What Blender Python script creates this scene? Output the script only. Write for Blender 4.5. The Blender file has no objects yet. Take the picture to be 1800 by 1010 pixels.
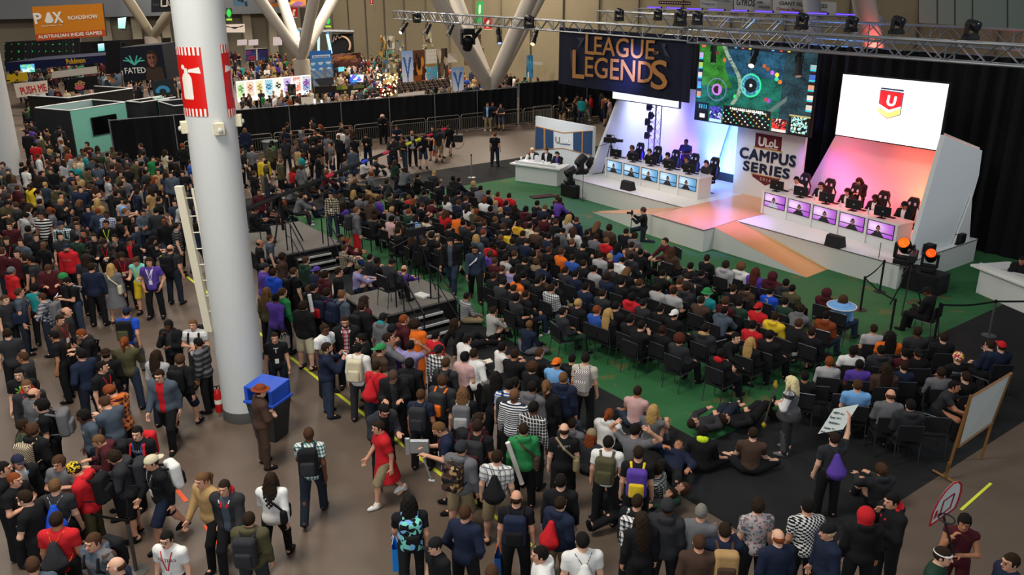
import bpy, bmesh, math, random
import numpy as np
from mathutils import Matrix, Vector
from mathutils.bvhtree import BVHTree

random.seed(7); rng = np.random.default_rng(7)
S = bpy.context.scene
COL = S.collection
# ---------------------------------------------------------------- camera
F = 1490.0; TILT = math.radians(19.9); EYE = 8.7
cam_data = bpy.data.cameras.new('camera'); cam = bpy.data.objects.new('camera', cam_data)
COL.objects.link(cam)
cam.location = (0, 0, EYE); cam.rotation_euler = (math.radians(90) - TILT, 0, 0)
cam_data.sensor_width = 36; cam_data.lens = 36 * F / 1800; cam_data.clip_end = 400
S.camera = cam
# ---------------------------------------------------------------- world and large lights
w = bpy.data.worlds.new('world'); S.world = w; w.use_nodes = True
w.node_tree.nodes['Background'].inputs[0].default_value = (0.80, 0.87, 1.0, 1)
w.node_tree.nodes['Background'].inputs[1].default_value = 0.17
S.view_settings.view_transform = 'Standard'; S.view_settings.look = 'None'
S.view_settings.gamma = 1; S.view_settings.exposure = 0.0
def lamp(name, kind, loc, energy, color=(1, 1, 1), target=None, size=1.0, spot=60, blend=0.6):
    d = bpy.data.lights.new(name, kind); o = bpy.data.objects.new(name, d); COL.objects.link(o)
    o.location = loc; d.energy = energy; d.color = color
    if kind == 'AREA': d.size = size
    if kind == 'SPOT': d.spot_size = math.radians(spot); d.spot_blend = blend; d.shadow_soft_size = size
    if kind == 'POINT': d.shadow_soft_size = size
    if target is not None:
        o.rotation_euler = (Vector(target) - Vector(loc)).to_track_quat('-Z', 'Y').to_euler()
    return o
# hall lamps, hung from the roof
for (x, y, e, c) in ((-7, 9, 2700, (1, .93, .82)), (-15, 26, 1500, (1, .95, .86)), (1, 22, 420, (1, .94, .85)), (12, 8, 240, (1, .92, .8)),
                     (-26, 45, 2600, (1, .88, .74)), (-8, 47, 2200, (1, .88, .74)), (-14, 66, 5200, (1, .86, .7)), (-34, 68, 3000, (1, .9, .78)),
                     (-30, 90, 4200, (1, .9, .78)), (0, 70, 4200, (1, .88, .72)), (22, 50, 700, (1, .9, .78))):
    lamp('hall_or_fill_lamp', 'AREA', (x, y, 17), e, c, size=5.0)
lamp('window_daylight', 'AREA', (-3, -6, 11), 1500, (.92, .97, 1), (-6, 16, 3), 6.0)

# ---------------------------------------------------------------- picking points of the place
CT, ST = math.cos(TILT), math.sin(TILT)
def ray(x, y):
    u = (x - 900) / F; v = (y - 505) / F
    return Vector((u, CT - v * ST, -ST - v * CT))
def G(x, y, z=0.0):
    r = ray(x, y); t = (z - EYE) / r.z
    return Vector((0, 0, EYE)) + r * t
def GY(x, y, Y):
    r = ray(x, y)
    return Vector((0, 0, EYE)) + r * (Y / r.y)
def PIX(p):
    d = p[1] * CT - (p[2] - EYE) * ST
    return 900 + F * p[0] / d, 505 - F * ((p[2] - EYE) * CT + p[1] * ST) / d
AE = math.radians(-53); E = Vector((math.cos(AE), math.sin(AE), 0)); N = Vector((-math.sin(AE), math.cos(AE), 0))
def frame(origin, deg):
    """x runs along deg, z is up, -y faces the viewer's side"""
    return Matrix.Translation(origin) @ Matrix.Rotation(math.radians(deg), 4, 'Z')
def on_plane(px, py, M):
    """where the sight line meets the x-z plane of frame M, in M's own coordinates"""
    Mi = M.inverted(); o = Mi @ Vector((0, 0, EYE)); r = Mi.to_3x3() @ ray(px, py)
    t = -o.y / r.y
    return o + r * t

# ---------------------------------------------------------------- materials
def lin(h):
    if not isinstance(h, str): return tuple(h)[:3]
    v = [int(h[i:i + 2], 16) / 255 for i in (0, 2, 4)]
    return tuple(c / 12.92 if c <= .04045 else ((c + .055) / 1.055) ** 2.4 for c in v)
PAL = dict(black='161619', charcoal='2b2c30', gray='626266', lightgray='a0a0a2', white='d6d5d2', navy='1b2338', blue='2a4f9c', royal='1f49b8',
    lightblue='6fa3d8', teal='1f8286', aqua='6fc4b4', green='2c7d47', dkgreen='20382c', olive='4a4731', brown='45332a', tan='a8875a', khaki='85765b',
    cream='c4bb9e', red='b81f26', maroon='45181f', orange='d8671e', yellow='d8b82c', purple='523a92', lavender='8f88b4', pink='c09a98', denim='2b3648',
    slate='46505c', rust='7a3a1c', darkjeans='1d2430', skinlight='c9957a', skinmid='a87458', skindark='5e3c2b', skinpale='d3a58c', neon='c8e02a',
    hblack='120e0c', hdkbrown='26190f', hbrown='432c1c', hltbrown='63462c', hblond='a98752', hginger='74391a', hgray='74706a', hplat='d6c898', hauburn='4e2418')
_m = {}
def mat(color, rough=.85, metal=0.0, key=None, emit=0.0, bump=0.0, bscale=40, vary=0.0, spec=.3):
    k = key or (color, rough, metal, emit, bump, bscale, vary)
    if k in _m: return _m[k]
    m = bpy.data.materials.new(str(color)); m.use_nodes = True
    nt = m.node_tree; b = nt.nodes['Principled BSDF']
    c = lin(PAL.get(color, color) if isinstance(color, str) else color)
    b.inputs['Base Color'].default_value = (*c, 1); b.inputs['Roughness'].default_value = rough
    b.inputs['Metallic'].default_value = metal; b.inputs['Specular IOR Level'].default_value = spec
    if emit: b.inputs['Emission Color'].default_value = (*c, 1); b.inputs['Emission Strength'].default_value = emit
    if bump or vary:
        tc = nt.nodes.new('ShaderNodeTexCoord'); n = nt.nodes.new('ShaderNodeTexNoise')
        n.inputs['Scale'].default_value = bscale; n.inputs['Detail'].default_value = 4
        nt.links.new(tc.outputs['Object'], n.inputs['Vector'])
        if bump:
            bp = nt.nodes.new('ShaderNodeBump'); bp.inputs['Strength'].default_value = bump; bp.inputs['Distance'].default_value = .02
            nt.links.new(n.outputs['Fac'], bp.inputs['Height']); nt.links.new(bp.outputs['Normal'], b.inputs['Normal'])
        if vary:
            mx = nt.nodes.new('ShaderNodeMix'); mx.data_type = 'RGBA'
            mx.inputs[6].default_value = (*[v * (1 - vary) for v in c], 1); mx.inputs[7].default_value = (*[min(1, v * (1 + vary)) for v in c], 1)
            nt.links.new(n.outputs['Fac'], mx.inputs[0]); nt.links.new(mx.outputs[2], b.inputs['Base Color'])
    _m[k] = m; return m
def math_node(nt, op, a, b=None, c=None):
    n = nt.nodes.new('ShaderNodeMath'); n.operation = op
    for i, v in enumerate((a, b, c)):
        if v is None: continue
        if isinstance(v, (int, float)): n.inputs[i].default_value = v
        else: nt.links.new(v, n.inputs[i])
    return n.outputs[0]
def mix_rgb(nt, f, a, b):
    mx = nt.nodes.new('ShaderNodeMix'); mx.data_type = 'RGBA'
    for i, v in ((0, f), (6, a), (7, b)):
        if isinstance(v, (int, float)): mx.inputs[i].default_value = v
        elif isinstance(v, tuple): mx.inputs[i].default_value = (*v, 1)
        else: nt.links.new(v, mx.inputs[i])
    return mx.outputs[2]
def cloth(name):
    """fabric by name: a palette colour, or plaid-a-b-c, stripe-a-b-cm, check-a-b, mottle-a-b"""
    k = 'cloth ' + name
    if k in _m: return _m[k]
    p = name.split('-')
    if len(p) == 1:
        m = mat(name, .9, key=k, bump=.25, bscale=14, vary=.18, spec=.2); return m
    m = bpy.data.materials.new(name); m.use_nodes = True; nt = m.node_tree; b = nt.nodes['Principled BSDF']
    b.inputs['Roughness'].default_value = .9; b.inputs['Specular IOR Level'].default_value = .2
    tc = nt.nodes.new('ShaderNodeTexCoord'); sx = nt.nodes.new('ShaderNodeSeparateXYZ'); nt.links.new(tc.outputs['Object'], sx.inputs[0])
    cs = [lin(PAL.get(c, c)) for c in p[1:] if not c.isdigit()]
    per = [int(c) for c in p[1:] if c.isdigit()]; per = (per[0] if per else 9) / 100
    def band(o, period, duty, off=0.0):
        f = math_node(nt, 'FRACT', math_node(nt, 'MULTIPLY_ADD', o, 1 / period, 50 + off)); return math_node(nt, 'LESS_THAN', f, duty)
    xy = math_node(nt, 'ADD', sx.outputs[0], math_node(nt, 'MULTIPLY', sx.outputs[1], .9))
    if p[0] == 'plaid':
        a = band(xy, per, .5); z = band(sx.outputs[2], per, .5)
        f = math_node(nt, 'MULTIPLY', math_node(nt, 'ADD', a, z), .5)
        c = mix_rgb(nt, f, cs[0], cs[1])
        if len(cs) > 2:
            l = math_node(nt, 'MAXIMUM', band(xy, per, .14, .2), band(sx.outputs[2], per, .14, .2)); c = mix_rgb(nt, l, c, cs[2])
    elif p[0] == 'stripe': c = mix_rgb(nt, band(sx.outputs[2], per, .5), cs[0], cs[1])
    elif p[0] == 'check':
        a = band(xy, per, .5); z = band(sx.outputs[2], per, .5)
        c = mix_rgb(nt, math_node(nt, 'ABSOLUTE', math_node(nt, 'SUBTRACT', a, z)), cs[0], cs[1])
    else:
        n = nt.nodes.new('ShaderNodeTexVoronoi'); n.inputs['Scale'].default_value = 1 / per; nt.links.new(tc.outputs['Object'], n.inputs['Vector'])
        s2 = nt.nodes.new('ShaderNodeSeparateColor'); nt.links.new(n.outputs['Color'], s2.inputs[0])
        c = mix_rgb(nt, math_node(nt, 'GREATER_THAN', s2.outputs[0], .55), cs[0], cs[1])
        if len(cs) > 2: c = mix_rgb(nt, math_node(nt, 'GREATER_THAN', s2.outputs[1], .75), c, cs[2])
    nt.links.new(c, b.inputs['Base Color']); _m[k] = m; return m
def col_mat(name, emit=0.0, rough=.8):
    """colour read from the mesh's own 'Col' attribute (printed cloth, or a lit screen)"""
    if name in _m: return _m[name]
    m = bpy.data.materials.new(name); m.use_nodes = True; nt = m.node_tree; b = nt.nodes['Principled BSDF']
    a = nt.nodes.new('ShaderNodeAttribute'); a.attribute_name = 'Col'
    b.inputs['Roughness'].default_value = rough; b.inputs['Specular IOR Level'].default_value = .2
    if emit:
        b.inputs['Base Color'].default_value = (.01, .01, .01, 1)
        nt.links.new(a.outputs['Color'], b.inputs['Emission Color']); b.inputs['Emission Strength'].default_value = emit
    else: nt.links.new(a.outputs['Color'], b.inputs['Base Color'])
    _m[name] = m; return m

# ---------------------------------------------------------------- mesh helpers
_work = bpy.data.scenes.new('workbench')
def baked(o):
    """the object's mesh with its modifiers applied, worked out on a bench of its own"""
    _work.collection.objects.link(o); vl = _work.view_layers[0]; vl.update(); r = bpy.data.meshes.new_from_object(o.evaluated_get(vl.depsgraph)); bpy.data.objects.remove(o); return r
def tag(o, label=None, cat=None, group=None, kind=None):
    if label: o['label'] = label
    if cat: o['category'] = cat
    if group: o['group'] = group
    if kind: o['kind'] = kind
    return o
def link(o, parent=None, M=None):
    COL.objects.link(o)
    if parent is not None: o.parent = parent
    if M is not None:
        if parent is None: o.matrix_world = M
        else: o.matrix_local = M
    return o
def empty(name, M, label, cat, group=None, kind=None):
    o = bpy.data.objects.new(name, None); o.empty_display_size = .2; link(o, None, M)
    return tag(o, label, cat, group, kind)
class MB:
    def __init__(s): s.v = []; s.f = []; s.c = []
    def add(s, vs, fs):
        b = len(s.v); s.v += [tuple(v) for v in vs]; s.f += [tuple(i + b for i in f) for f in fs]; return s
    def box(s, x0, y0, z0, x1, y1, z1, M=None):
        vs = [Vector((x, y, z)) for x in (x0, x1) for y in (y0, y1) for z in (z0, z1)]
        if M is not None: vs = [M @ v for v in vs]
        return s.add(vs, [(0, 1, 3, 2), (4, 6, 7, 5), (0, 4, 5, 1), (2, 3, 7, 6), (0, 2, 6, 4), (1, 5, 7, 3)])
    def bar(s, p, q, r, n=6, r2=None):
        p, q = Vector(p), Vector(q); d = q - p
        if d.length < 1e-6: return s
        k = d.to_track_quat('Z', 'Y').to_matrix(); r2 = r if r2 is None else r2; vs = []
        for c, rr in ((p, r), (q, r2)):
            vs += [c + k @ Vector((rr * math.cos(2 * math.pi * i / n), rr * math.sin(2 * math.pi * i / n), 0)) for i in range(n)]
        return s.add(vs, [(i, (i + 1) % n, n + (i + 1) % n, n + i) for i in range(n)] + [tuple(range(n))[::-1], tuple(range(n, 2 * n))])
    def path(s, pts, r, n=6):
        for a, b in zip(pts, pts[1:]): s.bar(a, b, r, n)
        return s
    def prism(s, poly, off):
        """polygon swept along off"""
        n = len(poly); off = Vector(off); a = [Vector(p) for p in poly]
        return s.add(a + [p + off for p in a], [tuple(range(n)), tuple(range(n, 2 * n))[::-1]] + [(i, i + n, (i + 1) % n + n, (i + 1) % n) for i in range(n)])
    def lathe(s, prof, c=(0, 0, 0), n=16, M=None):
        vs = []
        for r, z in prof:
            for i in range(n):
                v = Vector((c[0] + r * math.cos(2 * math.pi * i / n), c[1] + r * math.sin(2 * math.pi * i / n), c[2] + z)); vs.append(M @ v if M is not None else v)
        fs = [(j * n + i, j * n + (i + 1) % n, (j + 1) * n + (i + 1) % n, (j + 1) * n + i) for j in range(len(prof) - 1) for i in range(n)]
        return s.add(vs, fs + [tuple(range(n))[::-1], tuple(range((len(prof) - 1) * n, len(prof) * n))])
    def build(s, name, m, parent=None, M=None, smooth=False, bevel=0.0):
        me = bpy.data.meshes.new(name); me.from_pydata(s.v, [], s.f); me.update()
        bm = bmesh.new(); bm.from_mesh(me); bmesh.ops.recalc_face_normals(bm, faces=bm.faces); bm.to_mesh(me); bm.free()
        if m is not None: me.materials.append(m)
        if smooth:
            me.polygons.foreach_set('use_smooth', [True] * len(me.polygons))
            try: me.set_sharp_from_angle(angle=.7)
            except Exception: pass
        o = bpy.data.objects.new(name, me); link(o, parent, M)
        if bevel:
            b = o.modifiers.new('edge', 'BEVEL'); b.width = bevel; b.segments = 2; b.limit_method = 'ANGLE'
        return o
def struct(o): o['kind'] = 'structure'; return o
def raster(name, W, H, nx, ny, func, m, parent=None, M=None, corners=None):
    """a flat printed or lit picture: nx x ny little faces coloured by func(u, v); u to the right, v up, 0..1"""
    us = np.linspace(0, 1, nx + 1); vs = np.linspace(0, 1, ny + 1)
    if corners is None: P = [(u * W, 0, v * H) for v in vs for u in us]
    else:
        a, b, c, d = [Vector(p) for p in corners]
        P = [tuple(a * (1 - u) * (1 - v) + b * u * (1 - v) + c * u * v + d * (1 - u) * v) for v in vs for u in us]
    fs = [(j * (nx + 1) + i, j * (nx + 1) + i + 1, (j + 1) * (nx + 1) + i + 1, (j + 1) * (nx + 1) + i) for j in range(ny) for i in range(nx)]
    me = bpy.data.meshes.new(name); me.from_pydata(P, [], fs)
    ca = me.color_attributes.new('Col', 'FLOAT_COLOR', 'CORNER')
    cols = np.empty((nx * ny, 4, 4), np.float32); k = 0
    for j in range(ny):
        for i in range(nx):
            cols[k] = (*lin(func((i + .5) / nx, (j + .5) / ny)), 1); k += 1
    ca.data.foreach_set('color', cols.ravel()); me.materials.append(m)
    return link(bpy.data.objects.new(name, me), parent, M)
def text_mesh(body, W=None, H=None, bold=0.0, ext=.004, align='CENTER', spacing=1.0):
    """letters as a mesh in the x-z plane, facing -y, scaled to width W and / or height H"""
    cu = bpy.data.curves.new('t', 'FONT'); cu.body = body; cu.extrude = 0.01; cu.align_x = 'LEFT'; cu.space_character = spacing
    cu.resolution_u = 3
    me = baked(bpy.data.objects.new('t', cu)); bpy.data.curves.remove(cu)
    n = len(me.vertices); a = np.empty(n * 3, np.float32); me.vertices.foreach_get('co', a); a = a.reshape(-1, 3)
    lo, hi = a[:, :2].min(0), a[:, :2].max(0); sz = hi - lo
    sx = W / sz[0] if W else None; sy = H / sz[1] if H else None; sx = sx or sy; sy = sy or sx
    b = np.empty_like(a); off = {'CENTER': (lo[0] + hi[0]) / 2, 'LEFT': lo[0]}[align]
    b[:, 0] = (a[:, 0] - off) * sx; b[:, 2] = (a[:, 1] - lo[1]) * sy; b[:, 1] = -a[:, 2] / .01 * ext
    me.vertices.foreach_set('co', b.ravel()); me.update()
    if bold:
        d = bold * (hi[1] - lo[1]) * sy; bm = bmesh.new()
        for i in range(8): bm.from_mesh(me); bmesh.ops.translate(bm, verts=list(bm.verts)[-n:], vec=(d * math.cos(i * math.pi / 4), -.12 * d * (i + 1) - .0004 * i, d * math.sin(i * math.pi / 4)))
        bm.to_mesh(me); bm.free()
    return me
def text(name, body, m, parent, M, **k):
    me = text_mesh(body, **k); me.name = name; me.materials.append(m)
    return link(bpy.data.objects.new(name, me), parent, M)
def T(x, y, z): return Matrix.Translation((x, y, z))
def ngon(pts, r=None):
    return pts
# ================================================================ people: bodies and clothes grown from distance fields
def unit(v):
    v = np.asarray(v, float); return v / (np.linalg.norm(v) + 1e-9)
def cone(a, b, r1, r2, k=.025, flat=False): return ('c', np.asarray(a, float), np.asarray(b, float), r1, r2, k, flat)
def ell(c, r, R=None, k=.03): return ('e', np.asarray(c, float), np.asarray(r, float), np.eye(3) if R is None else np.asarray(R, float), k)
def rbox(c, hs, rad, R=None, k=.02): return ('b', np.asarray(c, float), np.asarray(hs, float), rad, np.eye(3) if R is None else np.asarray(R, float), k)
def _dist(p, P):
    if p[0] == 'c':
        _, a, b, r1, r2, k, flat = p; ab = b - a; L2 = ab @ ab + 1e-12
        t0 = ((P - a) @ ab) / L2; t = np.clip(t0, 0, 1)
        d = np.linalg.norm(P - a - t[..., None] * ab, axis=-1) - (r1 + (r2 - r1) * t)
        if flat: d = np.maximum(d, (t0 - 1) * math.sqrt(L2))
        return d
    if p[0] == 'e':
        _, c, r, R, k = p; q = (P - c) @ R; k0 = np.linalg.norm(q / r, axis=-1); k1 = np.linalg.norm(q / (r * r), axis=-1) + 1e-9
        return k0 * (k0 - 1) / k1
    _, c, hs, rad, R, k = p; q = np.abs((P - c) @ R) - (hs - rad)
    return np.linalg.norm(np.maximum(q, 0), axis=-1) + np.minimum(q.max(-1), 0) - rad
def _reach(p):
    if p[0] == 'c': m = max(p[3], p[4]); return np.minimum(p[1], p[2]) - m, np.maximum(p[1], p[2]) + m
    if p[0] == 'e': m = np.abs(p[3]) @ p[2]; return p[1] - m, p[1] + m
    m = np.abs(p[4]) @ p[2]; return p[1] - m, p[1] + m
def grow(prims, h, cuts=(), post=None):
    """surface of the smooth union of prims; cuts: planes (point, normal) whose outer side is taken off"""
    R = [_reach(p) for p in prims]
    lo = np.min([r[0] for r in R], 0) - 4 * h; hi = np.max([r[1] for r in R], 0) + 4 * h
    n = np.ceil((hi - lo) / h).astype(int) + 1; A = np.full(n, .5, np.float32)
    ax = [lo[i] + h * np.arange(n[i]) for i in range(3)]
    for p, (a, b) in zip(prims, R):
        k = p[5] if p[0] != 'e' else p[4]; m = k + 3 * h
        i0 = np.maximum(((a - m - lo) / h).astype(int), 0); i1 = np.minimum(((b + m - lo) / h).astype(int) + 2, n)
        sl = tuple(slice(s, e) for s, e in zip(i0, i1))
        P = np.stack(np.meshgrid(*[ax[i][sl[i]] for i in range(3)], indexing='ij'), -1)
        d = _dist(p, P); o = A[sl]; q = np.clip(.5 + .5 * (o - d) / k, 0, 1)
        A[sl] = o * (1 - q) + d * q - k * q * (1 - q)
    if cuts or post:
        P = np.stack(np.meshgrid(*ax, indexing='ij'), -1)
        for c, nn in cuts: A = np.maximum(A, ((P - np.asarray(c)) @ unit(nn)).astype(np.float32))
        if post: A = post(A, P).astype(np.float32)
        A[0], A[-1], A[:, 0], A[:, -1], A[:, :, 0], A[:, :, -1] = [.5] * 6
    return nets(A, lo, h)
_C8 = [(i, j, k) for i in (0, 1) for j in (0, 1) for k in (0, 1)]
def nets(A, lo, h):
    I = A < 0; s = sum(I[i:I.shape[0] - 1 + i, j:I.shape[1] - 1 + j, k:I.shape[2] - 1 + k].astype(np.int8) for i, j, k in _C8)
    act = (s > 0) & (s < 8); idx = np.full(act.shape, -1, np.int32); co = np.argwhere(act); idx[act] = np.arange(len(co))
    val = {c: A[co[:, 0] + c[0], co[:, 1] + c[1], co[:, 2] + c[2]] for c in _C8}
    acc = np.zeros((len(co), 3)); cnt = np.zeros(len(co))
    for ca in _C8:
        for d in range(3):
            if ca[d]: continue
            cb = list(ca); cb[d] = 1; cb = tuple(cb); va, vb = val[ca], val[cb]; m = (va < 0) != (vb < 0)
            t = np.where(m, va / np.where(m, va - vb, 1), 0); q = np.array(ca, float)[None] + t[:, None] * (np.array(cb) - np.array(ca))
            acc += m[:, None] * q; cnt += m
    V = lo + h * (co + acc / np.maximum(cnt, 1)[:, None]); Fs = []
    for d in range(3):
        e, f = [(1, 2), (2, 0), (0, 1)][d]
        def sh(arr, od, oe, of):
            sl = [None] * 3; N_ = I.shape
            sl[d] = slice(od, N_[d] - 1 + od); sl[e] = slice(1 + oe, N_[e] - 1 + oe); sl[f] = slice(1 + of, N_[f] - 1 + of); return arr[tuple(sl)]
        m = sh(I, 0, 0, 0) != sh(I, 1, 0, 0)
        def ci(oe, of):
            sl = [None] * 3; N_ = act.shape
            sl[d] = slice(0, N_[d]); sl[e] = slice(1 + oe, N_[e] + oe); sl[f] = slice(1 + of, N_[f] + of); return idx[tuple(sl)]
        q = np.stack([ci(-1, -1)[m], ci(0, -1)[m], ci(0, 0)[m], ci(-1, 0)[m]], 1)
        fl = sh(I, 0, 0, 0)[m]; q[~fl] = q[~fl][:, ::-1]; Fs.append(q)
    return V.astype(np.float32), np.concatenate(Fs).astype(np.int32)
def np_mesh(name, V, Q, nslots=1):
    me = bpy.data.meshes.new(name); me.vertices.add(len(V)); me.vertices.foreach_set('co', V.astype(np.float32).ravel())
    k_ = Q.shape[1]; me.loops.add(Q.size); me.loops.foreach_set('vertex_index', Q.ravel().astype(np.int32)); me.polygons.add(len(Q))
    me.polygons.foreach_set('loop_start', np.arange(0, Q.size, k_, dtype=np.int32))
    me.polygons.foreach_set('use_smooth', np.ones(len(Q), bool)); me.update(calc_edges=True)
    for _ in range(nslots): me.materials.append(None)
    return me

def thin(me, ratio, keep=None):
    """fewer faces where the form allows it; keep: vertices left as they are"""
    o = bpy.data.objects.new('thin', me); d = o.modifiers.new('d', 'DECIMATE'); d.ratio = ratio
    if keep is not None:
        g = o.vertex_groups.new(name='g'); g.add([int(i) for i in np.nonzero(~keep)[0]], 1.0, 'REPLACE'); d.vertex_group = 'g'; d.vertex_group_factor = 1000
    r = baked(o); r.name = me.name; bpy.data.meshes.remove(me); return r
def thin_np(V, Q, ratio):
    me = thin(np_mesh('t', V, Q, 0), ratio); v = np.empty(len(me.vertices) * 3, np.float32); me.vertices.foreach_get('co', v); me.calc_loop_triangles()
    t = np.empty(len(me.loop_triangles) * 3, np.int32); me.loop_triangles.foreach_get('vertices', t); bpy.data.meshes.remove(me); return v.reshape(-1, 3), t.reshape(-1, 3)
# ---- poses. +y is where the figure faces, +x its right hand. Arms: (upper arm, forearm[, palm normal, finger curl]); legs: (thigh, shin)
DN = (0, 0, -1)
POSES = dict(
    st=dict(R=((.16, -.02, -1), (.10, .22, -1)), L=((-.16, -.04, -1), (-.10, .18, -1)), RL=((.09, .03, -1), (.02, -.06, -1)), LL=((-.09, -.02, -1), (-.03, -.08, -1))),
    sw=dict(R=((.22, .06, -1), (-.05, .75, -.55)), L=((-.16, -.10, -1), (-.08, .12, -1)), RL=((.12, .10, -1), (.04, -.08, -1)), LL=((-.05, -.02, -1), (-.01, -.03, -1)), lean=(.04, .02), head=(12, 4)),
    cr=dict(R=((.30, .20, -1), (-.95, .42, .05)), L=((-.30, .20, -1), (.95, .50, -.08)), RL=((.10, .02, -1), (.03, -.05, -1)), LL=((-.10, 0, -1), (-.03, -.05, -1))),
    ph=dict(R=((.18, .22, -1), (-.35, .95, .25)), L=((-.18, .22, -1), (.35, .95, .25)), RL=((.08, .02, -1), (.02, -.05, -1)), LL=((-.10, 0, -1), (-.03, -.05, -1)), head=(0, 32), lean=(0, .06)),
    pk=dict(R=((.36, -.22, -1), (-.32, .50, -.9)), L=((-.36, -.22, -1), (.32, .50, -.9)), RL=((.12, .06, -1), (.04, -.05, -1)), LL=((-.07, 0, -1), (-.02, -.05, -1)), head=(-8, 0)),
    ch=dict(R=((.20, .42, -.9), (-.42, .10, .95)), L=((-.28, .22, -1), (.95, .45, .0)), RL=((.10, .02, -1), (.03, -.05, -1)), LL=((-.10, 0, -1), (-.03, -.05, -1)), head=(0, 10)),
    sp=dict(R=((.30, -.12, -1), (-.28, .52, .95)), L=((-.30, -.12, -1), (.28, .52, .95)), RL=((.08, .05, -1), (.02, -.06, -1)), LL=((-.08, -.03, -1), (-.02, -.08, -1))),
    up=dict(R=((.35, .40, .75), (.05, .20, 1)), L=((-.16, 0, -1), (-.06, .3, -1)), RL=((.09, .02, -1), (.02, -.05, -1)), LL=((-.09, 0, -1), (-.02, -.05, -1)), head=(0, -6)),
    hh=dict(R=((.85, .15, .55), (-.55, -.55, .75)), L=((-.85, .15, .55), (.55, -.55, .75)), RL=((.09, .02, -1), (.02, -.05, -1)), LL=((-.09, 0, -1), (-.02, -.05, -1))),
    wk=dict(R=((.14, -.32, -1), (.06, .05, -1)), L=((-.14, .30, -1), (-.02, .72, -.8)), RL=((.06, .48, -1), (.0, .05, -1)), LL=((-.06, -.28, -1), (-.02, -.62, -.9)), lean=(0, .07)),
    pt=dict(R=((.30, .80, -.45), (-.05, .95, .25)), L=((-.20, .05, -1), (.25, .75, -.3)), RL=((.10, .06, -1), (.03, -.05, -1)), LL=((-.09, -.04, -1), (-.03, -.06, -1)), head=(0, -4)),
    cm=dict(R=((.30, .62, -.75), (-.45, .55, .80)), L=((-.28, .62, -.78), (.42, .55, .80)), RL=((.10, .04, -1), (.03, -.05, -1)), LL=((-.10, -.02, -1), (-.03, -.05, -1)), head=(0, 4), lean=(0, .03)),
    s1=dict(R=((.14, .22, -1), (-.22, .95, -.22)), L=((-.14, .22, -1), (.22, .95, -.22)), RL=((.16, 1, -.06), (.04, .12, -1)), LL=((-.16, 1, -.06), (-.04, .05, -1)), lean=(0, -.10), sit=.50),
    s2=dict(R=((.12, .75, -.8), (-.30, .72, -.25)), L=((-.12, .75, -.8), (.30, .72, -.25)), RL=((.20, 1, -.02), (.02, .0, -1)), LL=((-.20, 1, -.02), (-.02, .05, -1)), lean=(0, .42), head=(0, -10), sit=.50),
    s3=dict(R=((.26, .28, -1), (-.95, .45, .05)), L=((-.26, .28, -1), (.95, .52, -.06)), RL=((.14, 1, -.12), (.04, .62, -.9)), LL=((-.12, 1, -.12), (-.02, .5, -.9)), lean=(0, -.22), head=(0, -4), sit=.50),
    s4=dict(R=((.16, .34, -1), (-.35, .92, .35)), L=((-.16, .34, -1), (.35, .92, .35)), RL=((.12, 1, -.03), (.03, .1, -1)), LL=((-.12, 1, -.03), (-.03, .1, -1)), lean=(0, .04), head=(0, 30), sit=.50),
    s5=dict(R=((.10, .55, -.8), (-.30, .05, .95)), L=((-.14, .28, -1), (.65, .8, -.1)), RL=((-.10, 1, .10), (-.1, .55, -.85)), LL=((-.14, 1, -.06), (-.04, .1, -1)), lean=(.06, .10), head=(10, 6), sit=.50),
    f1=dict(R=((.22, .34, -.9), (-.20, .95, -.35)), L=((-.22, .34, -.9), (.20, .95, -.35)), RL=((.78, .62, .10), (-.95, .25, -.22)), LL=((-.78, .62, .10), (.95, .35, -.22)), lean=(0, .14), sit=.14),
    f2=dict(R=((.14, .75, -.55), (-.35, .85, .0)), L=((-.14, .75, -.55), (.35, .85, .0)), RL=((.10, .72, .70), (.02, .32, -.95)), LL=((-.10, .72, .70), (-.02, .30, -.95)), lean=(0, .06), sit=.14),
    f3=dict(R=((.30, -.55, -.9), (.08, -.15, -1)), L=((-.30, -.55, -.9), (-.08, -.15, -1)), RL=((.12, 1, .12), (.04, .95, -.18)), LL=((-.10, .9, .38), (-.04, .72, -.62)), lean=(0, -.38), head=(0, 8), sit=.14),
    ly=dict(R=((.35, .10, .25), (-.75, .45, .35)), L=((-.45, .75, .05), (.15, .9, .2)), RL=((.10, .70, .80), (.04, .62, -.95)), LL=((-.14, .95, .35), (-.05, .95, -.3)), lean=(.0, -9.0), head=(0, 12), sit=.15),
    kn=dict(R=((.25, .62, -.45), (-.40, .62, .55)), L=((-.22, .70, -.55), (.35, .72, .45)), RL=((.10, .95, -.28), (.0, -.05, -1)), LL=((-.06, .06, -1), (-.02, -1, -.10)), lean=(0, .06), sit=.50),
    d1=dict(R=((.22, .50, -.9), (-.14, .95, -.10)), L=((-.22, .50, -.9), (.14, .95, -.10)), RL=((.14, 1, -.03), (.03, -.1, -1)), LL=((-.14, 1, -.03), (-.03, .05, -1)), lean=(0, .12), head=(0, 12), sit=.52),
    d2=dict(R=((.16, .62, -.75), (-.34, .12, .95)), L=((-.22, .50, -.9), (.45, .85, -.12)), RL=((.14, 1, -.03), (.03, -.1, -1)), LL=((-.14, 1, -.03), (-.03, .05, -1)), lean=(0, .14), head=(0, 14), sit=.52),
)
POSES['wl'] = dict(R=((.14, .30, -1), (.02, .60, -.9)), L=((-.14, -.32, -1), (-.06, .05, -1)), RL=((.06, -.28, -1), (.02, -.62, -.9)), LL=((-.06, .48, -1), (0, .05, -1)), lean=(0, .07), head=(0, 6))
POSES['sl'] = dict(POSES['st'], head=(18, 14)); POSES['sr'] = dict(POSES['st'], head=(-24, 2), lean=(-.04, .02)); POSES['cl'] = dict(POSES['cr'], head=(20, 4))
_sk = {}
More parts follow.
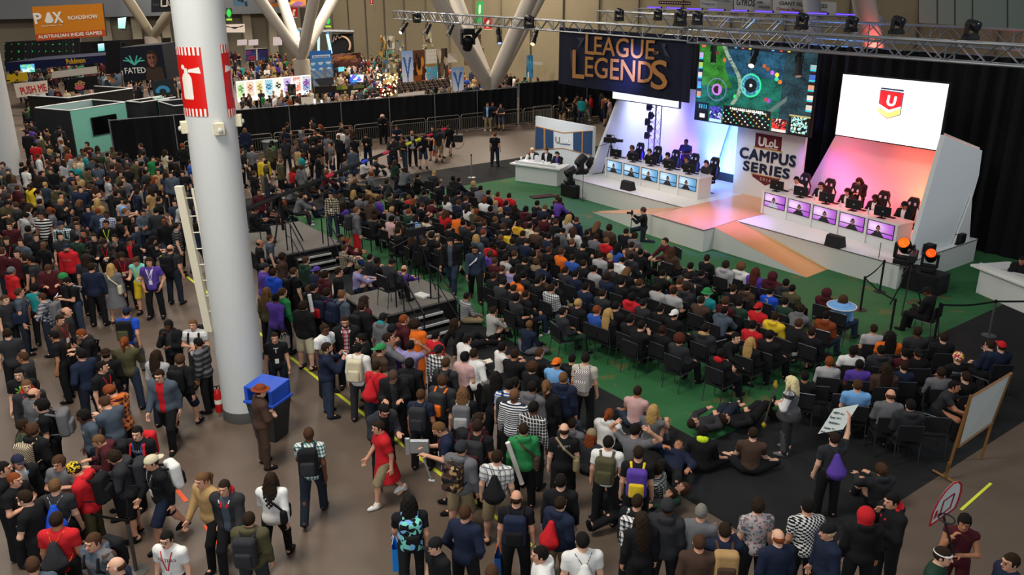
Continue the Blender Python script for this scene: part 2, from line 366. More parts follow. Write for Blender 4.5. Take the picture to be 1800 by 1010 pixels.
def skel(pose):
    if pose in _sk: return _sk[pose]
    p = POSES[pose]; J = {}
    lx, ly = p.get('lean', (0, .03)); sp = unit((lx, ly, 1)); pel = np.zeros(3)
    fw = unit(np.array((0, 1, 0)) - sp * sp[1]); rt = np.cross(fw, sp)
    if pose == 'ly': sp = np.array((0, -.985, .17)); rt = np.array((1., 0, 0)); fw = np.cross(sp, rt)
    J['B'] = np.stack([rt, fw, sp], 1); J['pel'] = pel; J['sp'] = sp; J['fw'] = fw; J['rt'] = rt
    J['neck'] = pel + sp * .50; yaw, pit = [math.radians(a) for a in p.get('head', (0, 4))]
    hs = unit(sp * .55 + np.array((0, 0, .45))) if pose != 'ly' else unit((0, -.93, .36))
    hf = unit(np.array((0, 1, 0)) - hs * hs[1]) if pose != 'ly' else np.array((0, .36, .93))
    hr = np.cross(hf, hs); hf, hr = hf * math.cos(yaw) + hr * math.sin(yaw), hr * math.cos(yaw) - hf * math.sin(yaw)
    hf, hs = hf * math.cos(pit) - hs * math.sin(pit), hs * math.cos(pit) + hf * math.sin(pit)
    J['H'] = np.stack([hr, hf, hs], 1); J['hc'] = J['neck'] + hs * .135 + hf * .022
    for s, n in ((1, 'R'), (-1, 'L')):
        sh = J['neck'] - sp * .082 + rt * s * .172; el = sh + unit(p[n][0]) * .285; wr = el + unit(p[n][1]) * .25
        hip = pel + rt * s * .092 - sp * .03; kn = hip + unit(p[n + 'L'][0]) * .43; an = kn + unit(p[n + 'L'][1]) * .41
        sd = unit(p[n + 'L'][1]); ft = np.array((.18 * s, 1, 0)) if abs(sd[2]) > .45 else unit(np.array((0, 0, 1.)) * (1 if sd[1] > 0 else -.2) + np.array((.1 * s, .3, 0)))
        if pose == 'f1': ft = np.array((-s * .6, .8, 0))
        if pose == 'wk' and n == 'L' or pose == 'wl' and n == 'R': ft = np.array((.1 * s, .8, -.6))
        if pose == 'kn' and n == 'L': ft = np.array((0, -.5, -.85))
        J.update({'sh' + n: sh, 'el' + n: el, 'wr' + n: wr, 'hip' + n: hip, 'kn' + n: kn, 'an' + n: an, 'ft' + n: unit(ft), 'hd' + n: unit(p[n][1])})
    low = min(min(J['anR'][2], J['anL'][2]) - .085, pel[2] - p['sit'] if p['sit'] < .3 else 9) if 'sit' in p else min(J['anR'][2], J['anL'][2]) - .085
    if p.get('sit', 9) < .3: low = pel[2] - p['sit']
    if pose == 'kn': low = J['knL'][2] - .06
    for k in list(J):
        if k[:2] in ('pe', 'ne', 'hc', 'sh', 'el', 'wr', 'hi', 'kn', 'an'): J[k] = J[k] - np.array((0, 0, low))
    J['top'] = J['hc'] + J['H'][:, 2] * .115; J['seat'] = J['pel'][2] - .09
    _sk[pose] = J; return J
def torso(J, e, hood=False):
    B = J['B']; pel, sp, rt, fw = J['pel'], J['sp'], J['rt'], J['fw']
    return [ell(pel, (.158 + e, .112 + e, .12 + e), B, .05), ell(pel + sp * .17 + fw * .005, (.142 + e, .105 + e, .15), B, .06), ell(pel + sp * .33, (.165 + e, .115 + e, .17), B, .06),
            cone(J['shL'], J['shR'], .060 + e, .060 + e, .06), cone(J['neck'] - sp * .05 - rt * .05, J['neck'] - sp * .05 + rt * .05, .060 + e * .6, .060 + e * .6, .05)]
def hand(J, n):
    s = 1 if n == 'R' else -1; h = J['hd' + n]; wr = J['wr' + n]
    inward = np.array((-s, .15, 0)) if abs(h[2]) > .6 else np.array((0, .1, -1.))
    nn = unit(inward - h * (inward @ h)); wv = np.cross(nn, h); 
    if wv @ np.array((0, .8, .6)) < 0: wv = -wv
    out = [rbox(wr + h * .055, (.050, .040, .016), .014, np.stack([h, wv, nn], 1), .012), cone(wr - h * .02, wr + h * .02, .027, .028, .02)]
    for q, (o, L) in enumerate(((.031, .072), (.011, .082), (-.010, .076), (-.030, .058))):
        b = wr + h * .095 + wv * o; c1 = .28 + .12 * q; d1 = h * math.cos(c1) + nn * math.sin(c1); c2 = c1 + .65; d2 = h * math.cos(c2) + nn * math.sin(c2)
        m = b + d1 * L * .52; out += [cone(b, m, .0092, .0088, .004), cone(m, m + d2 * L * .48, .0088, .0074, .004)]
    b = wr + h * .025 + wv * .034; d = unit(h * .62 + wv * .70 + nn * .28); m = b + d * .038; out += [cone(b, m, .0125, .0108, .008), cone(m, m + unit(d + h * .5 + nn * .2) * .032, .0105, .0085, .005)]
    return out
def body_prims(J, fine=True):
    pr = torso(J, 0.0); H = J['H']; hc = J['hc']; X = lambda x, y, z: hc + H @ np.array((x, y, z))
    for n in 'RL':
        pr += [cone(J['sh' + n], J['el' + n], .052, .041, .03), cone(J['el' + n], J['wr' + n], .042, .027, .02), cone(J['hip' + n], J['kn' + n], .088, .056, .04), cone(J['kn' + n], J['an' + n], .056, .037, .03),
               ell(J['kn' + n] * .68 + J['an' + n] * .32 - J['fw'] * .012, (.05, .052, .10), np.eye(3), .03), cone(J['an' + n] - J['ft' + n] * .03, J['an' + n] + J['ft' + n] * .13 - np.array((0, 0, .045)), .042, .032, .03)]
        pr += hand(J, n) if fine else [ell(J['wr' + n] + J['hd' + n] * .08, (.05, .05, .07), np.eye(3), .02)]
    pr += [cone(J['neck'] - J['sp'] * .04, X(0, -.015, -.06), .058, .054, .03), ell(X(0, -.012, .02), (.074, .094, .098), H, .03), ell(X(0, .022, -.040), (.056, .068, .078), H, .04), ell(X(0, .062, -.088), (.030, .026, .022), H, .03)]
    if fine:
        pr += [cone(X(0, .088, .016), X(0, .108, -.022), .008, .0145, .012), ell(X(0, .078, -.055), (.026, .022, .012), H, .01), ell(X(0, .080, .040), (.052, .018, .010), H, .012)]
        pr += [ell(X(s * .076, -.005, -.004), (.010, .020, .032), H, .008) for s in (1, -1)]
    return pr
_mesh = {}
def body_mesh(pose):
    k = ('body', pose)
    if k in _mesh: return _mesh[k]
    J = skel(pose); V, Q = grow(body_prims(J), .0095); me = thin(np_mesh('body', V, Q, 4), .22, np.linalg.norm(V - J['hc'], axis=1) < .15)
    n = len(me.polygons); c = np.empty(n * 3, np.float32); me.polygons.foreach_get('center', c); c = c.reshape(-1, 3); l = (c - J['hc']) @ J['H']; f = l[:, 1] > .04; ms = np.zeros(n, np.int32)
    ax = np.abs(l[:, 0])
    ms[f & (((ax - .031) / .011) ** 2 + ((l[:, 2] - .012) / .0062) ** 2 < 1)] = 1
    ms[f & (((ax - .032) / .023) ** 2 + ((l[:, 2] - .035) / .006) ** 2 < 1)] = 2
    ms[f & ((l[:, 0] / .026) ** 2 + ((l[:, 2] + .055) / .008) ** 2 < 1)] = 3
    me.polygons.foreach_set('material_index', ms); _mesh[k] = me
    for i, m in enumerate((dyed('skin', .6), mat('1a1210', .4), mat('6b4c3a'), mat('8a4a42', .6))): me.materials[i] = m
    return me
def arm_prims(J, e, frac, e2=None):
    out = []; e2 = e if e2 is None else e2
    for n in 'RL':
        s, el, w = J['sh' + n], J['el' + n], J['wr' + n]
        if frac <= 1: out.append(cone(s, s + (el - s) * frac, .053 + e, .047 + e * 1.2, .03, True))
        else: out += [cone(s, el, .053 + e, .046 + e, .03), cone(el, w - (w - el) * .04, .046 + e, .032 + e2, .02, True)]
    return out
def garment_prims(kind, pose):
    """(prims, cuts) of a garment for a pose"""
    J = skel(pose); B = J['B']; pel, sp, rt, fw = J['pel'], J['sp'], J['rt'], J['fw']; seated = 'sit' in POSES[pose]
    hem = pel - sp * (.06 if seated else .13); top = J['neck'] + sp * .035; cuts = []
    if kind in ('tee', 'tank', 'long', 'hood', 'jacket', 'vest', 'tunic'):
        e = dict(tee=.016, tank=.012, long=.02, hood=.034, jacket=.036, vest=.03, tunic=.026)[kind]
        pr = torso(J, e)
        if kind in ('hood', 'jacket', 'tee', 'long') and not seated: pr.append(ell(pel - sp * .05, (.160 + e, .116 + e, .13), B, .05))
        if kind == 'tee': pr += arm_prims(J, .016, .62)
        if kind in ('long',): pr += arm_prims(J, .018, 2, .012)
        if kind in ('hood', 'jacket'): pr += arm_prims(J, .028, 2, .016)
        if kind == 'tunic':
            pr += arm_prims(J, .03, .7)
            if not seated: pr.append(cone(pel + sp * .05, pel - sp * .42, .15, .235, .05, True)); hem = pel - sp * .42
        if kind == 'hood': pr += [ell(J['neck'] - fw * .085 + sp * .01, (.115, .06, .085), B, .03), cone(J['neck'] - rt * .07 + fw * .03, J['neck'] - rt * .03 + fw * .075 - sp * .05, .03, .022, .03), cone(J['neck'] + rt * .07 + fw * .03, J['neck'] + rt * .03 + fw * .075 - sp * .05, .03, .022, .03)]
        if kind == 'jacket': pr += [cone(J['neck'] - rt * .07, J['neck'] + rt * .07, .052, .052, .03), ell(J['neck'] - fw * .05, (.09, .045, .04), B, .03)]
        cuts = [(hem, -sp)]
        if pose not in ('up', 'hh'): cuts.append((J['neck'] + sp * .05, sp))
        post = None
        if kind in ('jacket', 'vest'):
            def post(A, P):
                q = P - pel; x = q @ rt; y = q @ fw; z = q @ sp
                return np.maximum(A, np.minimum(np.minimum(.052 + .035 * np.clip(z, 0, .5) - np.abs(x), y - .02), z - .56 + 1))
        return pr, cuts, post
    if kind in ('trousers', 'shorts', 'leggings'):
        e = .013 if kind == 'leggings' else .02
        pr = [ell(pel - sp * .01, (.160 + e * .6, .116 + e * .6, .13), B, .05)]; cuts = [(pel + sp * .09, sp)]
        for n in 'RL':
            h_, k_, a_ = J['hip' + n], J['kn' + n], J['an' + n]
            if kind == 'shorts': pr.append(cone(h_, h_ + (k_ - h_) * 1.06, .098, .092, .035, True))
            else: pr += [cone(h_, k_, .088 + e, .057 + e, .035), cone(k_, k_ + (a_ - k_) * 1.10, .057 + e, .040 + e * 1.4, .025, True)]
        return pr, cuts, None
    if kind == 'skirt':
        return [cone(pel + sp * .10, pel - sp * .46, .145, .27, .03, True)], [(pel + sp * .10, sp)], None
    if kind == 'lining':
        n = J['neck']; return [ell(n - fw * .075 + sp * .035, (.105, .055, .075), B, .03), cone(n - rt * .085 + sp * .02, n - rt * .045 + fw * .135 - sp * .14, .034, .02, .02), cone(n + rt * .085 + sp * .02, n + rt * .045 + fw * .135 - sp * .14, .034, .02, .02)], [], None
    if kind == 'cape':
        return [cone(J['neck'] - sp * .02, pel - sp * .30, .20, .30, .03, True)], [(J['neck'] + sp * .02, sp)], None
    if kind in ('shoeR', 'shoeL'):
        n = kind[-1]; a = J['an' + n]; f = J['ft' + n]; up = np.array((0, 0, 1.)) if abs(f[2]) < .5 else unit(-np.array((0, 1., 0)) + f * f[1]); r = unit(np.cross(f, up)); up = np.cross(r, f); M = np.stack([r, f, up], 1)
        return [ell(a + f * .060 - up * .045, (.047, .140, .046), M, .03), cone(a + up * .03, a - up * .03 + f * .02, .047, .05, .03)], [(a - up * .083, -up), (a + up * .06, up)], None
def garment(kind, pose):
    k = (kind, pose)
    if k not in _mesh:
        pr, cuts, post = garment_prims(kind, pose); V, Q = grow(pr, .013, cuts, post); _mesh[k] = thin(np_mesh(kind, V, Q), .25)
    return _mesh[k]
# ---- things for the head, in the head's own frame
def face_off(A, P, y=.030, z=.058): return np.maximum(A, -np.maximum(y - P[..., 1], P[..., 2] - z) * 1.0)
def rough(P, f, a): return a * (np.sin(P[..., 0] * f) * np.sin(P[..., 1] * f * 1.1 + 1) * np.sin(P[..., 2] * f * .9 + 2))
SK = (0, -.012, .02)
def hair_def(st):
    if st == 's': return [ell(SK, (.084, .104, .108))], [((0, 0, -.062), (0, 0, -1))], lambda A, P: face_off(A + rough(P, 90, .004), P)
    if st == 'm': return [ell((0, -.014, .016), (.094, .114, .118))], [((0, 0, -.082), (0, 0, -1))], lambda A, P: face_off(A + rough(P, 70, .008), P, .034, .050)
    if st == 'a': return [ell((0, -.02, .035), (.118, .128, .128))], [((0, 0, -.10), (0, 0, -1))], lambda A, P: face_off(A + rough(P, 95, .016), P, .045, .060)
    if st == 'l': return [ell((0, -.014, .016), (.094, .114, .116)), ell((0, -.085, -.13), (.105, .055, .20), None, .05), cone((.082, .0, -.02), (.10, .0, -.20), .030, .022, .03), cone((-.082, .0, -.02), (-.10, .0, -.20), .030, .022, .03)], [], lambda A, P: face_off(A + rough(P, 80, .006), P, .026, .052)
    if st == 'x': return [ell((0, -.014, .016), (.094, .114, .116)), ell((0, -.10, -.20), (.115, .055, .30), None, .05), cone((.085, .0, -.02), (.12, .03, -.30), .034, .020, .03), cone((-.085, .0, -.02), (-.12, .03, -.30), .034, .020, .03)], [], lambda A, P: face_off(A + rough(P, 80, .008), P, .026, .052)
    if st == 'p': return [ell(SK, (.084, .104, .108)), cone((0, -.115, .045), (0, -.155, -.02), .028, .034, .02), cone((0, -.155, -.02), (0, -.125, -.19), .034, .012, .02)], [], lambda A, P: face_off(A, P, .03, .056)
    if st == 'b': return [ell((0, -.020, -.002), (.079, .100, .070))], [((0, 0, -.055), (0, 0, -1)), ((0, 0, .045), (0, 0, 1))], lambda A, P: face_off(A, P, -.01, .2)
    if st == 'cap': return [ell((0, -.010, .038), (.088, .108, .092)), ell((0, .125, .038), (.072, .080, .010), np.array(((1, 0, 0), (0, .96, .26), (0, -.26, .96))).T, .012)], [((0, 0, .026), (0, .12, -1))], None
    if st == 'backcap': return [ell((0, -.010, .038), (.088, .108, .092)), ell((0, -.135, .030), (.068, .070, .010), None, .012)], [((0, 0, .022), (0, 0, -1))], None
    if st == 'beanie': return [ell((0, -.016, .045), (.092, .110, .105)), ell((0, -.016, .030), (.098, .116, .030), None, .01)], [((0, 0, .004), (0, .25, -1))], lambda A, P: A + rough(P, 120, .003)
    if st == 'hat': return [ell((0, -.01, .075), (.096, .108, .075)), ell((0, -.005, .045), (.165, .180, .014), None, .015)], [((0, 0, .03), (0, 0, -1))], None
    if st == 'bucket': return [ell((0, -.01, .06), (.092, .108, .085)), cone((0, -.01, .05), (0, -.01, .005), .10, .15, .02, True)], [], None
    if st == 'hoodup': return [ell((0, -.028, .012), (.118, .128, .138)), ell((0, -.05, -.11), (.10, .08, .08), None, .05)], [], lambda A, P: face_off(A, P, .055, .085)
    if st == 'beard': return [ell((0, .032, -.075), (.060, .062, .052))], [((0, 0, -.045), (0, -.45, 1))], lambda A, P: np.maximum(A, .0 - P[..., 1])
    if st == 'phones': return [cone((.092, -.01, .01), (.092, -.01, .03), .034, .034), cone((-.092, -.01, .01), (-.092, -.01, .03), .034, .034)] + [cone((.094 * math.cos(a), -.01, .03 + .10 * math.sin(a)), (.094 * math.cos(a + .4), -.01, .03 + .10 * math.sin(a + .4)), .014, .014) for a in np.arange(0, 3.0, .4)], [], None
    if st == 'headband': return [ell((0, -.01, .045), (.090, .110, .02))], [], None
    if st == 'helm': return [ell((0, -.012, .035), (.108, .128, .115))], [((0, 0, -.005), (0, .2, -1))], None
def head_mesh(st):
    k = ('head', st)
    if k not in _mesh:
        pr, cuts, post = hair_def(st); V, Q = grow(pr, .009, cuts, post); _mesh[k] = thin(np_mesh(st, V, Q), .35)
    return _mesh[k]
def glasses_mesh():
    if 'glasses' not in _mesh:
        b = MB()
        for s in (1, -1):
            ring = [(s * .031 + .021 * math.cos(a), .099, .012 + .016 * math.sin(a)) for a in np.linspace(0, 2 * math.pi, 11)]; b.path(ring, .003, 4); b.bar((s * .052, .098, .014), (s * .080, .0, .012), .003, 4)
        b.bar((-.011, .102, .014), (.011, .102, .014), .003, 4); o = b.build('glasses', mat('101012', .4)); _mesh['glasses'] = o.data; bpy.data.objects.remove(o)
    return _mesh['glasses']
_pack = {}
def pack_meshes(kind):
    if kind in _pack: return _pack[kind]
    y = -.235
    if kind == 'pack':
        D = dict(bag=([rbox((0, y, .10), (.155, .085, .235), .06)], ()), front_pocket=([rbox((0, y - .085, .02), (.115, .045, .12), .035)], ()),
                 strap=([cone((s * .085, -.165, .27), (s * .10, -.04, .335), .021, .021, .02) for s in (1, -1)] + [cone((s * .10, -.04, .335), (s * .105, .10, .27), .021, .021, .02) for s in (1, -1)] + [cone((s * .105, .10, .27), (s * .115, .155, .12), .021, .02, .02) for s in (1, -1)] + [cone((s * .115, .155, .12), (s * .165, .0, -.02), .02, .014, .02) for s in (1, -1)] + [cone((s * .165, .0, -.02), (s * .13, -.17, -.06), .014, .012, .02) for s in (1, -1)], ()))
    elif kind == 'sack':
        D = dict(bag=([cone((0, y + .06, .22), (0, y + .02, -.06), .05, .15, .03), ell((0, y + .02, -.06), (.165, .075, .12), None, .04)], ()),
                 cord=([cone((s * .02, -.17, .24), (s * .10, -.05, .335), .008, .008, .01) for s in (1, -1)] + [cone((s * .10, -.05, .335), (s * .12, .12, .22), .008, .008, .01) for s in (1, -1)] + [cone((s * .12, .12, .22), (s * .175, .02, .02), .008, .008, .01) for s in (1, -1)] + [cone((s * .175, .02, .02), (s * .13, -.2, -.12), .008, .008, .01) for s in (1, -1)], ()))
    else:
        D = dict(bag=([rbox((.20, -.02, -.12), (.055, .16, .13), .045)], ()), strap=([cone((-.12, -.03, .335), (.0, -.190, .22), .02, .02, .02), cone((.0, -.190, .22), (.20, -.12, -.02), .02, .02, .02), cone((-.12, -.03, .335), (.0, .178, .20), .02, .02, .02), cone((.0, .178, .20), (.20, .10, -.02), .02, .02, .02)], ()))
    _pack[kind] = {n: thin(np_mesh(n, *grow(p, .012, c)), .25) for n, (p, c) in D.items()}; return _pack[kind]
def dyed(name, rough_=.9):
    """cloth or skin whose colour is the object's own colour, so that shared meshes stay shared"""
    if name in _m: return _m[name]
    m = mat('white', rough_, key=name, bump=.5 if 'cloth' in name else .1, bscale=9, spec=.2); nt = m.node_tree; b = nt.nodes['Principled BSDF']
    oi = nt.nodes.new('ShaderNodeObjectInfo'); n = nt.nodes['Noise Texture']; mx = nt.nodes.new('ShaderNodeVectorMath'); mx.operation = 'SCALE'
    nt.links.new(oi.outputs['Color'], mx.inputs[0]); nt.links.new(math_node(nt, 'MULTIPLY_ADD', n.outputs['Fac'], .36, .82), mx.inputs['Scale'])
    nt.links.new(mx.outputs[0], b.inputs['Base Color']); return m
def child(name, me, parent, c, M=None):
    """c: a colour or pattern name, or a ready material"""
    if not isinstance(c, str): 
        k = ('own', me.name, c.name)
    elif '-' in c: k = ('own', me.name, c); 
    else: k = None
    if k is None:
        if me.materials[0] is None: me.materials[0] = dyed('dyed cloth')
    else:
        if k not in _mesh: _mesh[k] = me.copy(); _mesh[k].materials[0] = cloth(c) if isinstance(c, str) else c
        me = _mesh[k]
    o = bpy.data.objects.new(name, me); link(o, parent, M)
    if k is None: o.color = (*lin(PAL.get(c, c)), 1)
    return o
def M4(R, t):
    m = Matrix.Identity(4)
    for i in range(3):
        for j in range(3): m[i][j] = R[i][j]
        m[i][3] = t[i]
    return m
SKIN = ['skinlight', 'skinmid', 'skinpale', 'skinlight', 'skinpale', 'skinlight', 'skindark', 'skinlight']
GNAME = dict(tee='shirt', tank='tank_top', long='shirt', hood='hooded_sweatshirt', jacket='jacket', vest='vest', tunic='tunic')
people = []
def person_matrix(px, py, pose, deg, z0=0.0, scale=1.0, wide=1.0):
    """stand the figure so that its crown is seen at pixel px, py"""
    J = skel(pose); tp = J['top'] * np.array((scale * wide, scale * wide, scale)); a = math.radians(deg - 90)
    off = Vector((tp[0] * math.cos(a) - tp[1] * math.sin(a), tp[0] * math.sin(a) + tp[1] * math.cos(a), 0)); g = G(px, py, z0 + tp[2])
    return Matrix.Translation((g.x - off.x, g.y - off.y, z0)) @ Matrix.Rotation(a, 4, 'Z') @ Matrix.Diagonal((scale * wide, scale * wide, scale, 1))
def person(px, py, pose, deg, hair, top, bottom, extras, label, z0=0.0, group=None, scale=None, wide=None, M=None):
    r = random.Random(px * 7919 + py); J = skel(pose)
    scale = scale or r.uniform(.95, 1.035); wide = wide or r.uniform(1.0, 1.12)
    if M is None: M = person_matrix(px, py, pose, deg, z0, scale, wide)
    sk = next((x[3:] for x in extras if x.startswith('sk:')), None) or r.choice(SKIN); 
    hst, hcol = (hair + ':hbrown').split(':')[:2]; hm = hcol
    o = bpy.data.objects.new('person', body_mesh(pose)); link(o, None, M); o.color = (*lin(PAL[sk]), 1)
    under = next((x[3:] for x in extras if x.startswith('sh:')), 'black')
    tag(o, 'person ' + label, 'person', group)
    tk, tc = top.split(':'); sub = None
    tc, _, inner = tc.partition('/')
    if tk in ('jacket', 'vest'): child('shirt', garment('long' if tk == 'vest' else 'tee', pose), o, inner or 'charcoal')
    shirt = child(GNAME[tk], garment(tk, pose), o, tc)
    bk, bc = bottom.split(':'); child(bk, garment(bk, pose), o, bc)
    for n in 'RL': child('shoe', garment('shoe' + n, pose), o, under)
    HM = M4(J['H'], J['hc'])
    if hst in 'smalxpb': child('hair', head_mesh(hst), o, hm, HM)
    elif hst != 'none':
        child({'cap': 'cap', 'backcap': 'cap', 'beanie': 'knit_cap', 'hat': 'brimmed_hat', 'bucket': 'brimmed_hat', 'hoodup': 'hood', 'helm': 'helmet'}[hst], head_mesh(hst), o, hm, HM)
        if hst != 'hoodup': child('hair', head_mesh('l' if 'lh' in extras else 's'), o, next((x[3:] for x in extras if x.startswith('hc:')), 'hdkbrown'), HM @ Matrix.Diagonal((.985, .985, .93, 1)))
    for x in extras:
        if x == 'gl': child('glasses', glasses_mesh(), o, mat('101012', .4), HM)
        if x == 'bd': child('beard', head_mesh('beard'), o, hm if hst in 'smalxpb' else 'hdkbrown', HM)
        if x[:3] == 'hl:': child('hood_lining', garment('lining', pose), o, x[3:])
        if x == 'hp': child('headphones', head_mesh('phones'), o, mat('111114', .5), HM)
        if x == 'hb': child('headband', head_mesh('headband'), o, 'white', HM)
        if x.startswith('ln:'): lanyard(o, J, x[3:], shirt)
        if x.startswith('tx:'): print_text(o, shirt, J, *x[3:].split('='))
        if x[:3] in ('bp:', 'ds:', 'sb:'):
            kind, nm = {'bp:': ('pack', 'backpack'), 'ds:': ('sack', 'drawstring_bag'), 'sb:': ('bag', 'shoulder_bag')}[x[:3]]
            c = x[3:].split('/'); e = empty(nm, M @ M4(J['B'], J['pel'] + J['sp'] * .165), None, nm.replace('_', ' '))
            for n, me in pack_meshes(kind).items(): child(n, me, e, c[0] if n == 'bag' else c[-1])
            e['label'] = cut_words(bag_words(c, kind) + ' worn by the person ' + label)
    people.append((o, J, M)); return o
def colour_word(c):
    p = c.split('-')
    if len(p) > 1: return {'plaid': 'plaid', 'stripe': 'striped', 'check': 'checked', 'mottle': 'patterned'}[p[0]] + ' ' + colour_word(p[1])
    return {'lightgray': 'light gray', 'charcoal': 'dark gray', 'royal': 'bright blue', 'lightblue': 'light blue', 'navy': 'navy', 'dkgreen': 'dark green', 'neon': 'neon yellow', 'denim': 'denim blue', 'slate': 'blue gray'}.get(c, c)
def bag_words(c, kind): return colour_word(c[0]) + ' ' + {'pack': 'backpack', 'sack': 'drawstring bag', 'bag': 'shoulder bag'}[kind]
def cut_words(s, n=16):
    w_ = s.split(); w_ = w_[:n]
    while w_[-1].lower() in ('a', 'the', 'and', 'with', 'in', 'of', 'on', 'to', 'by', 'from', 'his', 'her', 'at', 'near', 'beside', 'behind', 'below', 'facing', 'under', 'seated', 'standing', 'wearing', 'holding', 'black', 'gray', 'dark', 'white', 'blue', 'red', 'brown', 'navy', 'light', 'long', 'short'): w_.pop()
    return ' '.join(w_)
def surf(bv, J, x, z, off=.004, back=False):
    d = J['fw'] * (1 if back else -1); o = J['pel'] + J['rt'] * x + J['sp'] * z - d * .6
    h = bv.ray_cast(Vector(o), Vector(d))
    return (h[0] - Vector(d) * off) if h[0] is not None else Vector(o + d * .47)
def bvh(o):
    k = ('bvh', o.data.name)
    if k not in _mesh:
        me = o.data; _mesh[k] = BVHTree.FromPolygons([v.co for v in me.vertices], [tuple(p.vertices) for p in me.polygons])
    return _mesh[k]
def lanyard(o, J, c, shirt):
    k = ('lany', shirt.data.name)
    if k not in _mesh:
        bv = bvh(shirt); b = MB()
        for s in (1, -1):
            p = [surf(bv, J, s * (.075 * (1 - t) + .008), .47 - .30 * t, .006) for t in np.linspace(0, 1, 7)]
            for a, c2 in zip(p, p[1:]):
                w_ = Vector(J['rt']) * .009; b.add([a - w_, a + w_, c2 + w_, c2 - w_], [(0, 1, 2, 3)])
        me = b.build('lanyard', None); _mesh[k] = me.data; bpy.data.objects.remove(me); _mesh[k].materials.append(None)
        q = [surf(bv, J, x, z, .012) for x, z in ((-.04, .05), (.04, .05), (.04, .165), (-.04, .165))]; b2 = MB(); b2.prism(q, Vector(J['fw']) * .006); m2 = b2.build('badge', None)
        _mesh[('badge', shirt.data.name)] = m2.data; bpy.data.objects.remove(m2); m2 = _mesh[('badge', shirt.data.name)]; m2.materials.append(None)
    l = child('lanyard', _mesh[k], o, c); child('badge', _mesh[('badge', shirt.data.name)], l, 'white')
def print_text(o, shirt, J, body, color, where='front', W='.22', z='.30'):
    """lettering laid onto the cloth"""
    me = text_mesh(body.replace('_', ' '), W=float(W), ext=.0005, bold=.01); bv = bvh(shirt); back = where == 'back'
    bm = bmesh.new(); bm.from_mesh(me); bmesh.ops.subdivide_edges(bm, edges=[e for e in bm.edges if e.calc_length() > .03], cuts=2); bm.to_mesh(me); bm.free()
    for v in me.vertices:
        x = v.co.x if back else -v.co.x; v.co = surf(bv, J, x, float(z) + v.co.z, .004, back)
    me.name = 'lettering'; me.materials.append(mat(color)); link(bpy.data.objects.new('lettering', me), o)

# ---- chairs for the audience
_chair = {}
def chair_parts():
    if _chair: return _chair
    bk = mat('17171a', .6, bump=.1); ch = mat('6f7278', .3, .9)
    P = []
    s = MB().box(-.22, -.20, .43, .22, .22, .465); P.append(('seat', s, bk, .012))
    b = MB().box(-.215, -.245, .55, .215, -.215, .86); P.append(('backrest', b, bk, .012))
    for x in (-.225, .225):
        P.append(('leg', MB().path([(x, .20, .44), (x, .215, 0)], .011), ch, 0)); P.append(('leg', MB().path([(x, -.19, .44), (x, -.25, 0)], .011), ch, 0))
    P.append(('back_frame', MB().path([(-.225, .2, .42), (-.225, -.18, .43), (-.225, -.235, .87), (.225, -.235, .87), (.225, -.18, .43), (.225, .2, .42), (-.225, .2, .42)], .011), ch, 0))
    for n, m_, mm, bv in P: o = m_.build(n, mm, None, None, False, 0); _chair.setdefault('p', []).append((n, o.data)); bpy.data.objects.remove(o)
    return _chair
def folding_chair(M, label, group):
    e = empty('folding_chair', M, label, 'chair', group)
    for n, me in chair_parts()['p']: link(bpy.data.objects.new(n, me), e)
    return e

# ---- the mass of people beyond the 300 nearest: one mesh
class Crowd:
    def __init__(s): s.V = []; s.Q = []; s.C = []; s.n = 0
    cache = {}
    def pieces(s, pose, top, bottom, hst, h):
        k = (pose, top, bottom, hst, h)
        if k in s.cache: return s.cache[k]
        J = skel(pose); out = []; bp_ = body_prims(J, False); keep = bp_[-4:]
        for i, n in enumerate('RL'):
            b = bp_[5 + 7 * i:12 + 7 * i]; keep = keep + [b[6]] + ([b[1]] if top in ('tee', 'tank') else []) + ([b[3]] if bottom == 'shorts' else [])
        for role, (pr, cuts, post) in (('skin', (keep, (), None)), ('top', garment_prims(top, pose)), ('bottom', garment_prims(bottom, pose)), ('shoe', garment_prims('shoeR', pose)), ('shoe', garment_prims('shoeL', pose))):
            hh = h * (.62 if role == 'skin' else .8 if role == 'shoe' else 1); out.append((role, *grow([tuple(p) for p in pr], hh, cuts, post)))
        pr, cuts, post = hair_def(hst); V, Q = grow(pr, h * .7, cuts, post); out.append(('hair', (V @ J['H'].T + J['hc']).astype(np.float32), Q))
        out = [(r, *thin_np(v, q, .30)) for r, v, q in out]; s.cache[k] = out; return out
    def add(s, px, py, pose, deg, cols, top='long', bottom='trousers', hst='s', h=.022, z0=0.0, M=None, scale=None):
        sc = scale or random.uniform(.95, 1.04)
        if M is None: M = person_matrix(px, py, pose, deg, z0, sc, random.uniform(.98, 1.08))
        A = np.array(M)
        for role, V, Q in s.pieces(pose, top, bottom, hst, h):
            s.V.append(V @ A[:3, :3].T + A[:3, 3]); s.Q.append(Q + s.n); s.n += len(V)
            s.C.append(np.tile((*lin(PAL.get(cols[role], cols[role])), 1), (len(V), 1)))
    def build(s, name, label, cat):
        V = np.concatenate(s.V); Q = np.concatenate(s.Q); me = np_mesh(name, V, Q); ca = me.color_attributes.new('Col', 'FLOAT_COLOR', 'POINT')
        ca.data.foreach_set('color', np.concatenate(s.C).astype(np.float32).ravel()); me.materials[0] = col_mat('crowd cloth', 0, .9)
        o = link(bpy.data.objects.new(name, me)); return tag(o, label, cat, None, 'stuff')
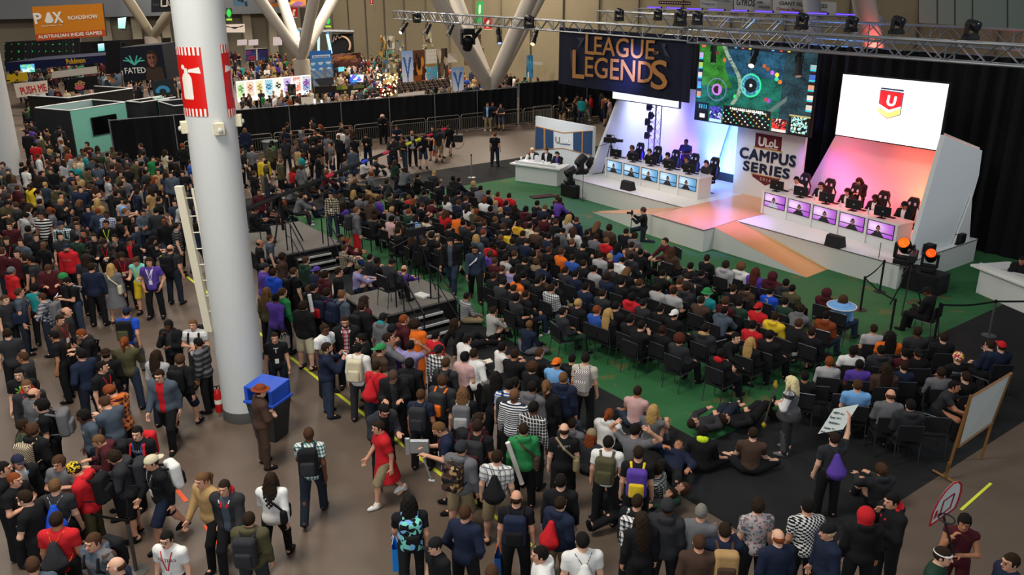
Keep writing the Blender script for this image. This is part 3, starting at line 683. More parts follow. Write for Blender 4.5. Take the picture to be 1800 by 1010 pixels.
# ================================================================ the hall
def floor_material():
    m = bpy.data.materials.new('polished concrete'); m.use_nodes = True; nt = m.node_tree; b = nt.nodes['Principled BSDF']
    tc = nt.nodes.new('ShaderNodeTexCoord')
    def noise(s, d=5):
        n = nt.nodes.new('ShaderNodeTexNoise'); n.inputs['Scale'].default_value = s; n.inputs['Detail'].default_value = d
        nt.links.new(tc.outputs['Object'], n.inputs['Vector']); return n.outputs['Fac']
    c = mix_rgb(nt, math_node(nt, 'SMOOTHSTEP' if False else 'MULTIPLY_ADD', noise(.28), 2.2, -.6), lin('5e5247'), lin('6e5d51'))
    c = mix_rgb(nt, math_node(nt, 'MULTIPLY', noise(2.2), .35), c, lin('3e3630'))
    nt.links.new(c, b.inputs['Base Color']); b.inputs['Roughness'].default_value = .42; b.inputs['Specular IOR Level'].default_value = .35
    bp = nt.nodes.new('ShaderNodeBump'); bp.inputs['Strength'].default_value = .08; nt.links.new(noise(9), bp.inputs['Height']); nt.links.new(bp.outputs[0], b.inputs['Normal'])
    return m
def ground_poly(name, pts, z, m, px=True):
    P = [G(*p) if px else Vector((*p, 0)) for p in pts]
    return MB().prism([(p.x, p.y, z - .02) for p in P], (0, 0, .02)).build(name, m)
struct(MB().box(-140, -12, -.3, 75, 140, 0).build('floor', floor_material()))
turf = bpy.data.materials.new('turf'); turf.use_nodes = True
def _turf():
    nt = turf.node_tree; b = nt.nodes['Principled BSDF']; tc = nt.nodes.new('ShaderNodeTexCoord')
    n = nt.nodes.new('ShaderNodeTexNoise'); n.inputs['Scale'].default_value = 60; n.inputs['Detail'].default_value = 6; nt.links.new(tc.outputs['Object'], n.inputs['Vector'])
    n2 = nt.nodes.new('ShaderNodeTexNoise'); n2.inputs['Scale'].default_value = 1.1; n2.inputs['Detail'].default_value = 5; nt.links.new(tc.outputs['Object'], n2.inputs['Vector'])
    c = mix_rgb(nt, n.outputs['Fac'], lin('124521'), lin('2a6f3b'))
    c = mix_rgb(nt, math_node(nt, 'MULTIPLY', math_node(nt, 'GREATER_THAN', n2.outputs['Fac'], .63), .45), c, lin('6a5a2a'))
    nt.links.new(c, b.inputs['Base Color']); b.inputs['Roughness'].default_value = .9
    bp = nt.nodes.new('ShaderNodeBump'); bp.inputs['Strength'].default_value = .5; nt.links.new(n.outputs['Fac'], bp.inputs['Height']); nt.links.new(bp.outputs[0], b.inputs['Normal'])
_turf()
carpet = mat('191a1c', .95, bump=.3, bscale=120, vary=.25)
def en(e, n): p = E * e + N * n; return (p.x, p.y)
def EN(p): p = Vector((p[0], p[1], 0)); return p.dot(E), p.dot(N)
# carpet and turf, laid square to the hall
tn = EN(G(1240, 780)); tr = EN(G(1722, 518)); tl = EN(G(812, 327))
struct(ground_poly('floor_carpet', [en(tl[0] - 3.6, tn[1] - 1.75), en(tn[0] + 3.4, tn[1] - 1.75), en(tn[0] + 3.4, tr[1] + 12), en(tl[0] - 3.6, tr[1] + 12)], .004, carpet, False))
struct(ground_poly('floor_turf', [en(tl[0], tn[1]), en(tn[0], tn[1]), en(tn[0] - .1, tr[1] + 6), en(tl[0], tr[1] + 6)], .010, turf, False))
tape = mat('d7dd3c', .6)
def strip(name, a, b, wd, z=.006):
    a, b = G(*a), G(*b); d = (b - a).normalized(); s = Vector((-d.y, d.x, 0)) * wd / 2
    return MB().prism([(p.x, p.y, z - .004) for p in (a - s, b - s, b + s, a + s)], (0, 0, .004)).build(name, tape)
tag(strip('floor_tape', (236, 414), (940, 962), .075), 'long yellow tape line running past the white pillar across concrete', 'tape')
tag(strip('floor_tape', (1689, 896), (1742, 849), .05), 'short yellow tape line on the floor by the basketball backboard', 'tape')
wallm = mat('80765f', .9, bump=.05, vary=.05, bscale=1.5); wall2 = mat('6a6558', .9)
def wall_en(name, e0, n0, e1, n1, h, m, th=.5):
    a, b = Vector((*en(e0, n0), 0)), Vector((*en(e1, n1), 0)); d = (b - a).normalized(); s = Vector((-d.y, d.x, 0)) * th
    return struct(MB().prism([a, b, b + s, a + s], (0, 0, h)).build(name, m))
wall_en('wall_back', -98, 45, 60, 45, 22, wallm); wall_en('wall_left', -96, -60, -96, 46, 22, wall2); wall_en('wall_right', 34, 45.5, 34, -30, 22, wall2)
# panel seams, window band and ribs of the far walls
for i in range(24):
    e_ = -94 + i * 4.1; p = Vector((*en(e_, 44.9), 0)); struct(MB().box(-.06, -.05, 0, .06, .05, 22).build('trim_%d' % (i + 1), mat('6d6555'), None, frame(p, -53)))
for i in range(9):
    p = Vector((*en(-95.6, 18 + i * 2.9), 0)); struct(MB().box(-.45, -.25, 0, .45, .25, 20).build('trim_%d' % (30 + i), mat('8a8474'), None, frame(p, 37)))
p = Vector((*en(-30, 44.6), 0)); struct(MB().box(-3, -.2, 10.2, 80, .2, 10.6).build('trim_40', mat('b5aa90'), None, frame(p, -53)))
p = Vector((*en(-95, 10), 0)); struct(MB().box(-20, -.5, 5.3, 30, .5, 8.9).build('trim_41', mat('5d6166'), None, frame(p, 37)))

# ---- the big round pillars
def pillar(name, base, r, h, seam):
    o = MB().lathe([(r * 1.0, 0), (r, seam), (r, h)], (0, 0, 0), 64).build(name, mat('cbcecd', .5, vary=.02, bscale=1.2), None, Matrix.Translation(base), True); return struct(o)
PC = G(428, 735); PC = Vector((PC.x, PC.y + .2, 0)); PR_ = .455
pillar('pillar', PC, PR_, 17, 2.6); struct(MB().lathe([(PR_ + .012, 0), (PR_ + .012, .22), (PR_, .24)], (0, 0, 0), 64).build('baseboard_pillar', mat('4a4a48', .7), None, Matrix.Translation(PC), True))
PL = G(17, 306); pillar('pillar', PL, .60, 17, 2.6)
def wrap_point(c, r, ang, z): return Vector((c.x + r * math.cos(ang), c.y + r * math.sin(ang), z))
def on_pillar(px, py, c=PC, r=PR_):
    """angle and height where a sight line meets the pillar"""
    d = ray(px, py); a = d.x ** 2 + d.y ** 2; b = -2 * (d.x * c.x + d.y * c.y); k = c.x ** 2 + c.y ** 2 - r * r; q = b * b - 4 * a * k
    t = (-b - math.sqrt(max(q, 0))) / (2 * a); return math.atan2(d.y * t - c.y, d.x * t - c.x), EYE + d.z * t
def pillar_sign(a0, a1, z0, z1, M_red, mirror, label):
    e = empty('fire_extinguisher_sign', Matrix.Translation((PC.x, PC.y, 0)), label, 'sign', None)
    def patch(name, u0, u1, v0, v1, m, off, poly=None):
        b = MB(); n = 14
        if poly is None:
            P = []
            for j in (v0, v1):
                for i in range(n + 1):
                    a = a0 + (a1 - a0) * (u0 + (u1 - u0) * i / n); P.append((( PR_ + off) * math.cos(a), (PR_ + off) * math.sin(a), z0 + (z1 - z0) * j))
            b.add(P, [(i, i + 1, n + 2 + i, n + 1 + i) for i in range(n)])
        else:
            at_ = lambda u, v: ((PR_ + off) * math.cos(a0 + (a1 - a0) * u), (PR_ + off) * math.sin(a0 + (a1 - a0) * u), z0 + (z1 - z0) * v)
            def span(v): 
                c = sorted(x0 + (v - y0) * (x1 - x0) / (y1 - y0) for (x0, y0), (x1, y1) in zip(poly, poly[1:] + poly[:1]) if (y0 > v) != (y1 > v)); return (c[0], c[-1]) if c else None
            ys = [y for x, y in poly]; lo, hi = min(ys), max(ys); R_ = [(v, span(min(max(v, lo + 1e-4), hi - 1e-4))) for v in np.linspace(lo, hi, 30)]
            for (v, s), (w_, t) in zip(R_, R_[1:]):
                if s and t:
                    for i in range(5): f = lambda q, k: q[0] + (q[1] - q[0]) * k / 5; b.add([at_(f(s, i), v), at_(f(s, i + 1), v), at_(f(t, i + 1), w_), at_(f(t, i), w_)], [(0, 1, 2, 3)])
        return b.build(name, m, e)
    red = mat('d0160f', .35); wh = mat('e8e4da', .4)
    patch('sign_panel', 0, 1, 0, 1, red, .006)
    for i in range(8):
        for v0, v1 in ((.0, .115), (.885, 1)): patch('white_stripe', (i + .12) / 8, (i + .62) / 8, v0, v1, wh, .010)
    u = (lambda x: 1 - x) if mirror else (lambda x: x)
    patch('extinguisher_mark', 0, 1, 0, 1, wh, .010, [(u(x), y) for x, y in ((.28, .25), (.62, .25), (.64, .28), (.64, .56), (.58, .62), (.46, .645), (.34, .62), (.27, .56), (.26, .28))])
    patch('nozzle_mark', 0, 1, 0, 1, wh, .010, [(u(x), y) for x, y in ((.52, .64), (.56, .685), (.90, .72), (.93, .625), (.60, .645))])
    ring = []
    for i in range(12): ring.append((u(.36 + .075 * math.cos(i * math.pi / 6)), .715 + .035 * math.sin(i * math.pi / 6)))
    patch('handle_mark', 0, 1, 0, 1, wh, .010, ring); patch('neck_mark', 0, 1, 0, 1, wh, .010, [(u(x), y) for x, y in ((.40, .60), (.52, .60), (.52, .70), (.40, .70))])
    return e
aL, zt = on_pillar(352, 83); _, zb = on_pillar(362, 205)
a_out = aL - 1.35
pillar_sign(a_out, aL, zb, zt, None, False, 'red fire extinguisher sign with striped ends facing us on the white pillar')
aR, _ = on_pillar(387, 83); pillar_sign(aR, aR + 1.35, zb - .05, zt + .03, None, True, 'red fire extinguisher sign wrapped around the far right side of the pillar')
for px, py, lab in ((330, 225, 'cream alarm beacon on the left side of the white pillar'), (384, 226, 'cream alarm box facing us under the pillar signs'), (411, 216, 'cream alarm beacon on the right edge of the pillar')):
    if px == 384: a, z = on_pillar(px, py)
    else: a = math.atan2(0 - PC.y, 0 - PC.x) + (-1.45 if px < 384 else 1.45); z = on_pillar(384, 226)[1] + (0 if px < 384 else .08)
    M = Matrix.Translation((PC.x + PR_ * math.cos(a), PC.y + PR_ * math.sin(a), z)) @ Matrix.Rotation(a + math.pi / 2, 4, 'Z')
    e = empty('alarm_beacon', M, lab, 'alarm'); MB().box(-.09, -.10, -.11, .09, .03, .11).build('housing', mat('d8d0b4', .5), e, bevel=.012)
    MB().lathe([(.045, 0), (.045, .03), (.02, .045)], (0, 0, 0), 14, Matrix.Translation((0, -.10, -.02)) @ Matrix.Rotation(math.pi / 2, 4, 'X')).build('lens', mat('c9c9c4', .2), e, None, True)
# cream conduit boxing standing off the pillar on brackets
ct = GY(315, 327, PC.y - .25); cb = GY(368, 581, PC.y - .25)
e = empty('cable_duct', Matrix.Identity(4), 'long cream duct fixed beside the white pillar on brackets', 'duct')
def slab(p, q, wx, wy):
    d = (q - p).normalized(); s = Vector((wx / 2, 0, 0)); t = Vector((0, wy / 2, 0)); return MB().prism([p - s - t, p + s - t, p + s + t, p - s + t], q - p)
crm = mat('d6cfb9', .5)
slab(cb, ct, .15, .12).build('duct_box', crm, e)
s2 = Vector((.26, .05, 0)); slab(cb + s2 + Vector((-.06, 0, .02)), ct + s2 + Vector((-.03, 0, -.06)), .04, .05).build('rail', crm, e)
for t in (.03, .14, .25, .36, .47, .58, .69, .80, .92): p = cb.lerp(ct, t); MB().bar(p, p + s2 * .92, .012).build('rung', crm, e)
for t in (.40, .63): p = cb.lerp(ct, t) + s2; MB().box(p.x, p.y - .03, p.z - .025, PC.x - PR_ * .8, p.y + .03, p.z + .025).build('bracket', crm, e)
a, z = on_pillar(397, 700); p = Vector((PC.x - PR_ - .06, PC.y - .12, .12))
e = empty('fire_extinguisher', Matrix.Translation(p), 'red fire extinguisher at the foot of the white pillar', 'extinguisher'); MB().lathe([(.07, 0), (.075, .03), (.075, .42), (.05, .50), (.02, .53)], (0, 0, 0), 14).build('tank', mat('b01818', .35), e, None, True)
MB().bar((0, 0, .52), (0, 0, .60), .018).bar((-.05, 0, .58), (.07, 0, .61), .012).path([(.05, 0, .58), (.10, 0, .45), (.09, 0, .20)], .012).build('valve_and_hose', mat('15151a'), e); MB().lathe([(.077, .2), (.077, .3)], (0, 0, 0), 14).build('tag_band', mat('d9d5c8'), e)

# ---- blue-lidded bin by the pillar
bp_ = G(478, 775); M = frame(Vector((bp_.x - .05, bp_.y + .22, 0)), -22)
e = empty('recycling_bin', M, 'gray recycling bin with blue hood lid beside the white pillar', 'bin')
MB().add([(-.24, -.22, 0), (.24, -.22, 0), (.24, .22, 0), (-.24, .22, 0), (-.33, -.30, .85), (.33, -.30, .85), (.33, .30, .85), (-.33, .30, .85)], [(0, 1, 2, 3), (4, 5, 6, 7), (0, 1, 5, 4), (1, 2, 6, 5), (2, 3, 7, 6), (3, 0, 4, 7)]).build('bin_body', mat('3a3c3c', .6), e, bevel=.02)
bl = mat('2a55c4', .45)
lid = MB().box(-.36, -.33, .83, .36, .33, .89).box(-.33, .24, .89, .33, .30, 1.16).box(-.33, -.30, .89, -.25, .30, 1.16).box(.25, -.30, .89, .33, .30, 1.16); lid.prism([(-.33, -.30, 1.14), (.33, -.30, 1.14), (.33, .30, 1.16), (-.33, .30, 1.16)], (0, 0, .05)).build('lid', bl, e, bevel=.015)
MB().box(-.25, -.25, .885, .25, .24, .90).build('opening', mat('0c0d12'), e)

# ---- steel tree columns
def strut_tree(name, base, z0, tips, r, stub, m, label=None):
    e = struct(bpy.data.objects.new(name, None)); link(e, None, Matrix.Translation((base.x, base.y, 0)))
    MB().lathe([(stub, 0), (stub * .98, z0 - .1), (stub * .9, z0)], (0, 0, 0), 28).build('pillar_stub', mat('9b9285', .8, vary=.1), e, None, True)
    for t in tips:
        d = t - Vector((base.x, base.y, z0)); n = d.normalized(); MB().bar(Vector((0, 0, z0 - .15)) + n * .1, Vector((0, 0, z0)) + n * 1.3, r * .55, 18, r).bar(Vector((0, 0, z0)) + n * 1.3, Vector((0, 0, z0)) + d, r, 18).build('strut', m, e, None, True)
    return e
cmat = mat('b4b0a8', .6)
b0 = GY(530, 104, 66); strut_tree('tree_column', b0, b0.z, [GY(430, -40, 62), GY(483, -40, 70), GY(560, -40, 62), GY(605, -40, 70)], .40, .62, cmat)
b1 = GY(862, 158, 58); strut_tree('tree_column', b1, b1.z, [GY(745, -45, 53), GY(785, -45, 63), GY(950, -45, 55), GY(968, -45, 62)], .47, .75, mat('c4bdb2', .6))
b2 = GY(268, 64, 82); strut_tree('tree_column', b2, b2.z, [GY(195, -45, 78), GY(215, -20, 88), GY(330, -25, 84), GY(310, 10, 78)], .42, .75, mat('a59c88', .6))
b3 = GY(1543, 125, 40); strut_tree('tree_column', b3, b3.z, [GY(1500, -90, 36)], .46, .3, cmat)
b4 = GY(1440, 150, 42); strut_tree('tree_column', b4, b4.z, [GY(1545, 30, 42), GY(1420, -60, 46)], .42, .3, mat('8f8d96', .6))

# ---- pipe and drape wall with poles, and crowd barriers along it
blk = mat('0e0f12', .95, bump=.15, bscale=6); pole = mat('9a9ea2', .35, .8)
def drape_wall(pts, h, label, cat='drape wall'):
    e = empty('drape_wall', Matrix.Identity(4), label, cat)
    for a, b in zip(pts, pts[1:]):
        n = max(8, int((b - a).length * 5)); d = (b - a); s = Vector((-d.y, d.x, 0)).normalized(); m = MB(); P = []
        for i in range(n + 1):
            q = a + d * (i / n) + s * (.05 * math.sin(i * 2.3) + .03 * math.sin(i * .9)); P += [(q.x, q.y, .02), (q.x, q.y, h - .03)]
        m.add(P, [(2 * i, 2 * i + 2, 2 * i + 3, 2 * i + 1) for i in range(n)]); m.build('drape_panel', blk, e, None, True)
        MB().bar(a + Vector((0, 0, h)), b + Vector((0, 0, h)), .025).build('crossbar', pole, e)
    for p in pts: MB().bar(p, p + Vector((0, 0, h + .05)), .035, 8).box(p.x - .22, p.y - .22, 0, p.x + .22, p.y + .22, .015).build('pole', pole, e)
    return e
FA, FB = G(205, 296), G(909, 219); FD = (FB - FA)
fp = [FA + FD * t for t in np.linspace(0, 1, 9)]
drape_wall(fp, 2.35, 'long black pipe-and-drape wall behind the crowd barriers')
fp2 = [FB, FB + (FB - fp[-2]), FB + (FB - fp[-2]) * 2 + E * 1.2, FB + (FB - fp[-2]) * 3 + E * 2]
drape_wall([FB + FD.normalized() * .15] + [FB + FD.normalized() * (2.8 * i) + E * .05 * i for i in (1, 2, 3, 4)], 2.6, 'black drape wall behind the white desk and its paneled backdrop')
galv = mat('a9a294', .4, .7)
def barrier(p, d, label, ln=2.2):
    e = empty('crowd_barrier', frame(p, math.degrees(math.atan2(d.y, d.x))), label, 'barrier', 'crowd barriers along the black drape')
    MB().path([(0, 0, .18), (0, 0, .98), (.08, 0, 1.08), (ln - .08, 0, 1.08), (ln, 0, .98), (ln, 0, .18), (0, 0, .18)], .021, 8).bar((0, 0, .86), (ln, 0, .86), .015).build('frame', galv, e)
    m = MB()
    for i in range(1, 17): m.bar((ln * i / 17, 0, .18), (ln * i / 17, 0, .86), .009, 4)
    m.build('bars', galv, e)
    for x in (.3, ln - .3): MB().path([(x, -.28, .01), (x, 0, .18), (x, .28, .01)], .018).build('foot', galv, e)
bd = FD.normalized(); bs = -Vector((-bd.y, bd.x, 0)) * .55
for i in range(11):
    lab = ['leftmost steel crowd barrier, left of the white pillar by the black drape', 'steel crowd barrier just left of the white pillar', 'steel crowd barrier just right of the white pillar', 'steel crowd barrier behind the gray trash can', 'steel crowd barrier behind the man drinking', 'steel crowd barrier behind the red-shirted onlooker', 'steel crowd barrier behind the pink-haired woman', 'steel crowd barrier behind the vested man', 'steel crowd barrier behind the camera boom tip', 'steel crowd barrier left of the three friends', 'steel crowd barrier behind the three friends'][i]
    barrier(FA + bd * (3.2 + i * 2.32) + bs, bd, lab)
barrier(G(937, 217) , Vector((bd.x, bd.y, 0)), 'short barrier end beside the paneled backdrop', 1.5)
tp = G(477, 277); e = empty('trash_can', Matrix.Translation(tp), 'gray round trash can in front of the barriers right of the pillar', 'trash can')
MB().lathe([(.34, 0), (.40, .85)], (0, 0, 0), 24).build('can', mat('4a4e50', .6), e, None, True); MB().lathe([(.41, .83), (.43, .86), (.41, .89), (.36, .88)], (0, 0, 0), 24).build('rim', mat('6a6e70', .5), e, None, True); MB().lathe([(.35, .80), (.01, .84)], (0, 0, 0), 18).build('liner', mat('a5a5a0', .4), e, None, True)
# ================================================================ the stage
HP = .78
white = mat('d5d6d4', .5); gloss = mat('dcdad8', .25, spec=.5); orange = mat('d4935f', .2, spec=.6); skirt = mat('c3c6c2', .8, bump=.05, bscale=5); blackp = mat('121215', .55)
def Pg(px, py, z=HP): return G(px, py, z)
def deck(name, top, label, mt, z=HP, trim_m=None):
    e = empty(name, Matrix.Identity(4), label, 'stage')
    MB().prism([(p.x, p.y, z - .05) for p in top], (0, 0, .05)).build('deck_top', mt, e)
    c = sum(top, Vector()) / len(top); ins = [c + (p - c) * .997 for p in top]
    MB().prism([(p.x, p.y, 0.0) for p in ins], (0, 0, z - .05)).build('skirt', skirt, e)
    m = MB()
    for a, b in zip(top, top[1:] + top[:1]): m.bar((a.x, a.y, z - .025), (b.x, b.y, z - .025), .018, 4)
    m.build('edge_trim', mat('55585c', .4, .4), e); return e
Lfl, Lfr = Pg(1007.3, 313.5), Pg(1200.5, 363.6); eL = (Lfr - Lfl).normalized(); nL = Vector((-eL.y, eL.x, 0)); angL = math.degrees(math.atan2(eL.y, eL.x))
Rfl, Rfr = Pg(1295, 387.5), Pg(1581.5, 465.5); eR = (Rfr - Rfl).normalized(); nR = Vector((-eR.y, eR.x, 0)); angR = math.degrees(math.atan2(eR.y, eR.x))
Cl, Cf, Cr = Pg(1145, 377), Pg(1237.5, 404.5), Pg(1256, 399.5)
deck('stage_platform', [Lfl, Lfr, Lfr + eL * .5, Lfr + eL * .5 + nL * 5.2, Lfl + nL * 5.2], 'white stage platform under the blue-lit team desk', gloss)
deck('stage_platform', [Rfl, Rfr, Rfr + nR * 4.6, Rfl + nR * 4.6], 'white stage platform under the red-lit team desk', gloss)
Cb1 = Cr + N * 5.0; Cb0 = Cl + N * 5.4
deck('stage_platform', [Cl, Cf, Cr, Rfl - eR * .02, Cb1, Cb0], 'orange-topped center runway platform jutting toward the audience', orange, HP + .012)
def ramp(label, pts, facet=None):
    e = empty('stage_ramp', Matrix.Identity(4), label, 'ramp'); m = MB(); n = len(pts); top = pts; bot = [Vector((p.x, p.y, 0)) for p in pts]
    MB().add(top, [tuple(range(n))]).build('ramp_top', orange, e)
    fs = [(i, (i + 1) % n, (i + 1) % n + n, i + n) for i in range(n)]; MB().add([p - Vector((0, 0, .006)) if p.z > .01 else p for p in top] + bot, fs).build('ramp_side', skirt, e)
    if facet: MB().add(facet, [tuple(range(len(facet)))]).build('ramp_facet', mat('b79a66', .5), e)  # tan colour carries the shading of the turned-away side
z1 = HP + .005; tipL = G(1042, 373.5, .01)
ramp('orange wedge ramp on the side of the runway nearest the commentator desk', [tipL, Vector((Cl.x, Cl.y, z1)), Vector((Lfr.x, Lfr.y, z1)) , tipL + N * .45])
t1, t2 = G(1417.5, 487.5, .01), G(1452, 474, .01)
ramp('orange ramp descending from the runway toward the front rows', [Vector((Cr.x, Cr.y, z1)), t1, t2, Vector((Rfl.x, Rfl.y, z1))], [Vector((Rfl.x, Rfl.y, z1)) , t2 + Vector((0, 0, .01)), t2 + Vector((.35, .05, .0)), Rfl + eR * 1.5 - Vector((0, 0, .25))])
# white skirted side deck and the tall white fins
def fin_plane(P0, n): return frame(P0, math.degrees(math.atan2(n.y, n.x)))
FM = fin_plane(Vector((Rfr.x, Rfr.y, 0)) - eR * .25, nR)
def quad_on(M, pix): return [on_plane(x, y, M) for x, y in pix]
def fin(name, label, M, local, th=.14):
    e = empty(name, M, label, 'stage wall'); MB().prism([(p[0], -th / 2, p[1]) for p in local], (0, th, 0)).build('panel', mat('d3d7d8', .7), e, bevel=.01)
    return e
q = quad_on(FM, [(1594, 458), (1657, 237), (1723, 264), (1717, 308), (1700, 366)])
lp = [(p.x, p.z) for p in q]; lp[0] = (lp[0][0], HP); lp.append((lp[4][0] - .25, HP + 1.2)); lp.append((lp[4][0] - .1, HP))
fr_ = fin('stage_fin', 'tall white slanted fin wall closing the red side of the stage', FM, lp)
bt = FM @ Vector((lp[4][0] - .2, -.08, HP)); 
MB().prism([(lp[4][0] - .75, -.09, HP), (lp[4][0] + .25, -.09, HP), (lp[4][0] - .12, -.09, HP + 1.55)], (0, -.05, 0)).build('gusset', white, fr_)
LM = fin_plane(Pg(1035, 306) - Vector((0, 0, HP)), nL)
q = quad_on(LM, [(1035, 305), (1086, 174)]); k = (q[1].x - q[0].x) / (q[1].z - q[0].z); hl = 5.2
fin('stage_fin', 'tall white slanted fin wall closing the blue side of the stage', LM, [(q[0].x, HP), (q[0].x + k * (hl - HP), hl), (4.2, hl), (4.2, HP)])
# back walls with shallow folded facets
def back_wall(label, M, poly, facets):
    e = empty('stage_back_wall', M, label, 'stage wall'); MB().prism([(x, 0, z) for x, z in poly], (0, .14, 0)).build('panel', white, e)
    for f in facets: MB().prism([(x, -.02 - .22 * d, z) for x, z, d in f], (0, .02, 0)).build('folded_facet', white, e)
    return e
oL = Vector((*EN(Lfl), 0)); BL = frame(Vector((Lfl.x, Lfl.y, 0)) + nL * 4.7, angL)
x0 = (BL.inverted() @ Pg(1035, 305)).x - .2; zl = on_plane(1222, 158, BL).z
back_wall('white folded back wall behind the blue-lit team', BL, [(x0, HP + .35), (6.9, HP + .35), (6.9, zl - .5), (4.9, zl), (x0, zl)], [[(1.7, HP + .35, .2), (2.5, zl - .05, .2), (3.9, HP + .36, 1)], [(2.5, zl - .05, .2), (4.6, zl - .05, 0), (3.9, HP + .36, 1)]])
MB().box(x0, -.02, HP, 6.9, .1, HP + .35).build('stage_plinth', mat('16161c', .6), None, BL)['kind'] = 'structure'
BR = frame(Vector((Rfl.x, Rfl.y, 0)) + nR * 4.1, angR)
pl = on_plane(1416, 333, BR); pt = on_plane(1470, 236, BR); zr = on_plane(1650, 250, BR).z; k = (pt.x - pl.x) / (pt.z - pl.z); xb = pl.x - k * (pl.z - HP)
back_wall('white slanted back wall behind the red-lit team', BR, [(xb, HP), (5.8, HP), (5.8, zr), (4.6, zr + .3), (xb + k * (5.0 - HP), 5.0)], [[(3.7, HP + .02, .1), (5.75, zr - .1, .1), (5.78, HP + .02, 3.5)]])
# center banner wall
BM0 = Pg(1287, 337); BN = frame(Vector((BM0.x, BM0.y, HP)), -51.7)
br = on_plane(1410, 300, BN).x; hb = on_plane(1300, 215, BN).z + .4
e = empty('banner_wall', BN, 'white banner wall reading CAMPUS SERIES between the two teams', 'banner'); MB().box(0, 0, 0, br, .12, hb).build('panel', mat('cfcfce', .7), e, bevel=.01)
mar = mat('5e1a26', .6); nav = mat('141c36', .6); gold = mat('b98444', .5)
def at_ban(x, y): p = on_plane(x, y, BN); return p.x, p.z
def poly_on(e, name, pix, m, y=-.012, th=.008, conv=at_ban): P = [conv(*p) for p in pix]; return MB().prism([(x, y, z) for x, z in P], (0, th, 0)).build(name, m, e)
poly_on(e, 'logo_plate', [(1329, 233), (1375, 241), (1373, 266), (1327, 258)], mar); poly_on(e, 'gold_line', [(1325, 257), (1376, 266), (1376, 268), (1325, 259)], gold, -.016)
poly_on(e, 'pennant', [(1322, 305), (1371, 315), (1368, 319), (1345, 326), (1323, 310)], mar); poly_on(e, 'gold_line', [(1320, 303.5), (1372, 314), (1372, 315.5), (1320, 305)], gold, -.016)
def label_text(body, x0, y0, x1, ytop, m, conv=at_ban, par=None, y=-.02, **k):
    a = conv(x0, y0); b = conv(x1, y0 + (0)); return a
def banner_text(par, body, pa, pb, ph, m, conv, y=-.02, bold=.02, sp_=1.0):
    """letters from bottom-left pixel pa to bottom-right pixel pb, with cap height taken to pixel ph (above pa)"""
    a = conv(*pa); b = conv(*pb); h = conv(*ph)[1] - a[1]; w_ = math.hypot(b[0] - a[0], b[1] - a[1]); tilt = math.atan2(b[1] - a[1], b[0] - a[0])
    return text('lettering', body, m, par, Matrix.Translation((a[0], y, a[1])) @ Matrix.Rotation(-tilt, 4, 'Y'), W=w_, H=h, align='LEFT', bold=bold, spacing=sp_)
banner_text(e, 'CAMPUS', (1301, 276), (1398, 293), (1302, 258), nav, at_ban, -.02, .055, 1.1); banner_text(e, 'SERIES', (1307, 298), (1387, 314), (1308, 282), nav, at_ban, -.02, .055, 1.1)
banner_text(e, 'U', (1334, 255), (1344, 257), (1334.5, 240), mat('d8d2cc'), at_ban, -.026, .05); banner_text(e, 'LoL', (1346, 257), (1368, 260), (1346, 243), mat('d8d2cc'), at_ban, -.026, .04)
poly_on(e, 'underline', [(1345, 258.5), (1367, 262.5), (1367, 263.5), (1345, 259.5)], mat('d8d2cc'), -.022)
banner_text(e, '2016', (1336, 316), (1355, 320), (1336, 311), mat('c9b9a0'), at_ban, -.02, .0, 1.5)

# ---- desks with five screens each
def hexf(c): return tuple(int(c[i:i + 2], 16) / 255 for i in (0, 2, 4))
def webcam(seed, bg1, bg2, shirt):
    r = random.Random(seed); cx = .5 + r.uniform(-.1, .1); ph = r.uniform(0, 3); skin = '8a5f4c'; hair = r.choice(['1a120e', '2a1c14', '3a2619'])
    def f(u, v):
        x, y = (u - cx) * 1.6, v
        if (x / .10) ** 2 + ((y - .55) / .17) ** 2 < 1:
            if y > .64 or abs(x) > .085: return hair
            return skin if abs(y - .52) > .03 or abs(abs(x) - .035) > .02 else '3a2a24'
        if ((abs(x) - .115) / .03) ** 2 + ((y - .55) / .07) ** 2 < 1: return '0c0c10'
        if (x / .12) ** 2 + ((y - .58) / .21) ** 2 < 1 and y > .55: return hair
        if y < .40 and abs(x) < .12 + (.40 - y) * .75 and not (abs(x) < .05 and y > .30): return shirt
        if y < .42 and abs(x) < .05: return skin
        if .22 < y - .12 * math.sin(ph) < .30: return '20203a'
        g = math.exp(-(((u - .25) * 2.2) ** 2 + ((v - .65) * 2.2) ** 2)); a, b = lin(bg1), lin(bg2)
        return tuple(p * (1 - g) + q_ * g for p, q_ in zip(a, b))
    return f
scr = col_mat('lit screen', 1.0)
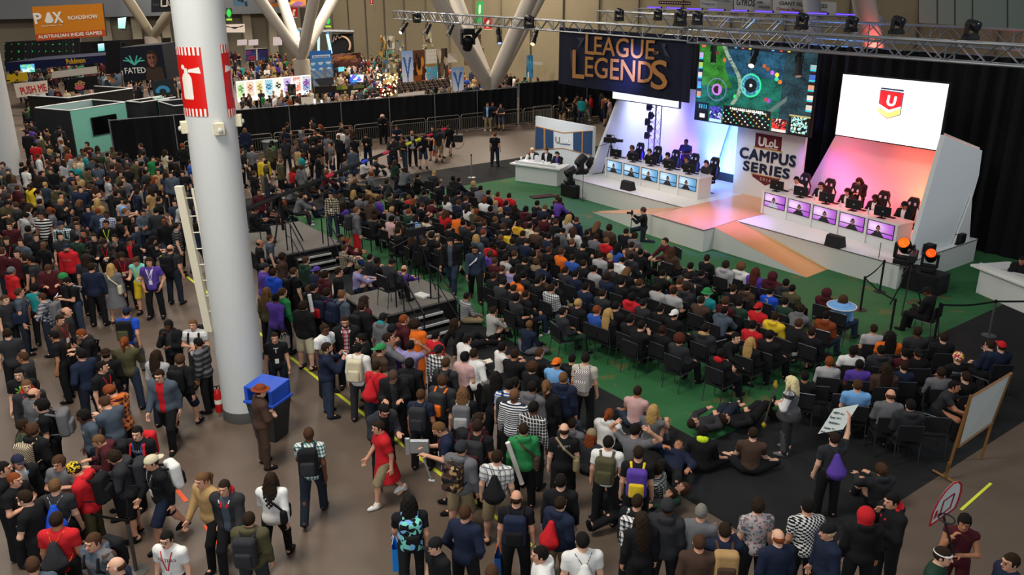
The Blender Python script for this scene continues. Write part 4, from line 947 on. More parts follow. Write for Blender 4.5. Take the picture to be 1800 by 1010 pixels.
def team_desk(A, B, e_, n_, ang, label, side, bg, shirts, namer):
    L = (B - A).length; M = frame(Vector((A.x, A.y, HP)), math.degrees(math.atan2((B - A).y, (B - A).x))); d = empty('team_desk', M, label, 'desk')
    MB().box(0, 0, 0, L, .06, .80).build('front_panel', white, d, bevel=.006); MB().box(-.03, -.05, .80, L + .03, .78, .85).build('desk_top', mat('d9d4d2', .35), d, bevel=.01)
    for x in (0, L - .06): MB().box(x, .06, 0, x + .06, .72, .80).build('side_panel', white, d)
    for i in range(6): x = i * (L - .09) / 5; MB().box(x, -.045, 0, x + .09, .0, .86).build('divider', white, d, bevel=.006)
    ord_ = ['first', 'second', 'third', 'fourth', 'fifth']; pitch = (L - .09) / 5
    for i in range(5):
        x = .09 + i * pitch; w_ = pitch - .09
        t = empty('display_screen', M @ T(x + .02, -.03, .30), '%s display along the front of the %s desk, showing a player' % (ord_[i], side), 'screen', 'player displays on the %s desk' % side)
        MB().box(0, 0, 0, w_ - .04, .03, .50).build('bezel', blackp, t, bevel=.004); raster('picture', w_ - .08, .45, 56, 30, webcam(i * 7 + len(side), bg[0], bg[1], shirts[i]), scr, t, T(.02, -.004, .025))
        mx = x + w_ * .30
        t = empty('computer_monitor', M @ T(mx, .22, .85) @ Matrix.Rotation(math.radians(8), 4, 'Z'), 'black computer monitor before the %s player at the %s desk' % (ord_[i], side), 'monitor', 'computer monitors on the %s desk' % side)
        MB().box(-.27, -.02, .06, .27, .03, .38).build('housing', blackp, t, bevel=.008); MB().bar((0, -.01, 0), (0, -.01, .2), .03).box(-.12, -.09, 0, .12, .09, .02).build('stand', blackp, t); MB().lathe([(.025, 0), (.025, .006)], (0, 0, 0), 12, T(.02, -.022, .22) @ Matrix.Rotation(math.pi / 2, 4, 'X')).build('logo_mark', mat('9aa0a6'), t)
        MB().box(-.25, .031, .08, .25, .034, .36).build('screen', mat('6b7fae', emit=.6), t)
        MB().bar((.05, -.0, .38), (.08, -.02, .49), .008).build('webcam', blackp, t)
        k = tag(MB().box(-.22, -.07, 0, .22, .07, .025).build('keyboard', blackp, None, M @ T(mx + .05, .52, .85), bevel=.005), 'black keyboard of the %s player at the %s desk' % (ord_[i], side), 'keyboard', 'keyboards on the %s desk' % side)
        if i in (1, 2, 4) if side == 'blue' else i in (1, 2, 3):
            b = empty('water_bottle', M @ T(x + w_ * .86, .25, .85), 'clear water bottle beside the %s player at the %s desk' % (ord_[i], side), 'bottle', 'water bottles on the %s desk' % side); MB().lathe([(.03, 0), (.033, .02), (.033, .14), (.014, .19), (.014, .20)], n=12).build('bottle_body', mat('c9cdd6', .15, spec=.6), b, None, True); MB().lathe([(.016, .20), (.016, .22)], n=10).build('bottle_cap', mat('e8e8ea'), b)
        namer(i, M @ T(x + w_ * .5 + .10, .98, 0))
    return M
def gaming_chair(M, label, accent, grp):
    e = empty('gaming_chair', M, label, 'chair', grp); bk = mat('131316', .5)
    MB().box(-.26, -.24, .44, .26, .26, .53).build('seat', bk, e, bevel=.03)
    b = MB(); pr = [(-.17, .53), (-.27, .70), (-.29, 1.0), (-.20, 1.12), (-.20, 1.30), (-.13, 1.42), (.13, 1.42), (.20, 1.30), (.20, 1.12), (.29, 1.0), (.27, .70), (.17, .53)]
    b.prism([(x, -.24 - (z - .5) * .16, z) for x, z in pr], (0, -.10, 0)).build('backrest', bk, e, bevel=.02)
    for s in (-1, 1): MB().prism([(s * .27, -.225 - .2 * .16, .70), (s * .29, -.225 - .5 * .16, 1.0), (s * .20, -.225 - .62 * .16, 1.12), (s * .20, -.225 - .2 * .16, .72)], (0, .012, 0)).build('accent_panel', mat(accent, .5), e)
    for s in (-1, 1): MB().prism([(s * .06, -.225 - .7 * .16, 1.18), (s * .14, -.225 - .7 * .16, 1.18), (s * .12, -.225 - .78 * .16, 1.27), (s * .06, -.225 - .78 * .16, 1.27)], (0, .008, 0)).build('headrest_slot', mat('b9bccc', .6), e)
    MB().path([(-.30, -.1, .50), (-.31, -.1, .70), (-.31, .14, .70)], .028).path([(.30, -.1, .50), (.31, -.1, .70), (.31, .14, .70)], .028).build('armrest', bk, e)
    m = MB().bar((0, 0, .08), (0, 0, .44), .03)
    for i in range(5): a = i * 2 * math.pi / 5; m.bar((0, 0, .10), (.30 * math.cos(a), .30 * math.sin(a), .05), .025)
    m.build('base', blackp, e)
    return e
dLa, dLb = Pg(1064, 311.5), Pg(1227, 351.5); dRa, dRb = Pg(1338, 374), Pg(1573, 441)
ordw = ['first', 'second', 'third', 'fourth', 'fifth']
def seat_player(side, ang, accent, looks):
    def f(i, M):
        MC = Matrix.Translation((M.translation.x, M.translation.y, HP)) @ Matrix.Rotation(math.radians(ang + 180), 4, 'Z')
        gaming_chair(MC, 'black gaming chair behind the %s player at the %s desk' % (ordw[i], side), accent, 'gaming chairs at the %s desk' % side)
        J = skel('d1'); hair, top, lab = looks[i]; PM = MC @ T(0, -.02 - J['pel'][1], .03) @ Matrix.Scale(1.04, 4)
        person(int(1000 + i * 40), int(300 + i * 9 + len(side)), 'd1', 0, hair, top, 'trousers:black', ['hp'], lab, M=PM, group='players at the %s desk' % side)
    return f
jerL = 'jacket:black/black'
DLM = team_desk(dLa, dLb, eL, nL, angL, 'long white team desk with five blue-tinted player displays', 'blue', ('4f9fd8', 'd8f2ff'), ['23201f'] * 5, seat_player('blue', angL, '3a4a9a',
    [('m:hltbrown', 'tee:charcoal', 'with headset at the blue-lit desk, nearest the video camera'), ('s:hbrown', 'tee:black', 'with headset second from the camera at the blue-lit desk'), ('m:hblack', 'tee:charcoal', 'with headset in the middle seat of the blue-lit desk'), ('s:hbrown', 'tee:black', 'with headset in the fourth seat of the blue-lit desk'), ('s:hdkbrown', 'tee:charcoal', 'with headset at the runway end of the blue-lit desk')]))
DRM = team_desk(dRa, dRb, eR, nR, angR, 'long white team desk with five pink-tinted player displays', 'red', ('b04ad0', 'ffd8ff'), ['b9b9c6', '1c1a1e', '1c1a1e', '221a20', '221c22'], seat_player('red', angR, 'd8d8dc',
    [('s:hblack', 'tee:white', 'in white jersey with headset at the runway end of the red-lit desk'), ('s:hdkbrown', 'jacket:black/white', 'in black jacket with headset, second seat of the red-lit desk'), ('m:hblack', 'jacket:black/white', 'in black jacket with headset, middle seat of the red-lit desk'), ('m:hdkbrown', 'jacket:black/white', 'in black jacket with headset, fourth seat of the red-lit desk'), ('cap:black', 'jacket:black/white', 'in dark cap and headset at the fin end of the red-lit desk')]))
def Mfeet(px, py, z, deg, s=1.0): g = G(px, py, z); return Matrix.Translation((g.x, g.y, z)) @ Matrix.Rotation(math.radians(deg - 90), 4, 'Z') @ Matrix.Diagonal((s, s, s, 1))
person(1206, 245, 'cr', 235, 's:hblack', 'tee:navy', 'trousers:black', [], 'in navy shirt standing arms crossed behind the blue-lit desk', HP)
person(1508, 314, 'ph', 215, 'l:hdkbrown', 'jacket:black/black', 'trousers:black', [], 'with long hair standing behind the red-lit desk', HP)

# ---- screens over the stage
def game(u, v):
    """a bird's-eye map view with panels along its edges"""
    n = math.sin(u * 23 + 3 * math.sin(v * 9)) * math.sin(v * 19 + 2 * math.sin(u * 13)); n = .5 + .28 * n + .22 * math.sin(u * 71 + 4 * math.sin(v * 31 + n)) * math.sin(v * 53 + 5 * math.sin(u * 29))
    if v < .235:
        if u < .13: return ('12161c' if v > .11 else '101014') if not (.02 < u < .11 and (.15 < v < .21 and int(u * 90) % 2 or .03 < v < .09 and .045 < u < .095)) else ('3aa8d0' if v > .11 else 'e8e4e4')
        if .14 < u < .255 and v < .20: return ['2a3ea0', '5a4ac8', '1a2a60', 'c0c8f0', '8a5ad0'][int(n * 4.99)] if v > .04 else 'b8d8e0'
        if .265 < u < .685: 
            if v > .19: return 'e6e2d8' if .32 < u < .62 and .195 < v < .222 and int(u * 170) % 3 else '101216'
            gx, gy = int(u * 80), int(v * 55)
            if (gx * 7 + gy * 3) % 4 == 0 and gy % 2: return ['d8b050', '50a0e0', 'e0e0e0', 'e06080', '50d0a0', '7060d0'][(gx * 5 + gy * 11) % 6]
            return '0b0d10'
        if .70 < u < .815 and v < .16: return ['c01820', 'e84030', '501018', 'f0c0b0'][int(n * 3.99)] if v > .035 else 'f0d0c8'
        if u > .835: 
            if u < .855 or u > .985 or v > .215 or v < .02: return 'b0a068' if v > .21 else '14130f'
            return ['0e1a1a', 'a8dcd8', '0c1414', 'd8e8c0', '38a0c8'][int((n * 3 + math.sin(u * 90) * math.sin(v * 70) + 1) % 5)]
    if u < .045 and .27 < v < .88: 
        k = (v - .27) / .125; f = k - int(k); return ('10161c' if f > .82 else ['c89060', '5a8ac8', 'd0c0a0', '9ac060', 'b0a0d0'][int(k) % 5] if f > .30 else '30c0e0' if f > .15 else '18302c') if .005 < u < .04 else '14281e'
    if u > .955 and .27 < v < .85:
        k = (v - .27) / .118; f = k - int(k); return '10161c' if f > .80 else ['c8c0b0', 'e0d0c0', 'd09070', '4060b0', '90b0b0'][int(k) % 5] if f > .32 else '30c0d0' if f > .15 else '402020'
    if v > .94:
        if .26 < u < .90: return ['50a0e0', 'e0c050', '0e1416', 'd05050', '0e1416'][int(u * 47) % 5] if .955 < v < .985 and int(u * 47) % 3 == 0 else '182228'
        if (abs(u - .04) < .018) or abs(u - .13) < .016: return 'c06048' if u < .1 else 'a0a8e0'
    dx, dy = (u - .49) * 1.62, v - .52; r_ = math.hypot(dx, dy)
    if abs(r_ - .135) < .011: return '30d890' if dx > -.02 else '58c0b0'
    if r_ < .13 and r_ > .085: return ['4a9ab0', '2a6a86', '6ab8c0'][int(n * 2.99)]
    if r_ <= .085: return '121a20' if r_ > .02 else 'd0d8dc'
    dx, dy = (u - .19) * 1.62, v - .42; r2 = math.hypot(dx, dy)
    if r2 < .075: return 'b878d0' if r2 > .05 or dx > .02 else '301820'
    if abs(r2 - .14) < .006: return '6a78a0'
    for cx, cy, c in ((.66, .70, 'c060e0'), (.70, .68, 'e0d040'), (.70, .63, '40d0a0'), (.73, .60, 'd07030'), (.63, .37, 'b03850'), (.65, .36, 'a040c0'), (.24, .80, 'c06830'), (.36, .36, '30d070'), (.59, .77, 'b05a30'), (.62, .74, '8a4a30'), (.17, .88, '603830')):
        if math.hypot((u - cx) * 1.62, v - cy) < .026: return c
    s1 = abs(u - (.31 + .09 * math.sin((v - .2) * 5.5))); s2 = abs(v - (.30 + 1.4 * (u - .72)))
    if s1 < .018 and v > .25: return ['6a7a6a', '8a9a88', '4a5a50'][int(n * 2.99)]
    if .66 < u < .80 and s2 < .03: return '5a6a66'
    if u < .31 + .06 * math.sin(v * 6) and v > .45: a, b = '123c1c', '3c9030'
    elif u > .75: a, b = '0e181c', '2a4852'
    elif v > .62: a, b = '0e2230', '2a5f7c'
    else: a, b = '08302c', '1c7864'
    A, B = lin(a), lin(b); return tuple(p * (1 - n) + q_ * n for p, q_ in zip(A, B))
SMo = BN @ Vector((br * .5, -.75, 0)); SM = frame(Vector((SMo.x, SMo.y, 0)), -52.5)
c4 = [on_plane(x, y, SM) for x, y in ((1222, 208), (1421, 241), (1438, 94), (1230, 69))]
xl, xr_, zb, zt = (c4[0].x + c4[3].x) / 2, (c4[1].x + c4[2].x) / 2, (c4[0].z + c4[1].z) / 2, (c4[2].z + c4[3].z) / 2
e = empty('video_screen', SM @ T(xl, 0, zb), 'large hanging video screen showing a top-down game map', 'screen'); W_, H_ = xr_ - xl, zt - zb
MB().box(-.04, .02, -.04, W_ + .04, .14, H_ + .04).build('screen_frame', blackp, e); raster('picture', W_, H_, 240, 150, game, col_mat('game picture', 1.35), e)
banner_text(e, 'uLoL Campus Series Semi Finals 2016', (1289, 194), (1347, 203), (1289.3, 190.3), mat('f2efe8', emit=1.0), lambda x, y: ((lambda p: (p.x - xl, p.z - zb))(on_plane(x, y, SM))), -.01, .0)
def white_screen(M, pix, label, crest):
    c = [on_plane(x, y, M) for x, y in pix]; xl = (c[0].x + c[3].x) / 2; xr = (c[1].x + c[2].x) / 2; zb = (c[0].z + c[1].z) / 2; zt = (c[2].z + c[3].z) / 2; W, H = xr - xl, zt - zb
    e = empty('video_screen', M @ T(xl, 0, zb), label, 'screen'); MB().box(-.04, .02, -.04, W + .04, .14, H + .04).build('screen_frame', blackp, e); MB().box(0, -.004, 0, W, .02, H).build('screen_face', mat('f2fbff', .5, emit=1.05), e)
    cv = lambda x, y: (lambda p: (p.x - xl, p.z - zb))(on_plane(x, y, M))
    if crest:
        em = lambda c_: mat(c_, .5, emit=1.0)
        poly_on(e, 'crest_bar', [(1549, 153.5), (1589, 158), (1589, 161), (1549, 156)], em('2a3040'), -.012, .004, cv)
        poly_on(e, 'crest_outline', [(1548, 157), (1589.5, 163), (1583, 202), (1560, 209), (1542.5, 196)], em('40506a'), -.012, .004, cv)
        poly_on(e, 'crest_red', [(1549, 158.5), (1588, 164), (1584, 187), (1563, 193), (1545.5, 182)], em('e8262c'), -.018, .004, cv)
        poly_on(e, 'crest_white', [(1545.5, 182), (1563, 193), (1584, 187), (1583.5, 191), (1562, 198), (1545, 187)], em('f4f4f0'), -.018, .004, cv)
        poly_on(e, 'crest_yellow', [(1545, 187), (1562, 198), (1583.5, 191), (1582, 201), (1560.5, 207.5), (1543.5, 195.5)], em('f2e878'), -.018, .004, cv)
        banner_text(e, 'U', (1559, 184), (1573, 187), (1559.6, 167), em('f6eef0'), cv, -.026, .05)
        banner_text(e, 'UNIVERSITY OF MARYLAND', (1502, 223), (1617, 241), (1502.5, 217.5), em('b8c8d4'), cv, -.012, .0)
    return e
white_screen(frame(Vector((Rfl.x, Rfl.y, 0)) + nR * 2.6, angR), [(1469, 235), (1648, 265), (1667, 148), (1482, 130)], 'bright white video screen with a red and yellow university crest', True)
white_screen(frame(Vector((Lfl.x, Lfl.y, 0)) + nL * 2.6, angL), [(1076, 173), (1192, 189), (1199, 80), (1082, 64)], 'bright white video screen mostly hidden behind the dark game banner', False)

# ---- trusses and their lamps
tru = mat('8b8f94', .35, .75)
def truss(p, q, w, name_label, step=None, h=None, lattice_m=None):
    h = h or w; d = (q - p); L = d.length; M = frame(p, math.degrees(math.atan2(d.y, d.x))); M = M @ Matrix.Rotation(-math.atan2(d.z, math.hypot(d.x, d.y)), 4, 'Y')
    e = empty('lighting_truss', M, name_label, 'truss'); c = [(-w / 2, -h / 2), (w / 2, -h / 2), (w / 2, h / 2), (-w / 2, h / 2)]
    for y, z in c: MB().bar((0, y, z), (L, y, z), .036, 6).build('chord', tru, e)
    m = MB(); n = max(2, int(L / (step or w * 1.1))); s = L / n
    for i in range(n):
        x = i * s
        for (a, b) in ((0, 1), (1, 2), (2, 3), (3, 0)):
            A, B = (c[a], c[b]) if i % 2 else (c[b], c[a]); m.bar((x, *A), (x + s, *B), .022, 4)
        if i % 4 == 0:
            for a, b in ((0, 1), (1, 2), (2, 3), (3, 0)): m.bar((x, *c[a]), (x, *c[b]), .026, 4)
    m.build('lattice', tru, e); return e, M, L
ZT = 6.85
tA, tB = G(697, 26, ZT), G(1216, 61, ZT); tC = G(1830, 100, ZT)
TD = (tC - tA).normalized()
truss(tA, tB, .42, 'long front lighting truss running from the hall to the stage banner')
truss(tB + TD * .05, tC, .52, 'front lighting truss above the game screen and red side')
uA, uB, uC = G(1058, 30, 6.95), G(1226, 40, 6.95), G(1830, 72, 6.95)
truss(uA, uB, .60, 'rear lighting truss behind the dark game banner'); truss(uB + (uC - uB).normalized() * .06, uC, .60, 'rear lighting truss above the center and red side')
vA, vB = G(1120, 22, 7.0), G(1520, 40, 7.0); truss(vA, vB, .45, 'farthest truss carrying purple light bars')
pur = mat('5a3cff', .5, emit=2.2)
for i in range(9):
    p = vA.lerp(vB, .06 + i * .105) + Vector((0, 0, .3)); q_ = p + (vB - vA).normalized() * 1.15
    e = empty('light_bar', frame(p, math.degrees(math.atan2((vB - vA).y, (vB - vA).x))), 'purple light bar on the farthest truss, number %d counted from the banner end' % (i + 1), 'light', 'purple light bars'); MB().box(0, -.05, -.03, 1.1, .05, .05).build('housing', blackp, e); MB().box(.02, -.06, -.02, 1.08, -.05, .04).build('tube', pur, e)
def spot_can(p, ang, tilt, label, hot=None, s=1.0):
    M = frame(p, ang); e = empty('spotlight', M, label, 'spotlight', 'spotlights hung under the trusses')
    MB().bar((0, 0, .25 * s), (0, 0, .55 * s), .025).path([(-.12 * s, 0, .02), (-.12 * s, 0, .25 * s), (.12 * s, 0, .25 * s), (.12 * s, 0, .02)], .018).build('hanger', blackp, e)
    R = Matrix.Rotation(tilt, 4, 'X'); MB().lathe([(.09, -.42), (.10, -.12), (.085, .0), (.12, .12), (.125, .42)], n=14, M=R @ Matrix.Scale(s, 4)).build('can', mat('1b1b1f', .5), e, None, True)
    MB().lathe([(.105, .425), (.10, .43)], n=14, M=R @ Matrix.Scale(s, 4)).build('lens', mat(hot or 'c9c6c0', .2, emit=2.0 if hot else .0), e); return e
def at_truss(px, py, z): g = G(px, py, z); return g
for px, py, a, t, lab, hot in ((710, 49, 30, 2.2, 'slim spotlight under the truss end farthest from the stage', 'fff0d8'), (752, 52, 40, 2.2, 'spotlight beside the moving head near the far truss end', None), (792, 53, 40, 2.2, 'spotlight just left of the red-lensed moving head', None), (838, 59, 30, 2.1, 'spotlight just right of the red-lensed moving head', 'd8dcff'), (877, 62, 70, 2.6, 'short blue-lensed spotlight under the front truss', '8898ff'), (940, 66, 40, 2.3, 'spotlight hanging left of the dark game banner', 'ffd8a0'), (1254, 92, 60, 2.9, 'squat spotlight over the upper left of the game screen', None), (1326, 100, 30, 2.3, 'slim spotlight crossing the middle of the game screen', 'ffe0c8'), (1404, 112, 50, 2.7, 'spotlight over the right edge of the game screen', None)):
    spot_can(G(px, py, 6.15), a - 60, t, lab, hot, 1.0 if px != 1254 else .9)
def moving_head(M, label, lens='c8ccd8', emit=0.0, s=1.0, tilt=.6, grp='moving head lights', nm='moving_head_light'):
    e = empty(nm, M, label, 'stage light', grp); S_ = Matrix.Scale(s, 4)
    MB().box(-.20 * s, -.20 * s, 0, .20 * s, .20 * s, .14 * s).build('base', blackp, e, bevel=.02 * s)
    MB().box(-.24 * s, -.08 * s, .14 * s, -.17 * s, .08 * s, .52 * s).box(.17 * s, -.08 * s, .14 * s, .24 * s, .08 * s, .52 * s).box(-.24 * s, -.08 * s, .13 * s, .24 * s, .08 * s, .20 * s).build('yoke', blackp, e, bevel=.012 * s)
    R = T(0, 0, .46 * s) @ Matrix.Rotation(tilt, 4, 'X') @ S_; h = MB().lathe([(.10, -.22), (.16, -.16), (.17, .10), (.15, .24)], n=18, M=R).build('head', mat('17171b', .4), e, None, True)
    MB().lathe([(.135, .242), (.12, .255), (.02, .27)], n=18, M=R).build('lens', mat(lens, .15, emit=emit), e, None, True); return e
def hung(px, py, z, ang, label, **k): g = G(px, py, z); return moving_head(frame(g, ang) @ Matrix.Rotation(math.pi, 4, 'X'), label, **k)
hung(822, 50, 6.45, 20, 'large moving head with a red lens under the front truss', lens='ff3a10', emit=3.0, s=1.5, tilt=.5)
hung(1054, 66, 6.45, 0, 'blue-lensed moving head in front of the dark game banner', lens='5a68ff', emit=3.0, s=1.25, tilt=-1.2)
for px, py, s_, lab in ((733, 18, 1.0, 'moving head standing on the truss end nearest the hall'), (930, 28, 1.1, 'moving head standing on the truss left of the banner'), (1088, 15, 1.2, 'moving head on the rear truss above the banner lettering'), (1156, 14, 1.1, 'moving head on the rear truss right of the banner middle'), (1195, 24, 1.4, 'large moving head at the corner where the trusses meet'), (1225, 22, 1.2, 'moving head on the rear truss just past the corner'), (1408, 30, 1.3, 'moving head on the rear truss under the pizza sign'), (1495, 34, 1.2, 'moving head on the rear truss beside the pink-lit column'), (1575, 38, 1.3, 'moving head on the rear truss right of the pink-lit column'), (1705, 48, 1.3, 'moving head on the rear truss near the frame edge')):
    g = G(px, py + 22, ZT + .3); moving_head(frame(g, 20), lab, s=s_ * .66, tilt=1.75, lens='24262c')
# truss tower with five lamps on the blue side
tw = BL @ Vector((1.25, -1.15, HP)); tw = Vector((tw.x, tw.y, HP)); w_ = .34
e = empty('truss_tower', frame(tw, angL), 'upright truss tower standing behind the blue-lit players', 'truss')
for x, y in ((-w_ / 2, -w_ / 2), (w_ / 2, -w_ / 2), (w_ / 2, w_ / 2), (-w_ / 2, w_ / 2)): MB().bar((x, y, 0), (x, y, 5.2), .026).build('chord', tru, e)
m = MB()
for i in range(13):
    z = i * .4
    for (a, b) in (((-1, -1), (1, -1)), ((1, -1), (1, 1)), ((1, 1), (-1, 1)), ((-1, 1), (-1, -1))): A, B = (a, b) if i % 2 else (b, a); m.bar((A[0] * w_ / 2, A[1] * w_ / 2, z), (B[0] * w_ / 2, B[1] * w_ / 2, z + .4), .013, 4)
m.build('lattice', tru, e)
for i, (px, py) in enumerate(((1140, 188), (1143, 203), (1137, 214), (1141, 226), (1136, 238))):
    Mp = frame(Vector((tw.x, tw.y, 0)), angL); p = on_plane(px, py, Mp @ T(0, -.35, 0)); M = Mp @ T(p.x, -.35, p.z)
    e = empty('wash_light', M, 'round wash light on the truss tower, %s from the top' % ['topmost', 'second', 'third', 'fourth', 'lowest'][i] if i not in (0, 4) else ('topmost' if i == 0 else 'lowest') + ' round wash light clamped on the truss tower', 'stage light', 'wash lights on the truss tower')
    R = Matrix.Rotation(math.radians(-62), 4, 'Z') @ Matrix.Rotation(math.pi / 2, 4, 'X'); MB().lathe([(.05, -.16), (.15, -.10), (.16, .04), (.15, .06)], n=16, M=R).build('housing', blackp, e, None, True); MB().lathe([(.135, .062), (.12, .07), (.01, .075)], n=16, M=R).build('lens', mat('f0f0ff', .2, emit=2.5), e); MB().bar((0, 0, 0), (.2, .12, 0), .025).build('clamp', blackp, e)
# dark game banner
GM0 = tA.lerp(tC, .36); GM = frame(Vector((GM0.x, GM0.y, 0)) - Vector((-TD.y, TD.x, 0)) * .35, math.degrees(math.atan2(TD.y, TD.x)))
cvg = lambda x, y: (lambda p: (p.x, p.z))(on_plane(x, y, GM))
cg = [cvg(*p) for p in ((981, 150), (1212, 177), (1219, 66), (984, 46))]; xl, xr, zb, zt = (cg[0][0] + cg[3][0]) / 2, (cg[1][0] + cg[2][0]) / 2, (cg[0][1] + cg[1][1]) / 2, (cg[2][1] + cg[3][1]) / 2
e = empty('hanging_banner', GM, 'dark blue banner with gold LEAGUE OF LEGENDS lettering hung from the truss', 'banner'); n = 60; m = MB(); P = []
for i in range(n + 1):
    x = xl + (xr - xl) * i / n; y = .025 * math.sin(i * 1.7) * max(0, (i / n - .55)) * 2 + .012 * math.sin(i * .8); P += [(x, y, zb), (x, y, zt)]
m.add(P, [(2 * i, 2 * i + 2, 2 * i + 3, 2 * i + 1) for i in range(n)]).build('cloth', mat('10142c', .6, vary=.3, bscale=.8), e, None, True)
gl = mat('c58a52', .4, .25)
def gtext(body, pa, pb, ph, bold=.012): return banner_text(e, body, pa, pb, ph, gl, cvg, -.07, bold)
gtext('L', (1031, 94), (1047, 96), (1033, 57)); gtext('EAGUE', (1047, 95.5), (1152, 105), (1049, 64)); gtext('OF', (1151, 95), (1160, 96), (1151, 89), 0)
gtext('L', (1009, 136), (1029, 138), (1013, 88)); gtext('EGEND', (1031, 134), (1149, 147), (1032, 99)); gtext('S', (1147, 156), (1175, 157), (1150, 106))
for pts in ([(1014, 66), (1030, 66), (1021, 82), (1016, 86), (1021, 72)], [(1164, 76), (1173, 76.5), (1170, 84), (1180, 102), (1170, 96), (1166, 84)], [(1004, 82), (1009, 96), (1010, 128), (1006, 118), (1004, 96)], [(1076, 60), (1100, 59), (1118, 65), (1098, 62)]): poly_on(e, 'border_flourish', pts, mat('4a4a5e', .4, .4), -.05, .01, cvg)
# black curtains behind the stage
def curtain(a, b, h, label, m, fold=.10):
    e = empty('stage_curtain', Matrix.Identity(4), label, 'curtain'); n = int((b - a).length * 6); d = b - a; s = Vector((-d.y, d.x, 0)).normalized(); P = []
    for i in range(n + 1): q_ = a + d * (i / n) + s * fold * math.sin(i * 1.9) * (1 + .4 * math.sin(i * .37)); P += [(q_.x, q_.y, .01), (q_.x, q_.y, h)]
    MB().add(P, [(2 * i, 2 * i + 2, 2 * i + 3, 2 * i + 1) for i in range(n)]).build('drape', m, e, None, True); MB().bar(a + Vector((0, 0, h)), b + Vector((0, 0, h)), .03).build('rod', tru, e); return e
cur = mat('0d0d10', .95); zt_ = 6.3
pA = Vector((Lfl.x, Lfl.y, 0)) + nL * 6.2 - eL * 1.0; pB = pA + eL * 8.5; pC = Vector((Rfl.x, Rfl.y, 0)) + nR * 5.9 - eR * 1.2; pD = pC + eR * 14.5
curtain(pA, pC, 6.4, 'black curtain hanging behind the blue side and center of the stage', mat('101018', .9)); curtain(pC, pD, 6.4, 'tall black curtain closing off the red side behind the fin', cur)
curtain(pD, pD - nR * 9 + eR * 2, 6.4, 'black curtain along the far right beside the second white desk', cur)
# speakers, moving heads and small gear on the platforms
def wedge(px, py, ang, label, z=HP):
    g = G(px, py, z); e = empty('floor_monitor', frame(g, ang), label, 'speaker', 'floor monitor speakers'); MB().prism([(-.28, -.18, 0), (-.28, .2, 0), (-.28, .12, .34), (-.28, -.06, .36)], (.56, 0, 0)).build('cabinet', mat('17171a', .7), e, bevel=.01)
    MB().prism([(-.25, -.188, .03), (-.25, -.07, .34), (-.25, -.075, .345), (-.25, -.2, .03)], (.5, 0, 0)).build('grille', mat('0c0c0e', .6), e)
wedge(1104, 333, angL + 180, 'black floor monitor on the edge of the blue-side platform'); wedge(1468, 432, angR + 180, 'black floor monitor on the edge of the red-side platform')
for px, py, lab, s_, lens, em, t in ((1020, 305, 'black moving head at the corner of the blue-side platform', 1.25, '9098b0', 0, .7), (1037, 303, 'smaller black moving head beside the blue fin foot', 1.0, '9098b0', 0, .5), (1001, 322, 'moving head on a black case left of the stage', 1.1, '9098b0', 0, 1.1)):
    moving_head(frame(G(px, py, HP if px > 1005 else .55), angL + 150), lab, s=s_, lens=lens, emit=em, tilt=t)
moving_head(frame(G(1586, 462, HP), -38), 'moving head with glowing amber lens at the red platform corner', s=1.15, lens='ff5008', emit=1.7, tilt=.95)
cs = G(1612, 512); e = empty('equipment_case', frame(cs, angR), 'black equipment case on the turf by the red platform corner', 'case'); MB().box(-.6, -.1, 0, .6, .6, .62).build('case_body', mat('141416', .6), e, bevel=.02); MB().box(-.61, -.11, .40, .61, .61, .44).build('case_rim', mat('2a2a2e', .4, .5), e)
moving_head(frame(cs + nR * .25 + eR * .1 + Vector((0, 0, .63)), -30), 'moving head with glowing amber lens on the black equipment case', s=1.0, lens='ff4208', emit=1.5, tilt=.95)
cs = G(1000, 348); e = empty('equipment_case', frame(cs, angL), 'black equipment case at the left end of the stage', 'case'); MB().box(-.55, 0, 0, .30, .6, .55).build('case_body', mat('141416', .6), e, bevel=.02); MB().box(-.56, -.01, .36, .31, .61, .39).build('case_rim', mat('2a2a2e', .4, .5), e)
for px, py, lab in ((1632, 447, 'squat black floor lamp on the skirted deck outside the fin'), (1685, 428, 'black lamp box at the back of the skirted deck outside the fin')):
    g = G(px, py, HP); e = empty('floor_light', frame(g, angR + 90), lab, 'stage light'); MB().box(-.16, -.14, .05, .16, .14, .34).build('housing', blackp, e, bevel=.03); MB().box(-.22, -.08, 0, .22, .08, .06).build('foot', blackp, e)
def mic_stand(px, py, h, label): g = G(px, py); e = empty('microphone_stand', Matrix.Translation(g), label, 'stand'); MB().bar((0, 0, 0), (0, 0, h), .012).build('pole', blackp, e); [MB().bar((0, 0, .12), (.3 * math.cos(a), .3 * math.sin(a), .01), .010).build('leg', blackp, e) for a in (.4, 2.5, 4.6)]
mic_stand(1024, 352, 1.35, 'thin black stand before the blue platform corner'); mic_stand(1538, 495, 1.25, 'thin black stand before the red platform edge')

